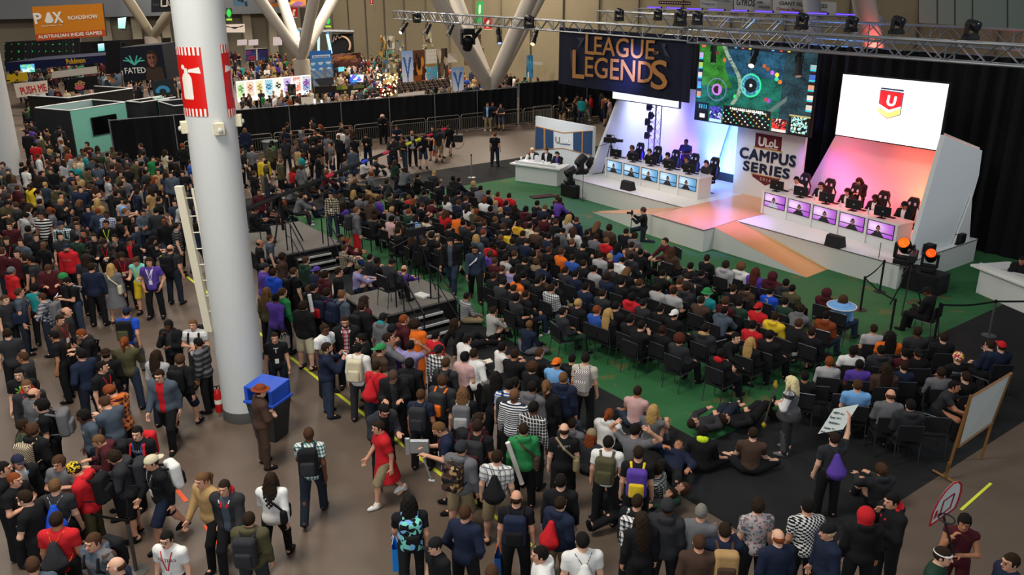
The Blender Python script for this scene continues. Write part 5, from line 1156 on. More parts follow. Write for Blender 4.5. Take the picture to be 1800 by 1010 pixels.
# ---- commentators: desk, backdrop and people
def panel_desk(A, ang, L, D, H, label):
    M = frame(A, ang); e = empty('commentator_desk', M, label, 'desk'); MB().box(0, 0, 0, L, D, H - .09).build('desk_body', white, e, bevel=.01)
    MB().prism([(-.22, -.16, H - .09), (L + .22, -.16, H - .09), (L + .10, D + .05, H - .09), (-.10, D + .05, H - .09)], (0, 0, .07)).build('desk_top', gloss, e, bevel=.01); MB().box(.05, -.10, H - .02, L - .05, -.06, H + .10).build('raised_lip', white, e); return M
A = G(906, 317.5); B = G(977, 327.5); ang = math.degrees(math.atan2((B - A).y, (B - A).x)); DM = panel_desk(A, ang, (B - A).length + .05, 1.0, .86, 'white commentator desk in front of the blue-paneled backdrop')
for px, py, pose, hair, top, lab in ((935, 260, 'd2', 's:hplat', 'vest:charcoal/white', 'with white hair and gray vest at the commentator desk'), (960, 261, 'd1', 's:hbrown', 'jacket:black/white', 'in black suit with bow tie at the middle of the commentator desk'), (979, 267, 'd1', 's:hblack', 'jacket:black/purple', 'in black suit leaning down at the commentator desk')):
    person(px, py, pose, ang - 90 + (8 if px == 935 else 0), hair, top, 'trousers:black', ['hp'] if px == 979 else [], lab, .12)
def small(name, px, py, z, prof, m, lab, cat): return tag(MB().lathe(prof, n=14).build(name, m, None, Matrix.Translation(G(px, py, z)), True), lab, cat)
cup = [(.035, 0), (.045, .02), (.05, .14), (.045, .145)]
small('paper_cup', 916, 281, .84, cup, white, 'white paper cup at the far end of the commentator desk', 'cup'); small('paper_cup', 954, 287, .84, cup, white, 'white paper cup in front of the middle commentator', 'cup')
lp_ = empty('laptop', frame(G(943, 284, .84), ang + 180), 'silver laptop open before the white-haired commentator', 'laptop'); MB().box(-.18, -.12, 0, .18, .12, .015).build('base', mat('b0b0b4', .4), lp_); MB().box(-.18, -.14, .01, .18, -.125, .23).build('lid', mat('c0c0c6', .4), lp_)
KM = frame(G(945, 296) + Vector((0, 0, 0)), -52); kA = on_plane(941, 210, KM); kz = kA.z
ck = lambda x, y: (lambda p: (p.x, p.z))(on_plane(x, y, KM))
e = empty('backdrop_panel', KM, 'white backdrop with blue panels and a ULoL logo behind the commentators', 'backdrop'); xa, xb_ = ck(941, 240)[0], ck(1042, 260)[0]
MB().box(xa, 0, 0, xb_, .15, (ck(941, 209)[1] + ck(1043, 217)[1]) / 2).build('panel', mat('cfd3d6', .6), e)
bluep = mat('2a4468', .6, vary=.25, bscale=4)
for nm, pts, mm in (('blue_panel', [(942, 222), (956, 225), (956, 262), (941, 263)], bluep), ('blue_panel', [(959, 226), (973, 229.5), (973, 261), (959, 262)], bluep), ('blue_panel', [(1008, 233), (1024, 231.5), (1023, 268), (1008, 264)], bluep), ('blue_panel', [(1026, 231.5), (1042, 230), (1041, 273), (1025, 269)], bluep), ('gold_trim', [(941, 220.5), (990, 232.5), (1042, 229), (1042, 230), (990, 233.8), (941, 222)], gold), ('gold_trim', [(941, 262.5), (990, 259.5), (1041, 272.5), (1041, 273.6), (990, 260.6), (941, 263.6)], gold), ('gold_trim', [(956.6, 225), (958.4, 225), (958.2, 263), (956.6, 263)], gold), ('gold_trim', [(1023.8, 231.5), (1025.4, 231.5), (1024.8, 269), (1023.2, 269)], gold)): poly_on(e, nm, pts, mm, -.02 if nm == 'blue_panel' else -.035, .012, ck)
banner_text(e, 'U', (977, 250.5), (985, 251.5), (977, 240.5), mat('8f8468', .5), ck, -.02, .05); banner_text(e, 'LoL', (986, 250.5), (1003, 253), (986, 242), mat('e6e8e8', .5), ck, -.02, .03); poly_on(e, 'underline', [(985, 252), (1002, 254), (1002, 255), (985, 253)], mat('3a5a8a'), -.02, .008, ck)
# second white desk at the far right
A = G(1714.5, 514); B = G(1806, 553); ang2 = math.degrees(math.atan2((B - A).y, (B - A).x)); panel_desk(A, ang2, 3.4, 1.1, .86, 'white commentator desk at the right edge of the turf')
person(1797, 452, 'd1', ang2 - 60, 's:hblack', 'jacket:black/black', 'trousers:black', [], 'in black behind the white desk at the far right', .1)

# ---- camera risers with steps and rails
grayc = mat('66625c', .9, bump=.2, bscale=80, vary=.12)
def riser(name, corner, e_len, n_len, h, label, stair_e):
    """corner: its near-right corner on the hall grid (largest e, smallest n)"""
    M = frame(corner, -53); r = empty(name, M, label, 'platform')
    MB().box(-e_len, 0, h - .06, 0, n_len, h).build('deck_top', grayc, r); MB().box(-e_len + .02, .02, 0, -.02, n_len - .02, h - .06).build('skirt', mat('0e0e10', .9), r)
    MB().box(-e_len, -.008, h - .05, .008, n_len + .008, h - .035).build('edge_trim', tru, r)
    return M
rz = .6
c1 = G(742, 490, rz) ; e1, n1 = EN(c1); eR1, nR1 = EN(G(805, 522, rz)); eL1, nL1 = EN(G(613, 526, rz))
RM = riser('camera_platform', Vector((*en(eR1, nL1), 0)), eR1 - e1, nR1 - nL1, rz, 'low gray camera platform with steps between the crowd and the turf', None)
def steps(M, x0, w, h, label, n=3, side='e'):
    """stairs going down from a platform's right edge (+x), rails on both sides"""
    s = empty('platform_steps', M @ T(0, x0, 0), label, 'steps')
    for i in range(n):
        z = h * (n - i) / (n + 1); x = .02 + i * .30; MB().box(x, 0, z - .05, x + .30, w, z).build('tread', mat('1a1a1c', .8), s); MB().box(x + .26, 0, z - .052, x + .305, w, z + .004).build('nosing', mat('b0b0ae', .5), s)
    for y in (-.02, w): MB().prism([(0, y, h - .08), (.02 + n * .30, y, .0), (-.0, y, 0)], (0, .02, 0)).build('side_plate', mat('131315', .7), s)
    for y in (-.04, w + .04):
        MB().path([(-.35, y, h), (-.35, y, h + .95), (.05, y, h + .95), (n * .30 + .15, y, .85), (n * .30 + .15, y, .0)], .022, 8).path([(.05, y, h), (.05, y, h + .95)], .018).path([(-.35, y, h + .5), (.05, y, h + .5), (n * .3 + .15, y, .42)], .015).build('handrail', mat('26262a', .4, .5), s)
rw = nR1 - nL1
Ms = RM @ T(0, 0, 0) @ Matrix.Rotation(0, 4, 'Z')
steps(RM, rw * .32, rw * .40, rz, 'black steps with handrails down from the nearer camera platform')
c2 = G(601.5, 427, rz); e2, n2 = EN(c2); RM2 = riser('camera_platform', Vector((*en(e2, n2 - 2.7), 0)), 3.4, 2.7, rz, 'gray camera platform carrying the boom crane beside the white pillar', None)
steps(RM2, 1.0, 1.15, rz, 'black steps with handrails down from the farther camera platform')
# ---- cameras on tripods, boom crane
def tripod_camera(M, h, label, spread=.55, cam=True):
    e = empty('video_camera', M, label, 'camera'); 
    for a in (.5, 2.6, 4.7): MB().path([(.05 * math.cos(a), .05 * math.sin(a), h), (spread * .55 * math.cos(a), spread * .55 * math.sin(a), h * .45), (spread * math.cos(a), spread * math.sin(a), .0)], .018).build('tripod_leg', blackp, e)
    MB().bar((0, 0, h * .5), (0, 0, h + .12), .03).build('column', blackp, e)
    if cam:
        MB().box(-.09, -.32, h + .12, .09, .22, h + .34).build('camera_body', mat('1a1a1e', .5), e, bevel=.02); MB().lathe([(.06, 0), (.075, .12), (.06, .14), (.07, .30)], n=14, M=T(0, .22, h + .23) @ Matrix.Rotation(-math.pi / 2, 4, 'X')).build('camera_lens', mat('0d0d10', .3), e, None, True)
        MB().box(-.15, -.25, h + .34, -.09, -.02, h + .44).build('viewfinder', blackp, e); MB().path([(0, -.15, h + .34), (0, -.12, h + .44), (0, .12, h + .44), (0, .15, h + .34)], .014).build('carry_handle', blackp, e); MB().bar((0, -.1, h + .1), (-.15, -.75, h - .15), .012).build('pan_bar', blackp, e)
    return e
p = G(1072, 306, HP); tripod_camera(frame(p, angL - 60), 1.25, 'video camera on a tripod beside the first blue-lit player', .35)
p = G(1590, 545); tripod_camera(frame(p, angL + 20), 1.35, 'video camera on a tall tripod near the red platform corner', .5)
p = G(738, 505, rz); tripod_camera(frame(p, -50), 1.42, 'large video camera on a tripod at the edge of the nearer platform', .5)
p = RM2 @ Vector((-1.3, 1.25, rz)); e = empty('camera_crane', Matrix.Translation(p), 'long camera boom crane on a tripod reaching toward the stage', 'camera crane')
hp_ = 1.45
for a in (.2, 2.3, 4.4): MB().path([(0, 0, hp_), (.6 * math.cos(a), .6 * math.sin(a), 0)], .025).build('tripod_leg', blackp, e)
MB().bar((0, 0, .4), (0, 0, hp_ + .15), .05).build('column', blackp, e)
tip = GY(803, 218, 37.5) - p; tail = Vector((-tip.x, -tip.y, -tip.z + 2 * (hp_ + .1))) * (1.9 / tip.length); piv = Vector((0, 0, hp_ + .1)); dirb = (tip - piv).normalized(); tail = piv - dirb * 1.9
MB().bar(tail, tip, .075, 4, .05).build('boom', mat('141416', .5), e)
for t, c in ((.22, 'c8283c'), (.40, '3a50d0'), (.52, 'd0405a'), (.66, 'd8d030'), (.72, 'd8d030'), (.80, 'd03048'), (.90, 'd03048')):
    a = piv.lerp(tip, t); MB().bar(a - dirb * .22, a + dirb * .22, .079 - .02 * t, 4, .078 - .02 * t).build('tape_mark', mat(c, .5), e)
k = dirb.to_track_quat('Z', 'Y').to_matrix().to_4x4(); sd = Vector((-dirb.y, dirb.x, 0)).normalized()
for s_ in (-.12, .12): MB().lathe([(.05, -.03), (.26, -.03), (.26, .03), (.05, .03)], n=22, M=Matrix.Translation(tail + sd * s_) @ sd.to_track_quat('Z', 'Y').to_matrix().to_4x4()).build('counterweight', mat('303034', .5), e)
MB().bar(tip, tip + Vector((0, 0, -.45)), .03).box(tip.x - .15, tip.y - .3, tip.z - .75, tip.x + .25, tip.y + .25, tip.z - .45).build('camera_head', mat('15151b', .5), e)
ring = [tip + Vector((.3 * math.cos(a), .05, -.75 + .35 * math.sin(a))) for a in np.linspace(math.pi, 2 * math.pi, 10)]; MB().path(ring, .012).build('cable_loop', blackp, e)
# ---- belt barriers
def stanchion(px, py, label, grp='black belt posts around the stage', h=1.0, m=None, base=True):
    g = G(px, py); e = empty('belt_post', Matrix.Translation(g), label, 'post', grp); MB().bar((0, 0, 0), (0, 0, h), .03, 10).build('post', m or blackp, e); MB().lathe([(.18, 0), (.18, .015), (.05, .03)], n=20).build('base', m or blackp, e); MB().lathe([(.035, h - .08), (.035, h)], n=12).build('belt_cassette', blackp, e); return g
def belt(a, b, h, label, h2=None):
    h2 = h2 or h; d = (b - a); m = MB(); P = []
    for i in range(9): t = i / 8; q_ = a + d * t; z = h + (h2 - h) * t - .06 * math.sin(t * math.pi); P += [(q_.x, q_.y, z - .025), (q_.x, q_.y, z + .025)]
    o = m.add(P, [(2 * i, 2 * i + 2, 2 * i + 3, 2 * i + 1) for i in range(8)]).build('barrier_belt', mat('121214', .8)); sol = o.modifiers.new('thickness', 'SOLIDIFY'); sol.thickness = .004; return tag(o, label, 'belt')
g1 = stanchion(1546, 513, 'black belt post against the red platform edge'); g2 = stanchion(1512, 545, 'black belt post on the turf beside the front row'); g3 = stanchion(1564, 588, 'black belt post between camera tripod and seated audience'); g4 = stanchion(1642, 596, 'black belt post beside the seated camera operator'); g5 = stanchion(1738, 590, 'silver belt post with round base on the black carpet', None, 1.0, mat('5c5e62', .4, .4))
belt(g1, g2, .96, 'black belt from the platform post to the turf post'); belt(g2, g3, .96, 'black belt sloping past the tall tripod'); belt(g4, g5, .96, 'black belt from the camera operator to the silver post'); belt(g5, g5 + (g5 - g4).normalized() * 3.2, .96, 'black belt leaving the silver post to the right')
for px, py, lab in ((868, 282, 'thin post of the side barrier left of the commentators'), (829, 312, 'thin post at the turf corner beside the commentators')):
    stanchion(px, py, lab, None, 1.1, mat('8a8d90', .4, .6))
# ---- stage light
def sp(loc, tgt, e, c, ang=70, size=.3): return lamp('stage_lamp', 'SPOT', loc, e, c, tgt, size, ang, .8)
bl_c = BL @ Vector((1.2, 0, 3.0)); br_c = BL @ Vector((5.0, 0, 2.2))
sp(BL @ Vector((.9, -1.3, 5.3)), BL @ Vector((.3, 0, 2.4)), 1600, (.50, .56, 1), 85); sp(BL @ Vector((3.6, -2.2, 5.6)), BL @ Vector((4.6, 0, 2.5)), 1700, (.16, .26, 1), 95)
sp(BL @ Vector((4.6, -2.0, .95)), BL @ Vector((4.9, 0, 2.2)), 1000, (.12, .40, 1), 110); sp(BL @ Vector((2.2, -2.6, .95)), BL @ Vector((2.4, 0, 3.2)), 1700, (.22, .03, 1), 110)
sp(DLM @ Vector((2.5, -2.2, 5.6)), DLM @ Vector((2.5, -.3, .3)), 330, (1, .92, .9), 50)
sp(BR @ Vector((1.2, -1.6, 1.0)), BR @ Vector((2.4, 0, 2.4)), 560, (1, .05, .16), 110); sp(BR @ Vector((4.6, -1.4, 1.0)), BR @ Vector((5.0, 0, 2.6)), 750, (1, .08, .02), 115); sp(BR @ Vector((5.0, -1.9, 1.1)), BR @ Vector((5.6, -.3, 1.8)), 700, (1, .26, .0), 90)
sp(BR @ Vector((2.5, -2.0, 5.3)), BR @ Vector((3.0, 0, 2.4)), 1900, (1, .06, .08), 105); sp(BR @ Vector((.2, -1.5, 3.5)), BR @ Vector((.9, 0, 1.6)), 160, (.45, .03, 1), 80)
sp(DRM @ Vector((2.6, -2.2, 5.6)), DRM @ Vector((2.6, -.3, .3)), 330, (1, .88, .84), 50)
sp(Cf + Vector((1.0, 1.5, 5.6)), Cf + N * 1.5 + E * -.6, 2600, (.40, .2, 1), 42); sp(Cl + Vector((-1.5, -2, 6)), Cl + N * 2, 700, (1, .8, .62), 60)
sp(GM @ Vector((xl * .3 + xr * .7, -1.6, 6.3)), GM @ Vector((xl * .42 + xr * .58, 0, 5.4)), 1000, (.34, .38, 1), 55)
sp(BN @ Vector((1.5, -3, 4.6)), BN @ Vector((1.6, 0, 1.5)), 110, (1, .95, .95), 70)
sp(Vector((*en(tl[0] + 4, tn[1] + 12), 6.4)), Vector((*en(tl[0] + 7, tn[1] + 7), 0)), 1100, (.45, .25, 1), 80)
sp(G(1500, 560) + Vector((2, 4, 6.2)), G(1440, 560), 500, (1, .2, .2), 60)
lamp('hall_or_fill_lamp', 'AREA', (24, 14, 13), 1300, (.9, .95, 1), FM @ Vector((2.5, 0, 2)), 4.0)  # added fill to brighten the fin, no real lamp known there
sp(KM @ Vector((1.5, -3.5, 5)), KM @ Vector((1.6, -.5, 1.2)), 500, (.95, .98, 1), 75)
sp(BN @ Vector((4.2, .6, 4.5)), BN @ Vector((4.6, 3.0, 1.5)), 260, (.05, .08, 1), 80)
lamp('stage_lamp', 'POINT', GY(1545, 95, 38), 140, (1, .12, .10), size=.3)
# ================================================================ booths, banners and signs behind the drape
pm = col_mat('printed panel', 0, .7); lit = col_mat('lit panel', 1.2)
def panel(name, pix, Y, label, func, nx=24, ny=24, cat='banner', emit=False, th=.08, back='2a2a2c', group=None):
    """an upright printed board facing the camera side, its corners bottom-left, bottom-right, top-right, top-left"""
    c = [GY(x, y, Y) for x, y in pix]; o = c[0]; e = empty(name, Matrix.Translation(o), label, cat, group); L = [p - o for p in c]
    raster('print', 1, 1, nx, ny, func, lit if emit else pm, e, T(0, -.012, 0), L); MB().prism(L, (0, th, 0)).build('board', mat(back, .8), e); e['_L'] = 0; del e['_L']; return e, L
def put_text(e, L, body, u0, v0, u1, h, m, bold=.02, y=-.03):
    a = L[0] * (1 - u0) * (1 - v0) + L[1] * u0 * (1 - v0) + L[2] * u0 * v0 + L[3] * (1 - u0) * v0; b = L[0] * (1 - u1) * (1 - v0) + L[1] * u1 * (1 - v0) + L[2] * u1 * v0 + L[3] * (1 - u1) * v0
    t = math.atan2(b.z - a.z, b.x - a.x); text('lettering', body, m, e, Matrix.Translation((a.x, y, a.z)) @ Matrix.Rotation(-t, 4, 'Y'), W=math.hypot(b.x - a.x, b.z - a.z), H=h * (L[3] - L[0]).length, align='LEFT', bold=bold)
flat = lambda c: (lambda u, v: c)
def blobs(seed, base, cols, n=8, r=(.08, .2)):
    q = random.Random(seed); B = [(q.random(), q.random(), q.uniform(*r), q.choice(cols)) for _ in range(n)]
    def f(u, v):
        for x, y, rr, c in B:
            if (u - x) ** 2 + ((v - y) * .8) ** 2 < rr * rr: return c
        return base(u, v) if callable(base) else base
    return f
def grad(a, b): A, B = lin(a), lin(b); return lambda u, v: tuple(p * (1 - v) + q * v for p, q in zip(A, B))
wt = mat('e6dccb', .6)
e, L = panel('hanging_banner', [(64, 72), (187, 63), (180, 6), (56, 12)], 36, 'orange hanging banner for an indie games roadshow at top left', lambda u, v: 'c8781c' if v > .18 else 'b84a1e', 20, 20)
put_text(e, L, 'P', .03, .50, .13, .30, wt, .05); put_text(e, L, 'X', .30, .50, .42, .30, wt, .05)
MB().prism([(lambda p: (p.x, -.03, p.z))(L[0].lerp(L[1], u).lerp(L[3].lerp(L[2], u), v)) for u, v in ((.16, .56), (.19, .50), (.26, .50), (.29, .57), (.24, .82), (.21, .82))], (0, -.01, 0)).build('lettering', wt, e)
put_text(e, L, 'ROADSHOW', .50, .56, .92, .11, wt, .03); put_text(e, L, 'AUSTRALIAN INDIE GAMES', .04, .06, .95, .10, wt, .03); put_text(e, L, 'MELBOURNE, AU', .10, .40, .40, .04, wt, 0)
e, L = panel('hanging_banner', [(266, 22), (306, 20), (306, -6), (266, -4)], 48, 'dark banner with a white square mark beside the pillar top', flat('22252a'), 2, 2); put_text(e, L, 'LO', .78, .42, .98, .28, wt); put_text(e, L, 'kind', .1, .42, .35, .2, mat('55585c'), 0)
m = MB(); c_ = [L[0].lerp(L[1], u).lerp(L[3].lerp(L[2], u), v) for u, v in ((.45, .38), (.70, .38), (.70, .86), (.45, .86))]
for a, b in zip(c_, c_[1:] + c_[:1]): m.bar(a + Vector((0, -.02, 0)), b + Vector((0, -.02, 0)), .035, 4)
m.build('square_mark', wt, e)
def fated(u, v):
    du, dv = (u - .72) / .11, (v - .62) / .24
    if du * du + dv * dv < 1:
        if dv > .55: return '2a211e'
        if abs(dv - .15) < .10 and abs(abs(du) - .38) < .25: return '241613'
        if abs(du) < .14 and -.35 < dv < .1: return '6a463a'
        if abs(dv + .52) < .07 and abs(du) < .35: return '4a2824'
        return '7a5040' if du < .2 else '4e332a'
    if (du / 1.35) ** 2 + ((dv + .05) / 1.15) ** 2 < 1: return '1e1715'
    if v < .38 and abs(u - .74) < .22 - v * .1: return '2c221e' if int(u * 60 + v * 30) % 3 else '4a3a30'
    return '0d1420'
e, L = panel('hanging_banner', [(218, 142), (294, 140), (284, 78), (210, 84)], 58, 'dark cube banner with a stern face and FATED lettering', fated, 60, 48, th=3.0, back='12161e')
put_text(e, L, 'FATED', .06, .22, .54, .17, mat('c9cbc8'), .015)
for i, a in enumerate((-70, -45, -20, 20, 45, 70)): p = L[0].lerp(L[1], .30).lerp(L[3].lerp(L[2], .30), .46); MB().path([p + Vector((0, -.03, 0)), p + Vector((.35 * math.sin(math.radians(a)), -.03, .25)), p + Vector((.75 * math.sin(math.radians(a)), -.03, .55 * math.cos(math.radians(a)) + .1))], .05).build('leaf_emblem', mat('4aa89a'), e)
# teal-fronted booth with a black television
tm = mat('7cc4b2', .6)
a, b = G(123, 195, 2.4), G(220, 180, 2.4); d = (b - a); d.z = 0; n_ = Vector((-d.y, d.x, 0)).normalized(); M = frame(Vector((a.x, a.y, 0)), math.degrees(math.atan2(d.y, d.x))); W = d.length; e = empty('exhibit_booth', M, 'teal-fronted open-topped booth with a black television', 'booth')
MB().box(0, 0, 0, W, .08, 2.4).build('front_wall', tm, e); MB().box(-.08, 0, 0, 0, 2.6, 2.4).build('side_wall', mat('24272a'), e); MB().box(W, 0, 0, W + .08, 2.6, 2.4).build('side_wall', mat('24272a'), e); MB().box(0, 2.52, 0, W, 2.6, 2.4).build('back_wall', mat('a8c4c4', .6), e)
m = MB(); [m.bar((x0, y0, 2.42), (x1, y1, 2.42), .035, 4) for x0, y0, x1, y1 in ((0, 0, W, 0), (W, 0, W, 2.55), (0, 2.55, W, 2.55), (0, 0, 0, 2.55), (W / 3, 2.5, W / 3, 2.55))]; m.build('top_rail', mat('c8ccce', .4), e)
tv = empty('television', M @ T(W * .32, -.08, .95), 'black flat television on the teal booth wall', 'television'); MB().box(0, 0, 0, W * .46, .06, .95).build('bezel', blackp, tv); MB().box(.04, -.004, .04, W * .46 - .04, 0, .91).build('screen', mat('08090c', .15), tv)
def booth_box(px0, py0, px1, py1, z, depth, label, m, name='exhibit_booth', extra=None):
    a, b = G(px0, py0, z), G(px1, py1, z); d = b - a; M = frame(Vector((a.x, a.y, 0)), math.degrees(math.atan2(d.y, d.x))); W = d.length; e = empty(name, M, label, 'booth'); MB().box(0, 0, 0, W, .08, z).build('front_wall', m, e); MB().box(0, .08, 0, .08, depth, z).box(W - .08, .08, 0, W, depth, z).build('side_wall', m, e); MB().bar((0, 0, z), (W, 0, z), .04, 4).bar((0, 0, z), (0, depth, z), .04, 4).bar((W, 0, z), (W, depth, z), .04, 4).build('top_rail', mat('b0b4b6', .4), e); return e, M, W
dk = mat('1b2022', .8)
booth_box(222, 178, 247, 180, 2.4, 2.5, 'dark booth wall immediately right of the teal booth', dk); e, M, W = booth_box(278, 178, 306, 186, 2.4, 2.2, 'dark booth wall with a teal leaf emblem by the pillar', dk)
for i in range(7): MB().box(W * .5 - .12 * (1 - abs(i - 3) / 4), -.04, .9 + i * .13, W * .5 + .12 * (1 - abs(i - 3) / 4), -.01, 1.0 + i * .13).build('emblem', mat('5ab8a4'), e)
booth_box(269, 172, 278, 176, 2.4, .6, 'narrow teal booth wall between dark booths', tm)
e, M, W = booth_box(118, 172, 233, 155, 2.6, 3, 'dark booth with HEX lettering and a round emblem behind the teal booth', mat('181514', .8)); text('lettering', 'HEX', mat('b8a848'), e, M.inverted() @ M @ T(W * .12, -.03, 1.5), H=.55, align='LEFT'); MB().lathe([(.55, 0), (.75, .03), (.75, .06), (.55, .09)], n=24, M=T(W * .5, -.02, 1.4) @ Matrix.Rotation(math.pi / 2, 4, 'X')).build('round_emblem', mat('8a4a22'), e); MB().box(W * .42, -.05, .7, W * .58, -.01, 1.6).build('emblem_figure', mat('2a1a14'), e)
panel('wall_poster', [(180, 158), (216, 153), (213, 129), (178, 134)], 57, 'blue-gray poster with an orange creature on the dark booth', blobs(3, grad('28323c', '6a7c8c'), ['3a4854', '8a5a34', 'a8b4bc', '20282e'], 12), 20, 20, 'poster')
panel('wall_poster', [(118, 162), (172, 156), (170, 132), (116, 140)], 58, 'black wall panel with a pink and gold tentacle emblem', lambda u, v: 'b0505a' if ((u - .42) / .16) ** 2 + ((v - .28) / .20) ** 2 < 1 else 'b08a50' if min(abs(math.hypot(u - x, (v - y) * .7) - .055) for x, y in ((.34, .52), (.44, .66), (.53, .52))) < .022 else '0e1012', 40, 30, 'poster')
e, L = panel('booth_canopy', [(10, 126), (201, 108), (198, 96), (10, 110)], 63, 'long navy booth canopy with yellow lettering', flat('141a3e'), 2, 2, 'canopy', th=5, back='12152e'); put_text(e, L, 'Pokémon', .57, .22, .74, .55, mat('c9a030'), .04)
panel('television', [(38, 128), (62, 126), (60, 112), (35, 114)], 61.5, 'lit television hanging under the navy canopy', blobs(5, grad('60c8a0', '58a8e8'), ['d8f0ff', '3a88d0', '80d890'], 9), 18, 12, 'television', True)
e, L = panel('hanging_banner', [(30, 172), (85, 163), (83, 141), (24, 147)], 56, 'white banner with red hand-painted PUSH ME lettering', flat('c9bfb2'), 2, 2); put_text(e, L, 'PUSH ME', .18, .18, .98, .5, mat('b82c2c'), .02)
panel('hanging_banner', [(12, 146), (50, 140), (48, 126), (12, 131)], 60, 'yellow banner with black scrawl under the canopy', blobs(8, 'c0a020', ['1a1810', '2a2410'], 6, (.03, .08)), 20, 12)
panel('lit_wall', [(90, 138), (172, 128), (170, 116), (92, 126)], 60, 'pale blank booth wall under the navy canopy', flat('b4aea4'), 2, 2, 'booth')
panel('television', [(173, 90), (184, 89), (183, 76), (172, 77)], 68, 'small lit television above the navy canopy', grad('50d0c0', 'd8e8ff'), 6, 6, 'television', True)
panel('black_booth', [(186, 130), (212, 128), (212, 72), (186, 75)], 62, 'tall black booth wall left of the face banner', flat('121316'), 2, 2, 'booth')
panel('wall_poster', [(270, 168), (308, 166), (304, 138), (268, 142)], 57, 'dark booth panel with a blue curled creature by the pillar', lambda u, v: '3a86b8' if .16 < math.hypot(u - .45, (v - .25) * .9) < .34 and v > .15 and u + v > .35 else '202a2c', 36, 30, 'poster')
panel('green_sign', [(398, 36), (408, 36), (407, 14), (397, 14)], 92, 'green plumb-shaped lit sign just right of the pillar top', lambda u, v: '38d048' if abs(u - .5) < .42 * math.sin(max(0, (v - .2) / .8) * math.pi) and v > .25 else 'a8d838' if v < .16 else '28302a', 12, 20, 'sign', True)
panel('green_sign', [(572, 48), (582, 48), (581, 28), (571, 28)], 85, 'green plumb-shaped lit sign right of the steel tree column', lambda u, v: '38d048' if abs(u - .5) < .42 * math.sin(max(0, (v - .2) / .8) * math.pi) and v > .25 else 'a8d838' if v < .16 else '4a4a42', 12, 20, 'sign', True)
for i, (px, Y, lab) in enumerate(((243, 100, 'small red extinguisher sign left of the far tree column'), (266, 100, 'small red extinguisher sign right of the far tree column'), (517, 88, 'red extinguisher sign behind the near tree column'), (653, 92, 'red extinguisher sign on the far wall left of center'), (858, 72, 'red extinguisher sign behind the front truss lamps'))):
    y0, hh, ww = ((34, 12, 8), (36, 12, 8), (31, 18, 11), (8, 10, 5), (52, 20, 15))[i]
    panel('extinguisher_sign', [(px - ww / 2, y0), (px + ww / 2, y0), (px + ww / 2, y0 - hh), (px - ww / 2, y0 - hh)], Y, lab, lambda u, v: 'e0d8d0' if (abs(u - .45) < .14 and .2 < v < .75) or (abs(v - .72) < .07 and .4 < u < .75) or v < .08 else 'b82018', 14, 16, 'sign')
panel('hanging_banner', [(464, 12), (538, 13), (538, -8), (464, -8)], 70, 'colorful fantasy banner across the top behind the tree column', blobs(11, grad('6a4a5a', 'b89a8a'), ['c87a30', '8a5a9a', 'd8c8b8', '3a2a3a', 'e0a040'], 16), 30, 14)
panel('television', [(410, 11), (435, 11), (433, -6), (409, -6)], 60, 'hanging black monitor right of the pillar top', blobs(12, '5a7a90', ['2a3a4a', '8aa8b8'], 8), 12, 8, 'television')
e, L = panel('hanging_banner', [(395, 57), (431, 57), (430, 42), (394, 43)], 78, 'white banner with a black bird emblem right of the pillar', lambda u, v: '2a2420' if abs(v - .55 + abs(u - .5) * -.5) < .06 + .05 * (abs(u - .5) < .12) and .08 < u < .92 else 'cfc4bc', 30, 16)
for i, (a, b) in enumerate(((417, 434), (437, 454), (480, 496))): panel('white_sign', [(a, 80), (b, 79), (b, 69 if i < 2 else 65), (a, 70 if i < 2 else 65)], 76, ['white table-front sign nearest the pillar', 'second white table-front sign from the pillar', 'lavender sign left of the tree column'][i], flat('b9b0b8'), 2, 2, 'sign')
panel('exhibit_booth', [(432, 108), (472, 104), (470, 84), (432, 86)], 70, 'dark booth with two purple game posters right of the pillar', lambda u, v: 'b0a8a8' if abs(u - .5) < .02 or v > .94 else '15161a' if v > .85 else blobs(14, '2a2250', ['5a3070', '20406a', '802a40'], 9)(u, v), 30, 20, 'booth')
e = empty('exhibit_booth', Matrix.Identity(4), 'black booth framed with lit truss and a clawed emblem', 'booth'); Yb = 74
c = [GY(x, y, Yb) for x, y in ((583, 96), (622, 92), (620, 58), (583, 60))]; MB().prism(c, (0, .2, 0)).build('black_wall', mat('0e0e10'), e)
cl = mat('b89a80'); mcl = MB(); mid = (c[0] + c[2]) / 2; mcl.path([mid + Vector((.62 * 1.1 * math.cos(t), -.06, .70 * math.sin(t) - .1)) for t in np.linspace(-.6, 1.6, 9)], .09)
mcl.path([mid + Vector((-.75, -.06, .15)), mid + Vector((-.62, -.06, .62)), mid + Vector((-.5, -.06, .3)), mid + Vector((-.35, -.06, .74)), mid + Vector((-.2, -.06, .45)), mid + Vector((.0, -.06, .60))], .045)
mcl.build('claw_emblem', cl, e); lt = mat('8ac8ff', emit=1.6); q = [GY(x, y, Yb - .5) for x, y in ((524, 52), (524, 84), (560, 60), (560, 92), (575, 60), (582, 94))]
mm = MB().bar(q[0], q[1], .12, 4).bar(q[2], q[3], .10, 4).bar(q[4], q[5], .12, 4); mm.build('lit_truss', lt, e); MB().bar(q[0], GY(575, 56, Yb - .5), .16, 4).bar(GY(575, 55, Yb - .5), GY(622, 56, Yb), .14, 4).build('top_truss', tru, e)
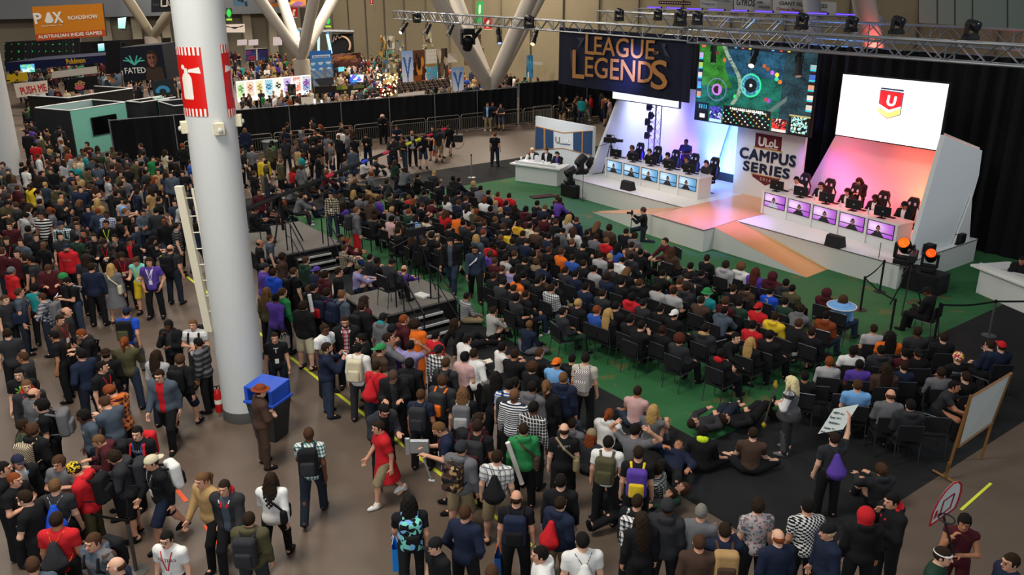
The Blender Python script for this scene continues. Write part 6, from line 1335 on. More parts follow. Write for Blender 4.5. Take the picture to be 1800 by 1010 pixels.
e, L = panel('hanging_banner', [(551, 153), (587, 148), (582, 88), (544, 90)], 62, 'tall sky-blue banner with a white-clad figure below clouds', lambda u, v: ('7a7a80' if ((u - .62) / .08) ** 2 + ((v - .38) / .16) ** 2 < 1 else '3a3a40' if v < .22 and u + v > .3 else '8a96a0' if v < .45 and int(u * 9 + v * 14) % 3 else 'c4d8e8' if .45 < v < .68 and (math.sin(u * 17) + math.sin(v * 31)) > .5 else '4a86c4') if v < .80 else ('d8e4f0' if .80 < v < .88 and .1 < u < .92 else '2f6ab4'), 40, 50); put_text(e, L, 'illuminate', .14, .81, .88, .055, mat('2a5a9a'), .01)
e, L = panel('wall_poster', [(586, 120), (634, 113), (634, 92), (585, 96)], 68, 'brown-red DWARVES poster wall behind the sky-blue banner', blobs(21, grad('4a2a24', '7a4a40'), ['5a342c', '8a5a4c', '3a201c'], 14), 30, 16, 'poster'); put_text(e, L, 'DWARVES', .20, .55, .84, .22, mat('c08838'), .03)
def figures(u, v):
    k = int(u * 8); x = u * 8 - k - .5; hue = ['b8d890', 'e8c0a0', 'e0d8a0', '60b8d0', 'e8e4d0', 'b090d0', 'e06040', '4060a0'][k]; dkc = ['5a8a50', 'b06a50', 'a89040', '2a6a90', '2a3a30', '5a3a8a', 'f0e8e8', '8a3a90'][k]
    if v > .93: return 'ffffff'
    if (x / .28) ** 2 + ((v - .62) / .17) ** 2 < 1 and math.sin(u * 90) * math.sin(v * 40) > -.2: return dkc
    if abs(x) < .24 and v < .55 and math.sin(u * 70 + 1) * math.sin(v * 30) > .2: return hue
    return 'f4f2ec' if (abs(x) > .4 or v < .25) else hue if (u * 37 + v * 11) % 1 > .4 else 'ece8dc'
panel('lit_wall', [(418, 180), (547, 165), (546, 131), (414, 143)], 60, 'long backlit white wall printed with colorful cartoon figures', figures, 110, 34, 'booth wall', True)
panel('lightbox', [(506, 168), (520, 168), (519, 148), (505, 148)], 59.5, 'dark poster stand in front of the backlit wall', blobs(33, '2a2c28', ['4a4a40', '1a1a1a'], 8), 8, 8, 'stand')
panel('white_partition', [(531, 192), (553, 190), (552, 169), (529, 171)], 54, 'white folding partition just behind the drape wall', lambda u, v: 'b0a8a0' if abs(u - .5) < .03 else 'c9beb4', 10, 4, 'partition')
for i, (x, y0, y1) in enumerate(((553, 214, 174), (565, 190, 176))): p, q_ = GY(x + 2, y0, 52.6), GY(x, y1, 52.6); e = empty('light_tube', Matrix.Identity(4), ['tall white-green light tube standing at the drape wall', 'short white-green light tube beside the taller one'][i], 'light'); MB().bar(p, q_, .055, 8).build('tube', mat('d8fff0', emit=2.5), e); MB().bar(p - Vector((0, 0, .3)), p, .04).build('holder', blackp, e)
panel('market_stall', [(553, 165), (640, 157), (640, 149), (553, 152)], 57, 'dark display table with framed game boxes behind the drape', lambda u, v: ['5a6a30', '8a8a3a', '2a2a20', '6a5a48'][int(u * 9) % 4] if u > .45 and v > .3 else '1a1816', 18, 6, 'stall')
panel('television', [(614, 144), (638, 144), (640, 131), (616, 131)], 60, 'curved glowing blue and white monitor in the far booths', blobs(40, 'e8f0ff', ['3a5ad8', '7a5ae0', '30a8e0', 'ffffff'], 9), 16, 10, 'television', True)
panel('television', [(595, 126), (605, 125), (605, 117), (595, 118)], 66, 'small cyan-lit monitor in front of the DWARVES wall', flat('70d8f0'), 2, 2, 'television', True)
e = empty('string_lights', Matrix.Identity(4), 'heap of warm string lights glowing on a poster stall', 'lights'); q = random.Random(4)
for k in range(40): p = GY(q.uniform(662, 698), q.uniform(128, 168), 58 + q.uniform(-.5, .5)); MB().lathe([(.02, -.05), (.06, 0), (.02, .05)], n=8, M=Matrix.Translation(p)).build('bulb', mat('ffd890', emit=4), e, None, True)
PO = [((668, 71), (678, 71), 62, 85, 'a87830'), ((680, 86), (694, 86), 63, 86, 'b8b0a0'), ((696, 90), (710, 90), 70, 90, '9a9488'), ((666, 103), (678, 102), 86, 102, 'b07838'), ((676, 104), (693, 104), 88, 104, '6aa090'), ((694, 110), (705, 110), 96, 110, '6a5038'), ((672, 128), (684, 128), 106, 128, '5a7a9a'), ((684, 131), (697, 130), 108, 130, 'b09a5a'), ((744, 76), (760, 76), 55, 76, 'a8a890'), ((743, 86), (762, 86), 78, 86, '9a9068'), ((673, 150), (700, 146), 128, 148, 'c8a878')]
for i, (a, b, yt, yb, c) in enumerate(PO): panel('stall_poster', [(a[0], yb), (b[0], yb), (b[0], yt), (a[0], yt)], 63 if i != 10 else 59, ['gold art print at the top left of the poster stall', 'arched art print topmost in the poster stall', 'round-figure art print right of the arched one', 'orange art print under the gold one', 'sea-green art print in the middle of the poster stall', 'brown art print at the right of the sea-green one', 'blue art print low in the poster stall', 'yellow patchwork art print low in the poster stall', 'tall framed print standing on top of the banner row', 'wide framed print under the tall framed one', 'bright table of prints below the poster stall'][i], blobs(50 + i, c, ['d8c890', '5a4a38', 'c8a050', '7a8a80', 'e8e0d0'], 10, (.08, .22)), 14, 18, 'poster', group='art prints on the poster stall')
def wing(u, v):
    s = abs(u - .5)
    if math.hypot(u - .5, (v - .80) * 2.2) < .17: return '8ab0d0' if math.hypot(u - .5, (v - .80) * 2.2) < .09 else 'b0a898'
    if v < .80 and s < .38 * ((v) / .8) ** 1.5 + .03 and s > .20 * (v / .8) ** 2 - .02: return '3a5a9a'
    A, B = lin('c8ccd8'), lin('7a9ac8'); return tuple(p * (1 - v) + q_ * v for p, q_ in zip(A, B))
BN4 = [((708, 145), (727, 143), (725, 89), (705, 90), wing, 'pale blue winged-emblem banner, leftmost of the hanging four'), ((728, 142.5), (748, 140.5), (746, 87.5), (726, 88.8), blobs(61, grad('3a2018', '5a3424'), ['8a4a1c', 'c07828', '2a1610', 'b06830'], 14), 'brown fiery banner second in the hanging row'), ((750, 140), (769, 138), (767, 86), (748, 87), lambda u, v: ('4a9ab8' if v < .42 else 'c8c0b4' if v > .52 else '8a6a40') if math.sin(u * 25) * math.sin(v * 22) < .55 else ['d8b040', 'c05030', '4a8a60'][int(u * 3) % 3] if v < .5 else '9a9488', 'white and sea-blue banner third in the hanging row'), ((770, 138), (788, 136), (786, 84.5), (768, 86), blobs(63, '4a3a2c', ['b8a898', '2a2018', 'a89880', '6a5844'], 10), 'dark brown banner rightmost in the hanging row')]
for a, b, c_, d_, f, lab in BN4: panel('hanging_banner', [a, b, c_, d_], 58, lab, f, 24, 40)
panel('hanging_banner', [(797, 161), (815, 158), (815, 118), (793, 119)], 56.5, 'pale blue winged-emblem banner standing apart near the column', wing, 24, 36)
panel('exhibit_booth', [(700, 160), (792, 152), (790, 138), (700, 147)], 57.5, 'dark shelves of boxed games under the hanging banners', lambda u, v: ['2a1e18', '5a4230', '1a1410', '7a6a58', '3a2820', '8a8478'][int(u * 61 + int(v * 4) * 7) % 6] if int(v * 12) % 4 else '15110e', 60, 12, 'booth')
e, L = panel('white_table', [(699, 172), (747, 166), (746, 159), (699, 165)], 55, 'white-fronted table behind the drape wall', flat('cfc4b8'), 2, 2, 'table')
panel('white_sign', [(787, 110), (805, 109), (804, 93), (786, 94)], 64, 'white and gray triangular-patterned sign right of the hanging row', lambda u, v: 'd8d0c4' if u + v * .9 < 1.05 else 'b0a898', 16, 12, 'sign')
for i, (x0, y0, x1, y1) in enumerate(((816, 115, 833, 98), (834, 114, 851, 97), (818, 97, 836, 82), (837, 96, 850, 84), (832, 82, 846, 70), (834, 69, 845, 60))):
    a, b = GY(x0, y0, 68), GY(x1, y1, 68); tag(MB().box(a.x, 68, a.z, b.x, 68.6, b.z).build('carton', mat(['7a5c40', '8a6a4a', '6a4e36'][i % 3], .8)), 'brown carton in the tall stack behind the wide tree column', 'box', 'brown cartons behind the tree column')
panel('hanging_banner', [(925, 136), (937, 137), (937, 97), (926, 97)], 70, 'narrow light blue banner in front of the far dark drapes', blobs(70, '3a86b8', ['2a5a80', '5a98b8', 'd8e4ec'], 8, (.06, .14)), 10, 24)
panel('hanging_banner', [(836, 40), (848, 40), (850, 2), (838, 2)], 75, 'green banner with a pale figure behind the front truss', lambda u, v: 'b0d8b8' if ((u - .5) / .2) ** 2 + ((v - .62) / .22) ** 2 < 1 else '2a8a4a', 12, 20)
panel('white_sign', [(938, 113), (954, 114), (954, 109), (938, 108)], 70, 'small white sign beside the narrow light blue banner', flat('c9c4bc'), 2, 2, 'sign')
panel('far_curtain', [(880, 152), (985, 160), (985, 106), (880, 98)], 76, 'dark drape along the far wall left of the stage', lambda u, v: '16161a' if int(u * 40) % 5 else '26262a', 40, 2, 'curtain')
panel('light_grid', [(8, 118), (140, 104), (140, 66), (8, 74)], 78, 'dark overhead booth grid dotted with green lamps below the orange banner', lambda u, v: '30d060' if (u * 11) % 1 < .16 and (v * 3.3 + u * .8) % 1 < .16 else '141517' if (u * 22) % 1 < .9 else '24262a', 90, 24, 'lighting grid')
panel('black_booth', [(140, 128), (300, 118), (300, 66), (140, 74)], 84, 'long dark booth front behind the face banner', blobs(90, '17181a', ['24262a', '2a2420', '0e0f12'], 14), 30, 10, 'booth')
panel('white_sign', [(208, 50), (220, 50), (222, 30), (207, 32)], 90, 'bright glowing figure sign below the gray beam', grad('a8e8d8', 'e0fff8'), 4, 6, 'sign', True)
# food signs on the upper wall behind the trusses
def food(pix, Y, label, lines, bg='c4c2bc'):
    e, L = panel('food_sign', pix, Y, label, flat(bg), 2, 2, 'sign')
    for body, u0, v, u1, h, c in lines: put_text(e, L, body, u0, v, u1, h, mat(c), .015)
food([(1230, 13), (1288, 17), (1288, -6), (1230, -10)], 49, 'pale food sign listing ice cream and frappes above the truss', [('Ice Cream Cups,', .05, .55, .92, .2, '5a7a9a'), ('Frappes', .05, .2, .45, .2, '5a7a9a')])
food([(1290, 17), (1355, 22), (1355, -3), (1290, -8)], 47.5, 'pale food sign reading GYROS above the truss', [('GYROS', .06, .34, .55, .46, '2a2c30'), ('LAMB -', .62, .58, .80, .16, '3a3c40'), ('CHICKEN', .66, .26, .96, .16, '3a3c40')])
food([(1358, 22), (1470, 30), (1470, 4), (1358, -4)], 45.8, 'pale food sign reading GIANT PIZZA SLICES above the truss', [('GIANT PIZZA SLICES', .10, .56, .85, .24, '2a2620'), ('Cheese, Pepperoni, Supreme', .05, .16, .85, .22, '9a3a34')])
panel('food_sign', [(1158, 7), (1214, 9), (1214, 3), (1158, 1)], 51, 'dark red strip sign on the upper wall', lambda u, v: 'd8d0c8' if .25 < v < .75 and int(u * 40) % 3 else '4a2228', 40, 6, 'sign')
panel('wall_panel', [(1615, 40), (1800, 52), (1800, -10), (1615, -12)], 40, 'gray-green glazed upper wall band at the top right', lambda u, v: '3e4842' if (u * 6) % 1 < .05 else '7c8a80', 60, 2, 'wall panel')
# ================================================================ the nearest people, crown pixel first
TABLE = '''
8 519 st 340 s:hbrown tee:charcoal trousers:black -|in dark gray t-shirt at the far left, beside the plaid shirt and pack
33 506 sr 20 s:hbrown tee:slate trousers:darkjeans sb:navy|in blue-gray t-shirt with side bag behind the plaid-shirted man
71 515 cr 180 s:hbrown long:plaid-slate-lightgray-navy trousers:darkjeans bp:gray|in pale plaid shirt with gray pack, arms folded, facing left
60 498 st 95 m:hblack tank:teal trousers:black -|in teal tank top seen from behind above the plaid shirt
112 490 ph 215 s:hblack tee:black trousers:denim sb:lightgray|in black t-shirt with pale bag strap, bent over a phone
117 540 st 15 b:hbrown tee:charcoal trousers:black -|bald, in dark shirt behind the brown t-shirt
106 554 sl 350 s:hdkbrown tee:brown trousers:black ln:red|in brown t-shirt with red lanyard below the bald head
136 581 ph 205 s:hginger jacket:black/black trousers:black gl,bd,sb:black|with red beard and glasses in black jacket, checking a phone
91 582 sl 190 s:hblack tee:black trousers:black -|in black t-shirt with white sleeve patch, walking left
140 613 pk 150 s:hblack long:navy trousers:darkjeans -|in navy sweater seen from behind, facing the bearded man
179 635 sr 345 s:hblack tee:black trousers:black ln:red|in black t-shirt with red lanyard looking right, above the orange beanie
185 614 st 110 hat:hdkbrown long:black trousers:black -|in small dark hat and black top behind the red lanyard
222 540 wk 92 cap:navy tee:royal trousers:gray bp:black/olive|in star-fronted navy cap and blue t-shirt walking away
218 592 ch 100 p:hginger long:olive trousers:denim -|in olive top with ponytail and jeans, seen from behind
294 564 ch 262 m:hblack jacket:black/charcoal trousers:black gl|in black jacket with hand at mouth, facing us alone
338 562 cr 272 s:hltbrown tee:stripe-lightgray-white-22 trousers:charcoal bp:black|in pale t-shirt with pack straps and folded arms by the duct
345 594 sl 175 s:hblack hood:stripe-charcoal-gray-12 trousers:black bd|in gray striped hoodie turned left near the pillar
275 615 st 80 x:hdkbrown long:lightgray trousers:darkjeans -|with long dark curls in pale top, seen from behind
316 622 wk 85 m:hbrown long:black shorts:navy bp:black|with shaggy brown hair, black pack and navy shorts by the pillar
278 651 wl 265 s:hdkbrown jacket:slate/red trousers:black gl,sk:skinpale|in open gray jacket over red shirt, glasses, walking toward us
186 680 ph 172 beanie:rust hood:plaid-orange-maroon-tan trousers:black -|in rust beanie and orange plaid hoodie, head bowed
178 698 ph 150 s:hbrown tee:slate trousers:darkjeans -|in blue-gray t-shirt standing right in front of the rust beanie
31 648 st 285 s:hblack tee:black trousers:black tx:*=8fd24a=front=.18=.22|smiling in black t-shirt with a green print, facing us
37 619 st 190 s:hbrown tee:charcoal trousers:black ln:lightblue|in dark t-shirt facing left, just behind the smiling man
11 577 st 120 s:hdkbrown tee:charcoal trousers:black -|in charcoal shirt at the left edge behind the smiling man
45 669 st 300 s:hltbrown long:charcoal trousers:black hl:red,ln:red|with light brown hair and red scarf-like lanyard beside the bald crown
59 682 st 60 b:hdkbrown jacket:gray/white trousers:black -|with balding crown and gray jacket, back to us at left
69 702 st 195 m:hblack tee:black trousers:black bp:gray|in black t-shirt with gray pack facing left, below the balding man
141 722 sl 225 m:hblack tee:slate trousers:darkjeans tx:PIER=c8ccd0=front=.2=.3|young, in slate t-shirt with pale print, looking down left
40 737 st 30 s:hdkbrown long:mottle-olive-black-dkgreen-7 trousers:black -|in camouflage sleeves at the left, back to us
57 744 st 75 m:hbrown hood:black trousers:black bp:check-cream-maroon-4|in black hoodie with pale patterned pack, back to us
239 751 st 268 s:hblack tee:black trousers:black bp:red,ln:blue,tx:UMASS=d8d8d4=front=.25=.30|in black lettered shirt with red pack straps, facing us
262 802 wl 225 backcap:cream long:black shorts:navy bp:white/black,ln:lightgray|in white cap turned back, black sweater and blue shorts, striding left
352 833 wl 240 p:hltbrown long:tan leggings:black -|in tan jacket with curly ponytail and black leggings
392 846 wk 265 s:hdkbrown jacket:charcoal/slate trousers:black hl:red,ln:white,sk:skinlight|in dark jacket with red-lined hood and white lanyard, walking to us
437 900 st 88 s:hdkbrown hood:olive trousers:charcoal bp:charcoal|in olive hoodie with dark pack, back to us at the bottom
290 936 st 262 s:hblack tee:white trousers:darkjeans gl,ln:red,tx:HATERS=7a1c22=front=.26=.32|in white t-shirt with red lettering at the bottom, glasses
160 940 st 250 s:hbrown hood:mottle-gray-slate-brown-9 trousers:black bp:black|in patterned gray hoodie with pack, facing us at the bottom
200 981 st 195 b:hbrown long:navy trousers:black -|bald with navy collar at the very bottom left of center
98 900 st 95 s:hdkbrown tee:red trousers:black ds:charcoal/orange|in red t-shirt with orange-corded drawstring bag, back to us
55 979 st 110 s:hbrown long:slate trousers:black -|with brown hair cropped by the bottom edge, left of the red shirt
38 863 ch 178 s:hdkbrown tee:black trousers:black gl,ln:orange|broad, in black t-shirt, hand on face, facing left
95 842 st 100 s:hltbrown tee:charcoal trousers:black ds:royal/lightgray,ln:purple|in gray t-shirt with blue drawstring bag, sandy hair
25 832 cr 350 s:hginger tee:black trousers:black -|red-haired in black shirt with folded arms at the left
30 801 st 320 cap:navy jacket:black/white trousers:gray ln:lightblue|in navy ball cap and black jacket over white shirt
122 817 ph 182 beanie:mottle-black-yellow-2 hood:red trousers:olive bp:black|in yellow-dotted black beanie and red hoodie with pack
100 803 cr 265 m:hbrown tee:gray trousers:black gl|in glasses and gray t-shirt, arms folded, facing the red hoodie
190 795 ph 192 m:hdkbrown hood:charcoal shorts:black bp:charcoal|in gray hoodie and black shorts with neon stripe, on phone
165 768 ph 205 s:hltbrown hood:maroon trousers:black bp:black|in maroon hoodie looking down at a phone
4 812 st 20 s:hblack long:black trousers:black -|in black cropped by the left edge beside the navy cap
542 751 wk 95 s:hbrown tee:plaid-teal-white-dkgreen-6 trousers:darkjeans bp:black/charcoal|in teal plaid shirt with black pack and jeans, walking away
476 830 wk 88 x:hdkbrown long:white leggings:black sb:black|in white blouse with long hair and black bag, walking away
663 741 wl 205 s:hdkbrown tunic:red shorts:khaki sk:skinlight,sh:white|in long red t-shirt and khaki shorts, striding left alone
764 745 ph 190 s:hltbrown tee:navy shorts:khaki ln:red|in navy t-shirt and khaki shorts holding a foil-wrapped prop
812 776 st 62 beanie:charcoal hood:gray shorts:khaki bp:mottle-brown-black-tan-5|in dark beanie and gray hoodie with camouflage pack
874 791 st 80 s:hdkbrown tee:plaid-lightgray-white-gray-9 shorts:khaki ds:black/black|in pale plaid shirt with black sling bag, back to us
718 869 wk 100 x:hblack tee:black leggings:black bp:mottle-black-aqua-lightblue-6|with long black hair and teal patterned pack, walking away
818 888 pk 65 s:hbrown long:navy trousers:black -|broad, in navy cardigan with white collar trim, back to us
763 947 st 220 cap:black tee:black trousers:black -|in black cap and black t-shirt near the bottom center
908 862 st 85 b:hdkbrown tee:black trousers:black bp:navy/black|balding, in black t-shirt with navy pack near the tape line
865 993 st 80 s:hbrown long:charcoal trousers:black -|whose brown hair just shows at the bottom edge by the tape
840 737 st 75 s:hdkbrown tee:black trousers:black bp:charcoal/maroon|in black t-shirt with gray and maroon pack in the standing crowd
458 677 cr 30 hat:rust jacket:brown/brown trousers:brown ln:tan|in brown top hat and long brown coat beside the bin
485 515 wk 62 s:hblack long:purple trousers:denim -|in purple shirt and jeans holding a white plastic bag
497 506 st 50 s:hbrown long:green trousers:black -|in green top mostly behind the purple shirt
469 505 st 70 x:hltbrown long:olive trousers:black -|with very long light brown hair right of the pillar
482 585 st 285 s:hdkbrown tee:black trousers:darkjeans ln:black,tx:T=d8d8d4=front=.10=.30|in black t-shirt with white print, standing at the right edge of the pillar
534 529 st 60 m:hdkbrown jacket:black/white shorts:cream -|in black jacket and white shorts, back to us
552 498 st 45 cap:black hood:black trousers:black -|in black cap and black hoodie behind the white shorts
602 510 st 45 s:hltbrown long:slate trousers:darkjeans bp:navy|sandy-haired in slate top with navy pack and poster tube
575 602 cm 20 s:hdkbrown hood:navy trousers:denim bd,hl:olive|in navy hoodie with olive hood lining, raising a phone camera
571 570 st 325 s:hdkbrown tee:white trousers:black gl,ln:lightblue|in glasses and white t-shirt beside the phone photographer
606 557 st 280 s:hdkbrown jacket:black/plaid-red-lightgray-navy trousers:black gl,bd,ln:white|bearded, in black jacket over red plaid shirt
632 587 ch 185 s:hblack jacket:black/black trousers:black gl|in sunglasses and black leather jacket, facing left
629 602 st 82 s:hblack long:white trousers:charcoal bp:cream/cream|in white shirt with cream crest-bearing pack, back to us
662 634 st 62 s:hdkbrown tee:red trousers:darkjeans ds:red/black|in bright red t-shirt with red drawstring bag
670 604 st 35 backcap:green tee:brown trousers:black ln:lightgray|in green cap and brown t-shirt near the red drawstring bag
682 585 pt 10 s:hdkbrown hood:gray trousers:black -|in gray hoodie pointing toward the stage
674 550 st 60 cap:black hood:gray trousers:black hl:teal|in black cap and gray hoodie with teal lining by the steps
729 562 st 80 a:hdkbrown tunic:orange trousers:orange tx:O=e8e0d0=back=.16=.22|in bright orange costume tunic with a white back emblem
711 553 st 30 s:hginger hood:maroon trousers:black -|red-haired in maroon hoodie just left of the orange tunic
722 598 hh 72 s:hblack tee:lavender trousers:black ln:red|in gray-lavender t-shirt with hands behind head
767 581 st 48 s:hblack long:red trousers:navy -|in scarlet shirt watching the stage, right of the orange tunic
720 629 st 82 m:hblack jacket:black/black trousers:black bp:black|in black jacket and black pack, below the lavender shirt
690 656 ph 272 cap:brown jacket:black/charcoal trousers:black bd|in brown cap, bearded, facing us in the watching crowd
772 606 st 60 backcap:black long:plaid-navy-white-black-8 trousers:black -|in black cap and dark checked shirt behind the seated reader
784 628 st 70 s:hbrown long:charcoal trousers:black bp:black|brown-haired in charcoal with a black pack, left of the white shirt
822 589 f1 35 s:hblack jacket:white/navy trousers:navy -|in white and navy jacket seated on the carpet with a book
833 612 pk 62 s:hdkbrown long:white trousers:black -|in crisp white shirt standing with hands at the waist
818 618 st 60 m:hblack tee:pink trousers:black -|in pale pink top mostly hidden behind the white shirt
740 684 st 80 s:hbrown tee:navy trousers:black bp:charcoal,ln:black|in navy t-shirt with slim dark pack, back to us, center left
779 658 st 70 m:hbrown long:charcoal trousers:black bp:charcoal/orange,hp|with headphones and an orange-trimmed gray pack
814 680 st 85 x:hltbrown tee:black trousers:black bp:gray/lightgray|with long light hair over black t-shirt and gray pack
842 725 sr 25 s:hdkbrown tee:maroon trousers:black bd,bp:black/maroon|bearded in dark red t-shirt, profile turned right
678 715 ph 305 s:hblack jacket:charcoal/black trousers:black gl,sk:skinlight|in glasses and dark jacket with camera strap above the red tunic
896 666 st 75 s:hblack tee:stripe-white-blue-4 trousers:black bp:charcoal|in blue striped shirt with dark pack beside the carpet
872 653 st 85 x:hblack long:black trousers:black -|with long black hair in black, right of the white shirt
884 602 f2 25 m:hblack tee:white trousers:gray -|in white t-shirt seated on the carpet facing right
822 514 f1 35 s:hblack long:stripe-gray-lightgray-6 trousers:khaki sk:skinmid|in striped gray sweater sitting at the turf edge
869 539 f2 30 s:hdkbrown long:check-white-black-5 trousers:black -|in black and white check shirt sitting at the turf edge
800 560 f3 30 l:hdkbrown long:black trousers:black -|reclining in black on the carpet by the platform steps
475 413 st 20 s:hbrown tee:slate trousers:black -|in slate t-shirt standing left of the farther platform
581 338 st 262 s:hdkbrown long:plaid-maroon-cream-black-9 trousers:denim ln:black|in red plaid shirt and jeans standing on the turf
627 364 st 20 s:hltbrown hood:gray trousers:red bp:charcoal|in gray hoodie and red trousers walking across the turf
791 418 wl 255 m:hblack jacket:black/slate trousers:denim -|in black cardigan over gray, walking down the turf aisle
835 432 wl 272 s:hblack long:denim trousers:black gl,bd,sk:skinmid,sb:red/white|in denim-blue shirt and glasses with a red tote
692 455 s4 45 cap:black jacket:charcoal/teal trousers:black -|operating gear, seated on the nearer platform in dark jacket and cap
452 364 s4 20 s:hdkbrown long:black trousers:black -|in black seated on a chair on the farther platform
606 430 f2 35 s:hbrown long:plaid-cream-charcoal-maroon-7 trousers:black -|in plaid shirt sitting by the farther platform steps
612 417 f2 10 s:hginger long:maroon trousers:blue -|red-haired in maroon sleeves sitting by the farther steps
600 412 f1 330 s:hblack long:navy trousers:navy sk:skinmid|dark-haired, sitting at the farther platform's corner
538 451 st 45 s:hbrown hood:dkgreen trousers:black bd|in gray-green hoodie below the farther platform steps
517 470 st 45 s:hbrown tee:black trousers:black bp:black|in black t-shirt with pack, left of the gray-green hoodie
596 470 st 20 s:hdkbrown tee:black trousers:black ln:red,gl|in black t-shirt and red lanyard near the carpet corner
630 466 f2 25 cap:olive long:lavender trousers:navy sk:skinpale|in olive patterned cap and lavender sleeves, crouched by the turf
465 462 st 30 cap:charcoal long:purple trousers:black -|in dark cap and deep purple top right of the pillar
481 472 st 60 s:hdkbrown hood:royal trousers:black -|in bright blue hood right of the purple top
572 475 st 40 m:hdkbrown hood:maroon trousers:black -|in maroon hoodie under the purple-lit onlooker
557 468 st 50 backcap:purple long:navy trousers:black -|in purple-lit dark cap next to the steps
457 421 st 30 b:hdkbrown tee:black trousers:black -|balding in black next to the pillar's right edge
497 444 st 20 m:hdkbrown hood:brown trousers:black gl|in brown hoodie and glasses below the farther platform
651 446 f2 45 s:hblack long:charcoal trousers:black -|in charcoal hunched beside the seated camera operator
664 452 f2 30 s:hblack tee:black trousers:black sk:skindark|in black crouched left of the operator's chair
711 466 f2 60 b:hginger long:purple trousers:navy -|shaven-headed in purple sitting behind the tripod platform
545 501 st 35 m:hbrown hood:black trousers:black -|in black hoodie with green hem near the poster tube
575 506 st 55 m:hdkbrown hood:navy trousers:black bp:navy/red|in navy hoodie with colorful pack, left of the poster tube
642 520 st 40 x:hdkbrown long:maroon trousers:black -|with long brown hair beside the platform's left corner
637 531 st 55 s:hdkbrown jacket:black/black trousers:black bp:black|in black jacket in front of the long-haired woman by the platform
690 571 st 50 beanie:black long:charcoal trousers:purple -|in small black beanie with purple bag near the black cap
932 563 f1 48 s:hltbrown long:navy trousers:gray -|in navy sweater sitting cross-legged on the turf edge
990 540 s1 25 s:hblack long:charcoal trousers:dkgreen -|in dark gray sweater seated at the left end of the back row
1030 620 st 72 s:hblack tee:check-cream-lightgray-3 trousers:black bp:check-white-maroon-4|in pale t-shirt with bold checkered pack, standing at the carpet
991 654 st 72 s:hltbrown hood:navy trousers:black tx:Salute=5a8ad8=back=.2=.30|in navy hoodie with blue back lettering, standing
980 629 f1 60 backcap:orange tee:lightblue trousers:black -|in orange-brimmed cap and light blue shirt seated on carpet
1007 622 f1 55 s:hblack long:black trousers:black bp:black|in black seated on carpet left of the checkered pack
961 668 st 75 p:hltbrown long:black trousers:black -|with sandy ponytail in black, left of the navy hoodie
937 670 st 60 s:hblack hood:gray trousers:black -|in gray hoodie between blue stripes and ponytail
1122 678 f1 62 s:hdkbrown tee:pink trousers:denim ln:red,sk:skinmid|in pale pinkish t-shirt seated on the carpet, back to us
1150 711 f2 60 l:hblond tank:gray trousers:gray -|blond with red hair ties seated next to the pinkish t-shirt
1072 718 f1 60 p:hginger hood:white trousers:black -|red-haired in white hooded top seated on the carpet
1000 713 f1 65 s:hblack hood:slate trousers:black ln:red|in blue-gray hoodie seated with red lanyard
1006 734 f1 70 s:hdkbrown hood:gray trousers:black -|brown-haired in gray hood seated below the blue-gray hoodie
939 705 st 60 s:hblack long:plaid-gray-black-white-6 trousers:black -|in black and gray plaid, beside the green hoodie
906 663 st 50 s:hblack long:charcoal trousers:black -|in charcoal just right of the blue striped shirt
906 614 f1 55 s:hdkbrown long:black trousers:black -|in black seated on the carpet below the crossed-legged navy sweater
938 637 f1 40 a:hbrown long:black trousers:black -|curly-haired in black seated on the carpet edge
905 684 st 70 s:hltbrown long:stripe-white-navy-4 trousers:black -|in navy striped sleeves behind the gray hood
950 612 f1 30 s:hbrown tee:black trousers:black -|in black t-shirt seated at the black carpet corner, facing the turf
1212 741 ly 35 s:hdkbrown long:charcoal trousers:darkjeans sk:skinlight|lying back in charcoal with knees up at the turf corner
1237 749 f1 75 m:hblack jacket:black/neon trousers:black hl:neon|in black jacket with neon trim seated near the turf corner
1266 733 ly 30 m:hdkbrown long:black trousers:black -|lying on the turf edge in black with crossed shoes
1195 772 ly 250 s:hdkbrown hood:navy trousers:black -|lying face up in dark hoodie below the neon trim
920 744 st 95 s:hdkbrown hood:green trousers:black sb:brown|in green hoodie with brown satchel and white tube
992 744 st 88 b:hdkbrown tee:black trousers:black sb:khaki/khaki,tx:CHARITY=d8d8d4=back=.2=.38|in black t-shirt with white back print and khaki sling
1041 755 f1 60 beanie:khaki long:charcoal trousers:black hc:hginger,lh|in khaki beanie with long red hair, seated
1070 766 st 76 s:hblack tee:white trousers:black bp:olive,ln:lightgray|in blue-sleeved raglan shirt with olive pack, standing
1123 784 st 80 s:hdkbrown tee:black trousers:black bp:purple/yellow|in black t-shirt with yellow-strapped purple pack
1151 814 f1 150 m:hdkbrown tee:plaid-dkgreen-lightgray-black-5 trousers:black -|in green plaid shirt seated, holding up a phone
1095 812 f1 75 s:hdkbrown tee:white trousers:black -|in white t-shirt seated between the two backpackers
986 833 st 85 s:hblack long:black trousers:black -|in black with short black hair behind the navy hoodie
987 873 st 48 s:hdkbrown hood:navy trousers:khaki ds:red/maroon|in navy hoodie with glittery red drawstring bag
1024 936 st 95 s:hblack tee:white trousers:black ds:white/black|in white t-shirt with pale drawstring bag at the bottom
948 961 st 185 s:hblack hood:white trousers:black -|in white hooded top cropped by the bottom edge
1122 869 st 60 s:hdkbrown long:black trousers:black bp:plaid-navy-white-black-8|in black with a plaid pack, right of center bottom
1128 900 st 95 x:hdkbrown long:black trousers:black -|with very long dark hair in black, bottom center right
1175 878 st 72 beanie:charcoal hood:charcoal trousers:black -|in gray knit cap and charcoal hoodie, standing
1118 744 hh 60 s:hblack tee:gray trousers:black -|in gray t-shirt seated with hands behind head by the orange bag
1209 851 ly 195 m:hbrown long:dkgreen trousers:black -|lying on the carpet in dark green, hands raised
1187 861 ly 200 m:hdkbrown long:charcoal trousers:black -|lying beside the dark green sleeves, dark-haired
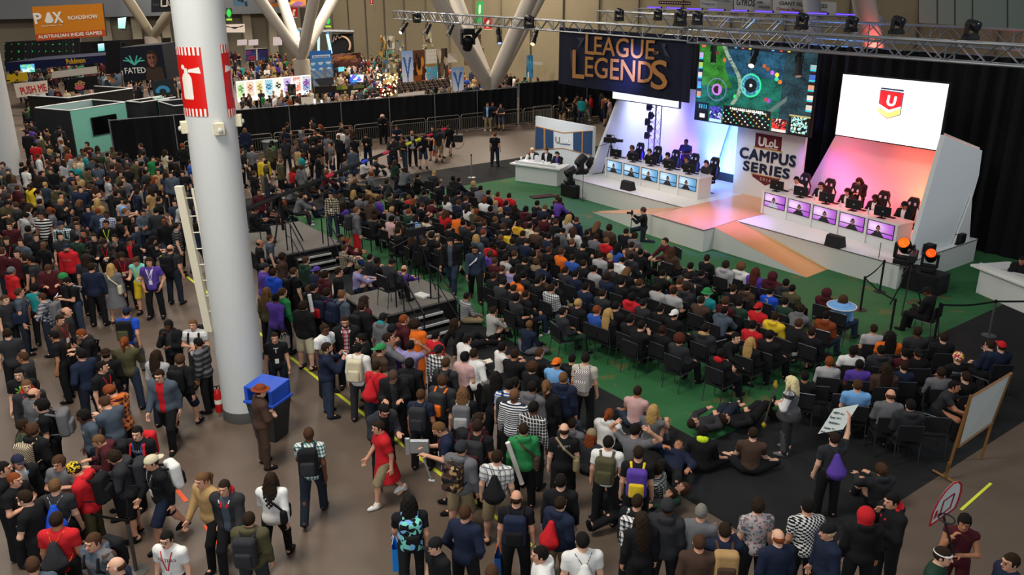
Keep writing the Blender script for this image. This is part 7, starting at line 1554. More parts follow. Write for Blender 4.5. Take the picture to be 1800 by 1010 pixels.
1234 886 st 70 s:hgray long:gray trousers:black -|gray-haired in gray at the right of the lying pair
1275 919 cm 85 s:hdkbrown long:navy trousers:black bp:tan/brown|in navy holding up a lit phone, tan pack
1332 876 st 95 m:hdkbrown tee:mottle-lightgray-gray-pink-3 trousers:black -|in pale floral blouse, back to us at lower right
1325 751 f1 75 s:hdkbrown tee:brown trousers:black -|in dusky t-shirt seated on the carpet beside the staff bearer
1230 940 st 85 s:hbrown long:brown trousers:black -|in brown near the bottom, left of the tan pack
1368 930 st 100 b:hginger long:navy trousers:black -|with reddish shaved head at the bottom, left of the check shirt
1364 549 s1 42 s:hdkbrown hood:yellow trousers:black -|in bright yellow hoodie seated near the right end of the rows
1355 580 s1 45 s:hblack long:black trousers:black -|in black seated just behind the yellow hoodie
1406 560 s2 35 s:hbrown vest:black/charcoal shorts:white -|in black top and white shorts at the right row end
1455 507 s1 42 hoodup:maroon hood:maroon trousers:black -|in raised maroon hood seated in the second row from the stage
1484 518 s1 45 l:hbrown long:lightblue trousers:denim -|in light blue round cape with white edge, end of row
1454 547 s1 48 s:hblack hood:rust trousers:denim -|in dusty red hoodie behind the light blue cape
1410 535 s2 42 s:hdkbrown hood:gray trousers:black -|in gray hoodie leaning forward, right end rows
1382 523 s1 42 s:hblack long:dkgreen trousers:black -|in dark green beside the blue and yellow jersey
1355 505 s1 42 s:hblack tee:royal trousers:black tx:2=d8b82c=back=.1=.3|in blue and yellow jersey seated in the right half
1394 500 s1 42 s:hblack long:olive trousers:black -|in olive seated in front of the dark green top
1428 575 s3 42 s:hdkbrown long:black trousers:black -|in black seated behind the white shorts
1537 570 s1 78 s:hdkbrown tee:lightgray trousers:black -|in pale t-shirt at the front left of the right-hand rows
1566 582 s1 82 x:hblack tee:orange trousers:black -|with long black hair over an orange top, right-hand rows
1614 574 s1 85 s:hdkbrown long:charcoal trousers:black -|in charcoal sweater next to the orange top, front row right
1660 585 s1 85 s:hdkbrown long:black trousers:black -|in black at the right end of the front row
1501 608 s3 80 s:hblack tee:white trousers:black sk:skindark|in white t-shirt with folded arms in the right-hand second row
1550 607 s1 82 s:hblack hood:charcoal trousers:black -|in gray hoodie in the second row behind the orange top
1592 612 s1 84 s:hblack tee:maroon trousers:black -|in maroon t-shirt in the right-hand second row
1615 612 s1 86 backcap:black long:black trousers:black -|in black cap and black top, right-hand second row
1685 620 s1 95 helm:mottle-red-yellow-white-3 tee:black trousers:black tx:BJERGSEN=c8c8c8=back=.26=.32|in bright patterned cap and black lettered jersey
1459 627 s1 75 m:hginger long:lightgray trousers:black -|auburn-haired in pale gray, left end of the right-hand third row
1512 632 s1 78 s:hblack tee:purple trousers:black -|in purple t-shirt in the right-hand third row
1559 638 s1 82 x:hdkbrown long:brown trousers:black -|with long brown hair in brown, right-hand third row
1590 635 s1 86 s:hdkbrown long:navy trousers:black -|in navy with bare nape, right-hand third row
1656 645 s1 80 s:hdkbrown long:gray trousers:black -|in gray jacket left of the black lettered jersey
1699 653 s1 100 s:hdkbrown tee:black trousers:black -|in black with red collar below the lettered jersey
1680 670 s2 320 s:hblack tee:charcoal trousers:black sk:skinmid|in charcoal t-shirt turned toward the easel
1416 652 s1 72 s:hblack long:black trousers:black -|in black right beside the blond staff bearer
1509 667 s1 78 s:hbrown tee:lightblue trousers:black -|in light blue t-shirt seated above the hand-lettered sign
1567 684 s5 84 b:hbrown long:gray trousers:black -|bald in gray sweater with hands at face
1602 702 s1 86 s:hblack hood:charcoal trousers:black -|in gray hood right of the bald man
1390 661 cl 150 x:hplat vest:gray/white leggings:charcoal sh:gray|costumed, with long platinum hair, armor and a staff
1468 760 up 95 s:hdkbrown tee:charcoal trousers:black ds:purple/black|holding up the hand-lettered sign, purple bag on back
1549 814 f2 100 m:hbrown hood:charcoal trousers:black -|in gray hooded vest crouched on black carpet
1567 868 ch 190 s:hblack hood:black trousers:black hl:red|in black hoodie with red hood lining, facing left
1523 892 st 80 hoodup:red hood:black trousers:black -|in raised red hood over black at lower right
1455 921 st 190 backcap:black long:navy trousers:black hc:hplat|in flat dark cap with pale hair and navy shirt
1420 876 st 95 s:hblack tee:check-white-black-6 trousers:black -|in bold black and white checked shirt, back to us
1698 907 ch 245 m:hblack tank:maroon shorts:maroon sk:skinmid|in maroon basketball jersey holding the paper backboard
1662 964 st 320 s:hdkbrown tank:dkgreen trousers:brown hb|in green and white headband at the bottom right
1778 974 st 185 s:hdkbrown long:navy trousers:black gl|in navy with glasses at the bottom right corner
1762 600 s1 90 cap:red long:navy trousers:black -|in red cap at the far right of the seated rows
1740 598 s5 120 s:hdkbrown long:navy trousers:black -|with raised hand next to the red cap at far right
1626 505 s4 130 cap:black long:black trousers:black -|in black, camera operator seated beside the tall tripod
1017 525 s1 42 s:hblond long:black trousers:black -|bleached blond in black, second seat in the back row
1050 537 s1 42 s:hginger tee:blue trousers:black -|red-haired in blue shirt, third seat in the back row
1071 542 s1 42 x:hblond long:black trousers:black -|with long blond hair beside the blue shirt, back row
1109 553 s1 42 s:hblack long:black trousers:black -|in black right of the blond, back row
1130 564 s5 42 s:hblack long:black trousers:black -|in black leaning with head turned, middle of the back row
1166 572 s1 42 s:hdkbrown long:black trousers:black -|in black with headset band, middle of the back row
1196 587 s1 42 a:hauburn long:charcoal trousers:black -|with curly auburn hair in the back row
1241 569 s1 42 s:hblack hood:charcoal trousers:black hl:tan|in dark jacket with fur-lined hood, right of auburn curls
1269 613 s1 42 s:hblack jacket:black/red trousers:black bd,hl:red|in black coat with red scarf, right end of back row
1321 593 s1 42 x:hblond long:black trousers:black -|with very long blond wig at the right end of the rows
1295 585 s2 300 s:hblack long:black trousers:black -|in black bending down left of the long blond wig
970 499 s1 42 s:hdkbrown long:plaid-slate-white-navy-6 trousers:black -|in blue plaid shirt at the aisle end, second row from back
1112 514 s1 42 m:hblack hood:red trousers:black -|in red hoodie, third row from the back
1132 525 s1 42 backcap:black long:charcoal trousers:black -|in black cap and dark gray, right of the red hoodie
1162 535 s1 42 s:hblack long:black trousers:black -|in black left of the white and red cap
1187 544 s1 42 backcap:white long:black trousers:black -|in white and red cap and black, second row from back
1234 520 s1 42 s:hdkbrown vest:brown/black trousers:black -|broad in brown vest, middle of the right half
1325 563 s1 42 s:hblack long:red trousers:black -|in red sweater right end, in front of the long blond wig
1335 532 s1 42 backcap:red vest:red/white trousers:black -|in red cap and red and white varsity jacket
1275 538 s2 42 s:hblack hood:slate trousers:black -|in blue-gray hoodie behind the brown vest's neighbor
1301 525 s1 42 s:hblack long:dkgreen trousers:black -|in dark green left of the varsity jacket
1244 507 s1 42 bucket:green tee:teal trousers:black -|in green hat and turquoise shirt
1277 521 s1 42 m:hbrown long:maroon trousers:black -|in dull maroon right of the brown vest
1315 499 s1 42 s:hblack hood:brown trousers:black -|in brown hoodie ahead of the dark green top
1186 504 s1 42 s:hdkbrown tee:lightgray trousers:black -|in pale gray t-shirt, middle, one row ahead of white cap
1158 498 s1 42 m:hblack long:check-white-charcoal-3 trousers:black -|in fine white check shirt left of the pale gray t-shirt
1208 497 s1 42 m:hdkbrown hood:charcoal trousers:black -|in charcoal hood between pale gray t-shirt and green hat
1290 500 s1 42 s:hdkbrown long:black trousers:black -|in black one seat left of the brown hoodie
1012 475 s1 42 s:hblack tee:navy trousers:black -|in navy t-shirt, fourth row from the back
995 468 s1 42 s:hdkbrown long:charcoal trousers:black -|in charcoal, aisle side, fourth row from the back
1045 466 s1 42 s:hblack tee:lightgray trousers:black -|in light gray, aisle half, reading a pale sheet
1068 479 s1 42 m:hdkbrown long:navy trousers:black -|in navy with shaggy hair, aisle half, mid rows
1094 488 s1 42 s:hblack long:black trousers:black -|in black two seats left of the fine check shirt
1125 490 s1 42 s:hbrown hood:black trousers:black -|in black hood directly ahead of the red hoodie
1084 530 s1 42 s:hblack long:black trousers:black -|in black one row ahead of the long blond hair
1060 508 s1 42 s:hdkbrown long:charcoal trousers:black -|in charcoal behind the shaggy-haired navy top
1030 497 s1 42 s:hblack long:navy trousers:black -|in navy two seats right of the blue plaid shirt
946 486 s1 42 s:hblack long:black trousers:black -|in black at the aisle, ahead of the blue plaid shirt
921 476 s1 42 m:hblack long:charcoal trousers:black -|in charcoal at the aisle end, fifth row from the back
1360 478 s1 42 hoodup:maroon hood:maroon trousers:black -|in raised maroon hood near the front right
1383 490 s1 42 s:hblack hood:charcoal trousers:black -|in charcoal right of the front-right maroon hood
1330 470 s1 42 x:hauburn long:purple trousers:black -|with long auburn hair in purple, front row right
1304 462 s1 42 a:hltbrown hood:white trousers:black -|in white hooded top with bushy hair, front row
1277 458 s1 42 m:hdkbrown hood:lightgray trousers:black -|in pale gray hoodie with pink glow, front row
1244 447 s1 42 s:hdkbrown long:black trousers:black -|in black at the front row middle, close-cropped
1215 461 s1 42 s:hblack long:black trousers:black -|in black jacket one row behind the front middle
1234 474 s1 42 s:hblack hood:black trousers:black -|in black hooded coat ahead of the turquoise shirt
1169 418 s2 200 s:hdkbrown long:maroon trousers:black -|in maroon sweater turned around near the front row
1182 434 s1 42 l:hbrown long:brown trousers:black -|with long brown hair behind the turned maroon sweater
1130 365 kn 165 beanie:brown long:black trousers:darkjeans -|in brown knit cap kneeling with a camera by the runway
857 181 st 250 s:hbrown jacket:black/lightblue trousers:khaki sh:white|in dark jacket and khaki trousers, left of three friends
866 180 cr 260 s:hbrown tee:navy shorts:slate -|in dark shirt and shorts, middle of the three friends
880 183 ch 245 s:hltbrown tee:charcoal shorts:slate -|in gray shirt and pale shorts, right of the three friends
870 233 st 80 s:hginger tee:black trousers:darkjeans -|in black t-shirt standing alone by the side barrier
724 230 st 280 b:hdkbrown vest:black/lightgray trousers:black bd,sk:skinmid|in black vest over pale sleeves, hands down, behind the boom
789 219 wl 250 p:hblack long:black skirt:black sk:skinpale|in black dress and boots, stepping left behind the boom
770 226 st 275 m:hbrown tee:charcoal shorts:khaki sb:orange/black|in dark gray shirt and khaki shorts with colorful tote
672 203 ph 280 hoodup:pink jacket:black/black trousers:black -|with pink headscarf and dark jacket leaning at the barrier
697 221 ph 275 s:hbrown tee:navy trousers:olive -|in navy t-shirt with bright print beside the pink headscarf
115 429 st 272 cap:navy hood:red trousers:black bd,hc:hdkbrown,tx:PAX_EAST=e0d8d4=front=.24=.28,sk:skinpale|bearded, in red lettered hooded sweatshirt and blue cap
105 389 st 280 cap:navy long:plaid-slate-white-teal-7 trousers:denim bp:black|in blue plaid shirt and cap with pack straps, left crowd
71 373 st 275 s:hblack tee:stripe-black-white-9 trousers:black sk:skinmid|in black and white striped shirt, left crowd
62 411 pk 300 s:hbrown hood:black trousers:black -|in black hoodie with white drawstrings, left crowd
236 455 ph 270 p:hbrown tank:aqua shorts:yellow ln:yellow|in aqua top and yellow shorts, facing us
261 453 pk 275 l:hdkbrown tee:purple trousers:black tx:V=d8d4e0=front=.2=.28,ln:white|in purple t-shirt with white mask print, facing us
194 463 st 95 l:hblond long:gray skirt:gray sb:cream|blond in gray with a cream bag, back to us
160 462 st 92 s:hdkbrown long:navy trousers:black -|broad in navy shirt, back to us, left of the blond
211 446 ph 275 m:hdkbrown tee:maroon trousers:black ln:red|in maroon with red lanyard, between blond and aqua top
226 417 st 275 cap:black jacket:black/red trousers:black hl:red,ln:red|in black cap and jacket with red hood, left crowd
180 422 ph 270 cap:hdkbrown hood:mottle-black-charcoal-brown-6 trousers:black ln:red|in dark patterned hoodie and cap, looking at a phone
200 412 st 272 s:hblack jacket:black/gray trousers:black ln:white|in black jacket with white lanyard, left crowd
310 391 sr 20 s:hdkbrown tee:stripe-black-gray-8 shorts:charcoal gl|in black and gray striped shirt left of the duct
299 430 st 80 b:hbrown tee:charcoal trousers:darkjeans bp:black|bald, in charcoal t-shirt and black pack, walking away
272 416 ph 30 l:hblack long:black trousers:black -|long-haired in black between striped shirt and red-hood jacket
164 411 st 275 s:hdkbrown jacket:mottle-black-charcoal-gray-6/black trousers:black -|in dark camouflage jacket left of the dark cap
145 403 cr 275 s:hblack tee:black trousers:black ln:red,sk:skinmid|in black t-shirt with red lanyard and folded arms
135 391 st 285 s:hdkbrown jacket:charcoal/gray trousers:black -|in gray-brown jacket above the folded arms
185 387 st 275 s:hblack tee:black trousers:black ln:neon,sk:skinmid|in black with bright green lanyard, left crowd
186 371 st 280 s:hdkbrown long:plaid-blue-white-slate-6 trousers:denim -|in blue checked shirt above the green lanyard
220 366 st 20 s:hltbrown tee:black trousers:black -|in black t-shirt in profile, center of the left crowd
28 439 st 280 s:hdkbrown long:maroon trousers:black -|in maroon jacket at left, above the plain black t-shirt
40 446 st 200 m:hdkbrown tee:black trousers:black -|in plain black t-shirt turned left at the left crowd edge
15 391 st 280 s:hdkbrown long:maroon trousers:black -|in dark red top at the left edge, upper crowd
10 416 st 285 l:hdkbrown long:black trousers:black ln:red|long-haired in black with red lanyard at the left edge
150 446 st 100 l:hdkbrown tee:charcoal trousers:black -|long-haired in charcoal left of the navy-shirted back
108 481 st 200 beanie:green long:black trousers:black -|in bright green knit cap, bent over
84 468 ph 300 m:hbrown hood:maroon trousers:black -|in maroon hoodie looking at a phone, left crowd
52 450 st 190 s:hblack tee:charcoal trousers:black -|in dark t-shirt behind the maroon hoodie, facing left
20 470 st 60 beanie:gray hood:red trousers:black -|in gray beanie and red top at the left edge
'''
# ---------------------------------------------------------------- set the 300 nearest people down
taken = []
def chair_for(M, J, label, group):
    g = M.translation; R = M.to_3x3(); s = Vector((0, 1, 0)); p = M @ Vector((0, J['pel'][1] - .02, 0))
    a = math.atan2(M[1][0], M[0][0]); return folding_chair(Matrix.Translation((p.x, p.y, g.z)) @ Matrix.Rotation(a, 4, 'Z'), label, group)
for row in TABLE.strip().split('\n'):
    a, lab = row.split('|'); x, y, pose, deg, hair, top, bottom, ex = a.split(); x, y, deg = int(x), int(y), float(deg)
    ex = [] if ex == '-' else [t for t in ex.split(',')]
    z0 = rz if (x, y) in ((692, 455), (452, 364)) else 0.0
    o = person(x, y, pose, deg, hair, top, bottom, ex, lab, z0)
    _, J, M = people[-1]; taken.append(M.translation.copy())
    if pose[0] == 's' and pose[1] in '12345': chair_for(M, J, cut_words('black folding chair under the person ' + lab), 'black folding chairs')
# empty chairs seen from behind along the back row and the right-hand rows
for i, (px, py) in enumerate(((1092, 574), (1120, 583), (1146, 592), (1176, 604), (1210, 620), (1242, 634), (1270, 652), (1040, 560))): pass
for px, py, lab in ((1432, 690, 'empty black folding chair left of the light blue t-shirt, last row'), (1478, 705, 'empty black folding chair behind the hand-lettered sign'), (1640, 745, 'empty black folding chair beyond the gray hood, last row'), (905, 540, 'empty black folding chair at the aisle end of the back row'), (932, 552, 'second empty black folding chair at the aisle end of the back row')):
    g = G(px, py, .6); folding_chair(Matrix.Translation((g.x, g.y, 0)) @ Matrix.Rotation(math.radians(42 - 90 if px < 1000 else -10), 4, 'Z'), lab, 'black folding chairs')
# ---------------------------------------------------------------- the rest of the crowd, one mass
crowd = Crowd(); seats = MB()
HC = ['hblack', 'hblack', 'hdkbrown', 'hdkbrown', 'hdkbrown', 'hbrown', 'hbrown', 'hdkbrown', 'hblack', 'hltbrown', 'hdkbrown', 'hginger', 'hblack', 'hbrown', 'hblond']
DARK = ['black', 'black', 'charcoal', 'charcoal', 'navy', 'gray', 'black', 'slate', 'maroon', 'olive', 'brown', 'denim', 'charcoal', 'black', 'dkgreen', 'lightgray']
BRIGHT = ['red', 'blue', 'white', 'purple', 'teal', 'rust', 'green', 'white', 'tan', 'pink', 'cream', 'tan', 'lightgray', 'khaki']
LEG = ['black', 'darkjeans', 'denim', 'black', 'khaki', 'charcoal', 'navy']
def cols(top, hair=None): return dict(skin=random.choice(SKIN), top=top, bottom=random.choice(LEG), shoe=random.choice(['black', 'charcoal', 'white', 'gray']), hair=hair or random.choice(HC))
def seat_geo(M, J):
    p = M @ Vector((0, J['pel'][1] - .02, 0)); a = math.atan2(M[1][0], M[0][0]); K = Matrix.Translation((p.x, p.y, 0)) @ Matrix.Rotation(a, 4, 'Z')
    seats.box(-.22, -.20, .42, .22, .22, .46, K).box(-.215, -.245, .52, .215, -.215, .86, K)
    for x in (-.22, .22):
        for y in (-.22, .2): seats.box(x - .012, y - .012, 0, x + .012, y + .012, .44, K)
SEATED = '''980 342 maroon 985 347 purple 931 379 maroon 959 377 maroon 978 384 black 1002 377 lightgray 1014 381 navy 1053 389 black 1072 394 brown 1102 401 black 1117 408 gray 912 387 mustard 932 392 cream 947 400 brown
967 410 navy 992 401 gray 1008 399 white 1032 403 black 1051 411 gray 1067 417 red 1089 428 blue 1112 425 brown 1126 437 black 980 416 charcoal 1006 419 black 1028 427 black 1056 442 lightgray 1072 445 maroon 1097 452 white 965 433 black 946 428 brown 930 419 navy 911 427 gray
987 436 orange 1007 446 blue 1027 456 black 1047 467 gray 986 472 black 957 461 navy 943 454 khaki 926 452 black 953 481 brown 975 492 black 1128 489 black 1167 474 black 910 482 orange 902 469 lavender 1197 488 rust
666 344 purple 685 337 olive 719 342 red 718 321 black 690 363 gray 717 358 gray 720 367 dkgreen 732 377 lightblue 750 381 cream 690 379 pink 702 389 olive 712 399 black 659 377 black 682 363 lightgray 786 343 white 807 334 black 832 318 charcoal 845 326 gray 819 344 navy 852 346 white 872 352 gray 890 352 navy 825 359 white 809 352 navy 840 367 olive 775 363 brown
785 369 red 807 374 orange 762 383 black 746 334 charcoal 770 319 black 796 309 black 807 312 black 860 334 black 875 337 red 895 339 red 837 412 slate 866 425 red 885 427 black 886 392 black 895 404 yellow 604 355 purple 620 357 navy 647 342 gray 636 342 gray 622 334 black 625 314 black 652 350 brown 640 392 black
870 380 black 852 387 navy 868 397 gray 850 402 charcoal 832 395 black 815 386 charcoal 880 412 black 902 417 charcoal 905 440 black 890 447 lightgray 870 452 maroon 884 466 black 862 440 purple 900 402 black 920 405 black 938 440 black 1010 462 black 1075 462 charcoal 1105 470 black 1110 445 charcoal 1140 470 black 1150 485 navy 1185 470 black 1210 480 charcoal 905 360 black 925 362 maroon 945 352 black 960 360 navy 940 372 black 895 372 charcoal 880 364 black 862 362 black 842 380 black 790 392 black 775 345 black 760 350 maroon 745 357 black 730 350 black 700 340 black 765 300 charcoal 790 330 black 700 400 black 725 410 black 742 400 charcoal 760 407 black 745 420 black 770 425 black 850 460 black 868 478 black 888 490 charcoal 905 500 black 925 510 black 908 515 charcoal'''
toks = SEATED.split()
for i in range(0, len(toks), 3):
    x, y, c = int(toks[i]), int(toks[i + 1]), toks[i + 2]; c = 'd0a030' if c == 'mustard' else c
    pose = random.choice(['s1', 's1', 's3', 's2', 's4', 's5', 's1']); sc = random.uniform(.96, 1.03); M = person_matrix(x, y, pose, 42 + random.uniform(-10, 12), 0, sc, 1.03); J = skel(pose)
    if any((M.translation - t).length < .34 for t in taken): continue
    taken.append(M.translation.copy()); crowd.add(x, y, pose, 0, cols(c), random.choice(['long', 'hood', 'tee', 'long']), 'trousers', random.choice('ssssmmsl'), .028, M=M); seat_geo(M, J)
FLOORERS = '''516 294 red 525 297 black 560 294 lavender 565 287 charcoal 575 299 maroon 470 302 gray 500 302 navy 516 320 gray 560 317 charcoal 530 339 gray 607 277 gray 639 279 white 662 275 charcoal 655 302 gray 667 299 tan 702 302 black 712 294 gray 695 281 dkgreen 687 264 charcoal 590 305 black 480 330 black 545 310 brown 600 300 slate 625 318 olive 650 325 tan 500 352 black 545 345 navy 610 335 gray 575 325 black 680 315 charcoal 640 300 teal 720 310 gray 735 305 black 490 380 black 470 350 charcoal 640 356 white'''
toks = FLOORERS.split()
for i in range(0, len(toks), 3):
    x, y, c = int(toks[i]), int(toks[i + 1]), toks[i + 2]; pose = random.choice(['f1', 'f2', 'f2', 'f3', 's2']); M = person_matrix(x, y, pose, 35 + random.uniform(-20, 20), 0, 1, 1.02)
    if any((M.translation - t).length < .5 for t in taken): continue
    taken.append(M.translation.copy()); crowd.add(x, y, pose, 0, cols(c), random.choice(['long', 'hood', 'tee']), 'trousers', random.choice('sssml'), .028, M=M)
STAND = '''499 225 navy 522 236 charcoal 555 232 black 577 236 gray 600 226 white 612 232 gray 642 236 black 615 220 brown 622 222 red 640 234 black 430 225 navy 443 258 gray 463 275 yellow 425 262 charcoal 440 290 black 505 215 black 560 220 black 548 208 charcoal 600 216 brown 707 240 black 742 236 black 760 222 black 775 220 slate 690 240 charcoal 580 250 gray 535 224 gray
130 287 teal 250 284 black 160 278 slate 243 322 lightgray 190 310 lightgray 160 324 black 134 326 navy 50 324 yellow 110 350 black 70 349 charcoal 225 352 lightblue 217 311 gray 223 290 black 210 300 olive 246 252 black 252 265 charcoal 290 263 cream 300 274 black 320 252 black 275 278 navy 300 302 slate 305 305 red 335 280 blue 320 300 black 280 345 black 262 348 black 257 358 gray 100 275 maroon 120 260 red 150 268 teal 60 250 red 85 262 charcoal 90 255 navy 3 285 gray 38 285 black 45 292 white 65 308 black 15 340 black 25 355 charcoal 40 345 black 30 325 maroon 205 335 black 212 340 charcoal 200 330 brown'''
toks = STAND.split()
for i in range(0, len(toks), 3):
    x, y, c = int(toks[i]), int(toks[i + 1]), toks[i + 2]; pose = random.choice(['st', 'sw', 'cr', 'ph', 'pk', 'sl', 'sr', 'ch']); M = person_matrix(x, y, pose, random.choice([30, 45, 60, 90, 260, 280, 0, 200]) + random.uniform(-15, 15), 0, random.uniform(.97, 1.03), 1.04)
    if any((M.translation - t).length < .40 for t in taken): continue
    taken.append(M.translation.copy()); crowd.add(x, y, pose, 0, cols(c), random.choice(['tee', 'hood', 'long', 'tee']), random.choice(['trousers', 'trousers', 'shorts']), random.choice('ssssml'), .028, M=M)
def fill(poly, n, gap, h, degs, bright=.15, poses=('st', 'sw', 'cr', 'ph', 'pk', 'sl', 'sr', 'wk'), z=1.74):
    """n people standing at random inside a floor area given by its head-height outline in the picture"""
    W = [G(*p, z) for p in poly]; xs = [p.x for p in W]; ys = [p.y for p in W]; k = 0; tries = 0
    def inside(x, y):
        c = False
        for a, b in zip(W, W[1:] + W[:1]):
            if (a.y > y) != (b.y > y) and x < (b.x - a.x) * (y - a.y) / (b.y - a.y) + a.x: c = not c
        return c
    while k < n and tries < n * 60:
        tries += 1; x, y = random.uniform(min(xs), max(xs)), random.uniform(min(ys), max(ys))
        if not inside(x, y): continue
        v = Vector((x, y, 0))
        q_ = EN(v)
        if q_[0] < -93 or q_[1] > 42 or any((v - t).length < gap for t in taken): continue
        taken.append(v); k += 1; M = Matrix.Translation(v) @ Matrix.Rotation(math.radians(random.choice(degs) - 90 + random.uniform(-25, 25)), 4, 'Z') @ Matrix.Scale(random.uniform(.95, 1.04), 4)
        c = random.choice(BRIGHT) if random.random() < bright else random.choice(DARK)
        crowd.add(0, 0, random.choice(poses), 0, cols(c), random.choice(['tee', 'hood', 'long', 'tee']), random.choice(['trousers', 'trousers', 'trousers', 'shorts']), random.choice('ssssmlp'), h, M=M)
fill([(-30, 300), (120, 250), (300, 265), (345, 330), (345, 400), (250, 400), (120, 430), (-30, 430)], 85, .52, .030, (20, 60, 90, 270, 300, 180), .10)
fill([(40, 175), (110, 185), (120, 240), (200, 250), (200, 290), (60, 290), (30, 250)], 40, .55, .040, (30, 90, 270, 200), .18)
fill([(345, 240), (420, 240), (480, 280), (480, 330), (345, 330)], 14, .6, .032, (30, 60, 300), .15)
fill([(410, 250), (640, 225), (640, 262), (480, 300), (410, 300)], 16, .7, .032, (45, 60, 30, 270), .15)
fill([(415, 110), (480, 88), (560, 100), (640, 60), (700, 60), (660, 150), (700, 175), (560, 195), (430, 205)], 330, .55, .06, (0, 90, 180, 270), .38)
fill([(640, 95), (760, 80), (850, 120), (985, 130), (985, 152), (840, 160), (700, 180), (620, 190)], 190, .55, .06, (0, 90, 180, 270), .38)
fill([(0, 100), (300, 60), (420, 60), (420, 110), (300, 150), (60, 170)], 190, .7, .07, (0, 90, 180, 270), .25)
fill([(985, 165), (1075, 160), (1075, 172), (985, 182)], 14, .7, .055, (0, 90, 180), .5)
crowd.build('crowd', 'dense mass of seated and standing convention-goers farther from the camera', 'crowd')
o = tag(seats.build('folding_chairs_mass', mat('121214', .6)), 'rows of black folding chairs under the farther seated audience', 'chairs', None, 'stuff'); o.name = 'chair_rows'
# ================================================================ things carried and held
def near(label_part):
    for o, J, M in people:
        if label_part in o['label']: return o, J, M
    raise KeyError(label_part)
def hand_at(lp, n): o, J, M = near(lp); return M @ Vector(J['wr' + n] + J['hd' + n] * .09), M
# hand-lettered sign on a stick
h, M = hand_at('hand-lettered sign, purple', 'R')
top = GY(1475, 735, h.y - .05); e = empty('hand_lettered_sign', Matrix.Identity(4), 'white hand-lettered sign on a wooden stick held above the crowd', 'sign')
pc = [GY(1438, 762, h.y - .1), GY(1482, 754, h.y - .1), GY(1509, 709, h.y + .1), GY(1466, 718, h.y + .1)]
pc[2] = pc[1] + pc[3] - pc[0]; nrm = (pc[1] - pc[0]).cross(pc[3] - pc[0]).normalized(); nrm = -nrm if nrm.y > 0 else nrm
MB().prism(pc, -nrm * .012).build('board', mat('cdd5d2', .7), e); MB().bar(h - Vector((0, 0, .2)), (pc[0] + pc[1]) / 2 - nrm * .02 + (pc[3] - pc[0]) * .3, .014).build('stick', mat('a8804e', .7), e)
ux = (pc[1] - pc[0]).normalized(); uz = (pc[3] - pc[0]).normalized(); uy = ux.cross(uz).normalized(); uy = uy if uy.dot(nrm) < 0 else -uy
def on_board(body, u, v, W, m):
    p = pc[0] + (pc[1] - pc[0]) * u + (pc[3] - pc[0]) * v + nrm * .014; K = Matrix(((ux.x, uy.x, uz.x, p.x), (ux.y, uy.y, uz.y, p.y), (ux.z, uy.z, uz.z, p.z), (0, 0, 0, 1))); text('lettering', body, m, e, K, W=W * (pc[1] - pc[0]).length, align='LEFT', ext=.004, bold=.02)
ink = mat('3a3f44'); 
for body, u, v, W in (('HEY! Announcer', .10, .80, .8), ('Ever WORLD', .08, .62, .7), ('MODERATION', .16, .40, .7), ('Under The Chat', .10, .20, .72), ('From the Faithful', .06, .06, .66)): on_board(body, u, v, W, ink)
# easel with whiteboard
e = empty('easel_board', Matrix.Identity(4), 'large whiteboard on a wooden easel at the right edge', 'easel'); Y0 = G(1668, 832).y; fA = G(1666, 842)
Yb = fA.y + .05; c = [GY(1683, 786, Yb), GY(1744, 742, Yb + .55), GY(1778, 655, Yb + .62), GY(1706, 698, Yb + .05)]
n_ = (c[1] - c[0]).cross(c[3] - c[0]).normalized(); n_ = n_ if n_.y < 0 else -n_
MB().prism(c, -n_ * .02).build('whiteboard', mat('b9c2c0', .3), e); wood = mat('7a5428', .6)
m = MB()
for a, b in zip(c, c[1:] + c[:1]): m.bar(a, b, .028, 4)
m.build('board_frame', wood, e)
MB().bar(c[3] + (c[3] - c[0]) * .05, G(1662, 838, .05), .03, 4).build('leg', wood, e); MB().bar(c[1], Vector((c[1].x, c[1].y + .1, .02)), .03, 4).build('leg', wood, e); MB().bar(G(1640, 826, .03), G(1680, 848, .03), .03, 4).bar(G(1662, 838, .03), G(1668, 812, .4), .02, 4).build('foot_bar', wood, e)
# paper basketball backboard
h, M = hand_at('maroon basketball jersey', 'L'); yb = h.y - .1
def bb(x, y): return GY(x, y, yb + (960 - y) * .0)
e = empty('basketball_backboard', Matrix.Identity(4), 'white paper basketball backboard held by the person in maroon jersey', 'prop')
out = [bb(*p) for p in ((1634, 924), (1640, 900), (1650, 880), (1663, 862), (1676, 849), (1685, 846), (1690, 851), (1689, 863), (1684, 880), (1678, 893), (1666, 902))]
MB().prism(out, (0, .02, 0)).build('board', mat('c3c7c8', .6), e); m = MB()
for a, b in zip(out, out[1:] + out[:1]): m.bar(a, b, .014, 4)
m.build('red_rim', mat('8a1420'), e); sq = [bb(*p) + Vector((0, -.006, 0)) for p in ((1651, 906), (1659, 880), (1678, 866), (1670, 891))]; m = MB()
for a, b in zip(sq, sq[1:] + sq[:1]): m.bar(a, b, .010, 4)
m.build('target_square', mat('6a1018'), e); MB().prism([bb(*p) + Vector((0, -.004, 0)) for p in ((1640, 912), (1645, 898), (1649, 896), (1645, 908))], (0, -.004, 0)).build('red_patch', mat('a01822'), e); MB().bar(bb(1658, 905), h, .018).build('handle', mat('2a2a2c'), e)
rg = [bb(1656, 904) + Vector((.10 * math.cos(a), -.12 + .12 * math.sin(a), .02)) for a in np.linspace(0, 2 * math.pi, 14)]; MB().path(rg, .012).build('hoop', mat('26262a'), e)
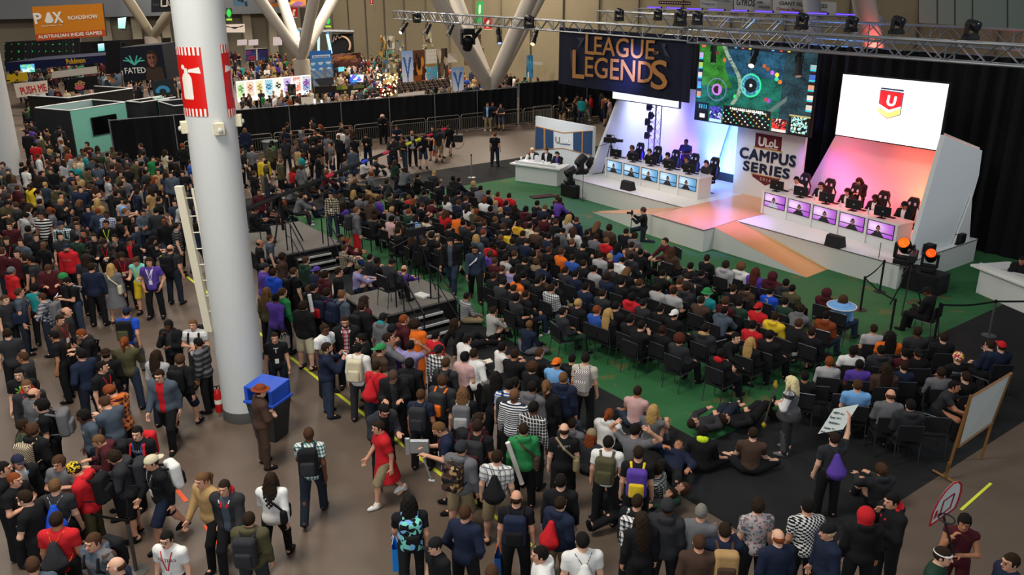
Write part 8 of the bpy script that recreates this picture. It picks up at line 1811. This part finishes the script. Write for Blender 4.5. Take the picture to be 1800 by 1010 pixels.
# staff of the costumed figure
h, M = hand_at('platinum hair, armor', 'L'); a_, b_ = GY(1343, 747, h.y), GY(1363, 677, h.y); e = empty('costume_staff', Matrix.Identity(4), 'short gold-tipped staff held by the platinum-haired costumed figure', 'staff')
MB().bar(a_, b_, .018).build('shaft', mat('5e5a50', .4, .5), e); MB().lathe([(.03, 0), (.045, .05), (.02, .14)], n=10, M=Matrix.Translation(b_ - Vector((0, 0, .04)))).build('finial', mat('c9a838', .4, .6), e); MB().lathe([(.03, 0), (.05, .05), (.03, .1)], n=10, M=Matrix.Translation(a_ - Vector((0, 0, .04)))).build('pommel', mat('c9b838', .4, .6), e)
o, J, M = near('platinum hair, armor'); am = mat('7c7d80', .35, .75)
for n in 'RL': k, a = Vector(J['kn' + n]), Vector(J['an' + n]); MB().bar(k + Vector((0, .02, .05)), a + Vector((0, .01, .05)), .078, 12, .065).build('shin_armor', am, o, None, True); MB().lathe([(.02, -.10), (.10, -.02), (.11, .06), (.05, .12)], n=14, M=Matrix.Translation(Vector(J['sh' + n]))).build('shoulder_armor', am, o, None, True)
MB().lathe([(.19, 0), (.23, -.16), (.20, -.22)], n=18, M=Matrix.Translation(Vector(J['pel']) + Vector((0, 0, .06)))).build('hip_armor', am, o, None, True)
# bags, tubes and small hand props
def tube(a, b, r, label, m, name='poster_tube'): e = empty(name, Matrix.Identity(4), label, 'tube'); MB().bar(a, b, r, 14).build('tube_body', m, e, None, True); d = (b - a).normalized(); MB().bar(b, b + d * .02, r * 1.06, 14).build('end_cap', mat('d2d2ce'), e); MB().bar(a - d * .02, a, r * 1.06, 14).build('end_cap', mat('d2d2ce'), e)
Y = near('navy pack and poster tube')[2].translation.y - .25; tube(GY(549, 546, Y), GY(544, 519, Y), .045, 'white poster tube sticking up from the navy pack by the platform', white)
Y = near('brown satchel and white tube')[2].translation.y - .3; tube(GY(917, 848, Y), GY(893, 779, Y), .04, 'long white poster tube on the back of the green hoodie', mat('cfc9c4'))
def carrier(lp, n, label, m, m2, w=.30, hh=.34, drop=.12, d=.12):
    h, M = hand_at(lp, n); e = empty('shopping_bag', Matrix.Translation(h - Vector((0, 0, drop + hh))) @ Matrix.Rotation(math.atan2(M[1][0], M[0][0]) + math.pi / 2, 4, 'Z'), label, 'bag')
    MB().add([(-w / 2, -d / 2, 0), (w / 2, -d / 2, 0), (w / 2, d / 2, 0), (-w / 2, d / 2, 0), (-w * .55, -d * .4, hh), (w * .55, -d * .4, hh), (w * .55, d * .4, hh), (-w * .55, d * .4, hh)], [(0, 1, 2, 3), (0, 1, 5, 4), (1, 2, 6, 5), (2, 3, 7, 6), (3, 0, 4, 7)]).build('bag_body', m, e, bevel=.01)
    for y in (-d * .38, d * .38): MB().path([(-.07, y, hh), (-.05, y * .4, hh + drop), (.05, y * .4, hh + drop), (.07, y, hh)], .007).build('handle', m2, e)
carrier('teal patterned pack', 'L', 'bright blue shopping bag hanging from the black-haired walker\'s hand', mat('1f7fd0', .5), white, .36, .42)
carrier('purple shirt and jeans', 'R', 'white plastic bag hanging from the purple-shirted person\'s hand', mat('c9c2b8', .4), white, .26, .30)
carrier('navy pack near the tape', 'L', 'blue and orange shopping bag beside the navy pack', mat('2a5a9a', .5), mat('d86a20'), .34, .34)
carrier('colorful tote', 'R', 'colorful tote of the person in khaki shorts behind the boom', mat('c04828', .5), mat('3a8ac0'), .34, .30)
h, M = hand_at('foil-wrapped prop', 'R'); e = empty('foil_prop', Matrix.Translation(h), 'silver foil-covered axe-like prop held by the navy t-shirt wearer', 'prop'); MB().bar((-.05, 0, .05), (.16, -.05, -.62), .018).build('shaft', mat('b9bbbd', .3, .6), e); MB().box(-.20, -.03, -.12, .14, .03, .14).box(-.28, -.02, -.16, -.18, .02, .18).build('blade', mat('a9abad', .3, .7), e, bevel=.02); MB().bar((.11, -.06, -.62), (.21, -.05, -.64), .02).build('end_piece', mat('d0d2d2'), e)
ph = [('bent over a phone', 'dark'), ('dark cap', 0)]
def phone(lp, n, label, lit=True):
    h, M = hand_at(lp, n); K = Matrix.Translation(h + Vector((0, 0, .03))) @ Matrix.Rotation(math.atan2(M[1][0], M[0][0]), 4, 'Z') @ Matrix.Rotation(-.9, 4, 'X'); e = empty('phone', K, label, 'phone'); MB().box(-.036, -.072, 0, .036, .072, .009).build('phone_body', blackp, e, bevel=.003); MB().box(-.032, -.064, .009, .032, .064, .0105).build('screen', mat('b8d4ee', .3, emit=.9), e)
phone('raising a phone camera', 'R', 'phone raised by the navy-hooded photographer near the tape line'); phone('holding up a lit phone', 'R', 'lit phone held up at lower right by the tan pack'); phone('olive pack, standing', 'R', 'lit phone beside the blue-sleeved raglan shirt'); phone('holding up a phone', 'L', 'phone in the hands of the green plaid shirt'); phone('neon stripe, on phone', 'R', 'phone in the hands of the neon-striped shorts wearer'); phone('bent over a phone', 'R', 'phone of the black t-shirt wearer with pale bag strap')
h, M = hand_at('book', 'R'); b = empty('open_book', Matrix.Translation(h) @ Matrix.Rotation(.4, 4, 'Z'), 'open book held by the white and navy jacket wearer', 'book'); MB().prism([(-.15, -.1, .02), (0, -.1, 0), (0, .1, 0), (-.15, .1, .02)], (0, 0, .012)).build('page_block', mat('d8d2c4'), b); MB().prism([(0, -.1, 0), (.15, -.1, .02), (.15, .1, .02), (0, .1, 0)], (0, 0, .012)).build('page_block', mat('d8d2c4'), b)
h, M = hand_at('knit cap kneeling', 'R'); c_ = empty('photo_camera', Matrix.Translation(h) @ Matrix.Rotation(math.radians(75), 4, 'Z'), 'black photo camera held by the kneeling photographer', 'camera'); MB().box(-.07, -.04, -.02, .07, .04, .08).build('camera_body', blackp, c_, bevel=.01); MB().bar((0, .04, .03), (0, .18, .03), .038, 14).build('camera_lens', blackp, c_); MB().box(-.03, -.03, .08, .03, .03, .13).build('flash', blackp, c_); MB().bar((0, 0, -.02), (0, .02, -h.z + .02), .014).build('monopod', blackp, c_)
o, J, M = near('light blue round cape'); k = ell(J['neck'] - J['fw'] * .03 - J['sp'] * .02, (.33, .28, .05), J['B'], .02); V, Q = grow([k, ell(J['neck'] - J['fw'] * .06 + J['sp'] * .03, (.20, .17, .05), J['B'], .03)], .014); child('cape', np_mesh('cape', V, Q), o, 'lightblue')
rim = [Vector(J['neck'] - J['fw'] * .03 - J['sp'] * .02) + Vector(J['rt']) * .335 * math.cos(a) + Vector(J['fw']) * .285 * math.sin(a) for a in np.linspace(0, 2 * math.pi, 33)]; MB().path(rim, .012).build('cape_edge', white, o)
cg_ = G(845, 318 + 35); e = empty('cable_ramp', Matrix.Identity(4), 'black cable ramp lying on the turf before the commentators', 'cable ramp'); a_, b_ = G(934, 348), G(974, 344); d = (b_ - a_).normalized(); s_ = Vector((-d.y, d.x, 0)) * .25; MB().prism([a_ - s_, b_ - s_, b_ + s_, a_ + s_], (0, 0, .05)).build('ramp_body', mat('151517'), e, bevel=.015); MB().prism([a_ - s_ * .1 + Vector((0, 0, .05)), b_ - s_ * .1 + Vector((0, 0, .05)), b_ + s_ * .1 + Vector((0, 0, .05)), a_ + s_ * .1 + Vector((0, 0, .05))], (0, 0, .006)).build('red_stripe', mat('9a2418'), e)
lp = G(742, 521, rz); e = empty('white_case', frame(lp, -40), 'white flat box on the nearer camera platform', 'box'); MB().box(-.2, -.14, 0, .2, .14, .07).build('box_body', mat('c8c8c4'), e, bevel=.015); MB().path([(.2, 0, .03), (.4, .1, .02), (.45, .3, .02), (.2, .4, .02)], .012).build('cable', blackp, e)
# belt barrier at the lower left, orange tape lines on the floor
pst = stanchion(240, 1004, 'silver belt post at the lower left of the queue', None, .98, mat('6a6a68', .4, .5)); p2 = G(205, 905); p3 = G(188, 1030)
belt(pst, pst + Vector((-1.6, .6, 0)), .94, 'black belt leaving the lower-left post leftward'); belt(pst, pst + Vector((-1.15, 2.6, 0)), .94, 'black belt running up from the lower-left post through the queue')
ot = mat('e0582a', .6)
def ostrip(a, b, lab): a, b = G(*a), G(*b); d = (b - a).normalized(); s = Vector((-d.y, d.x, 0)) * .04; tag(MB().prism([(p.x, p.y, .002) for p in (a - s, b - s, b + s, a + s)], (0, 0, .004)).build('floor_tape', ot), lab, 'tape')
ostrip((216, 728), (234, 757), 'orange floor tape piece below the orange plaid hoodie'); ostrip((306, 855), (328, 881), 'orange floor tape piece left of the tan jacket'); ostrip((361, 922), (385, 956), 'orange floor tape piece under the dark jacketed walker')
bpy.data.scenes.remove(_work)
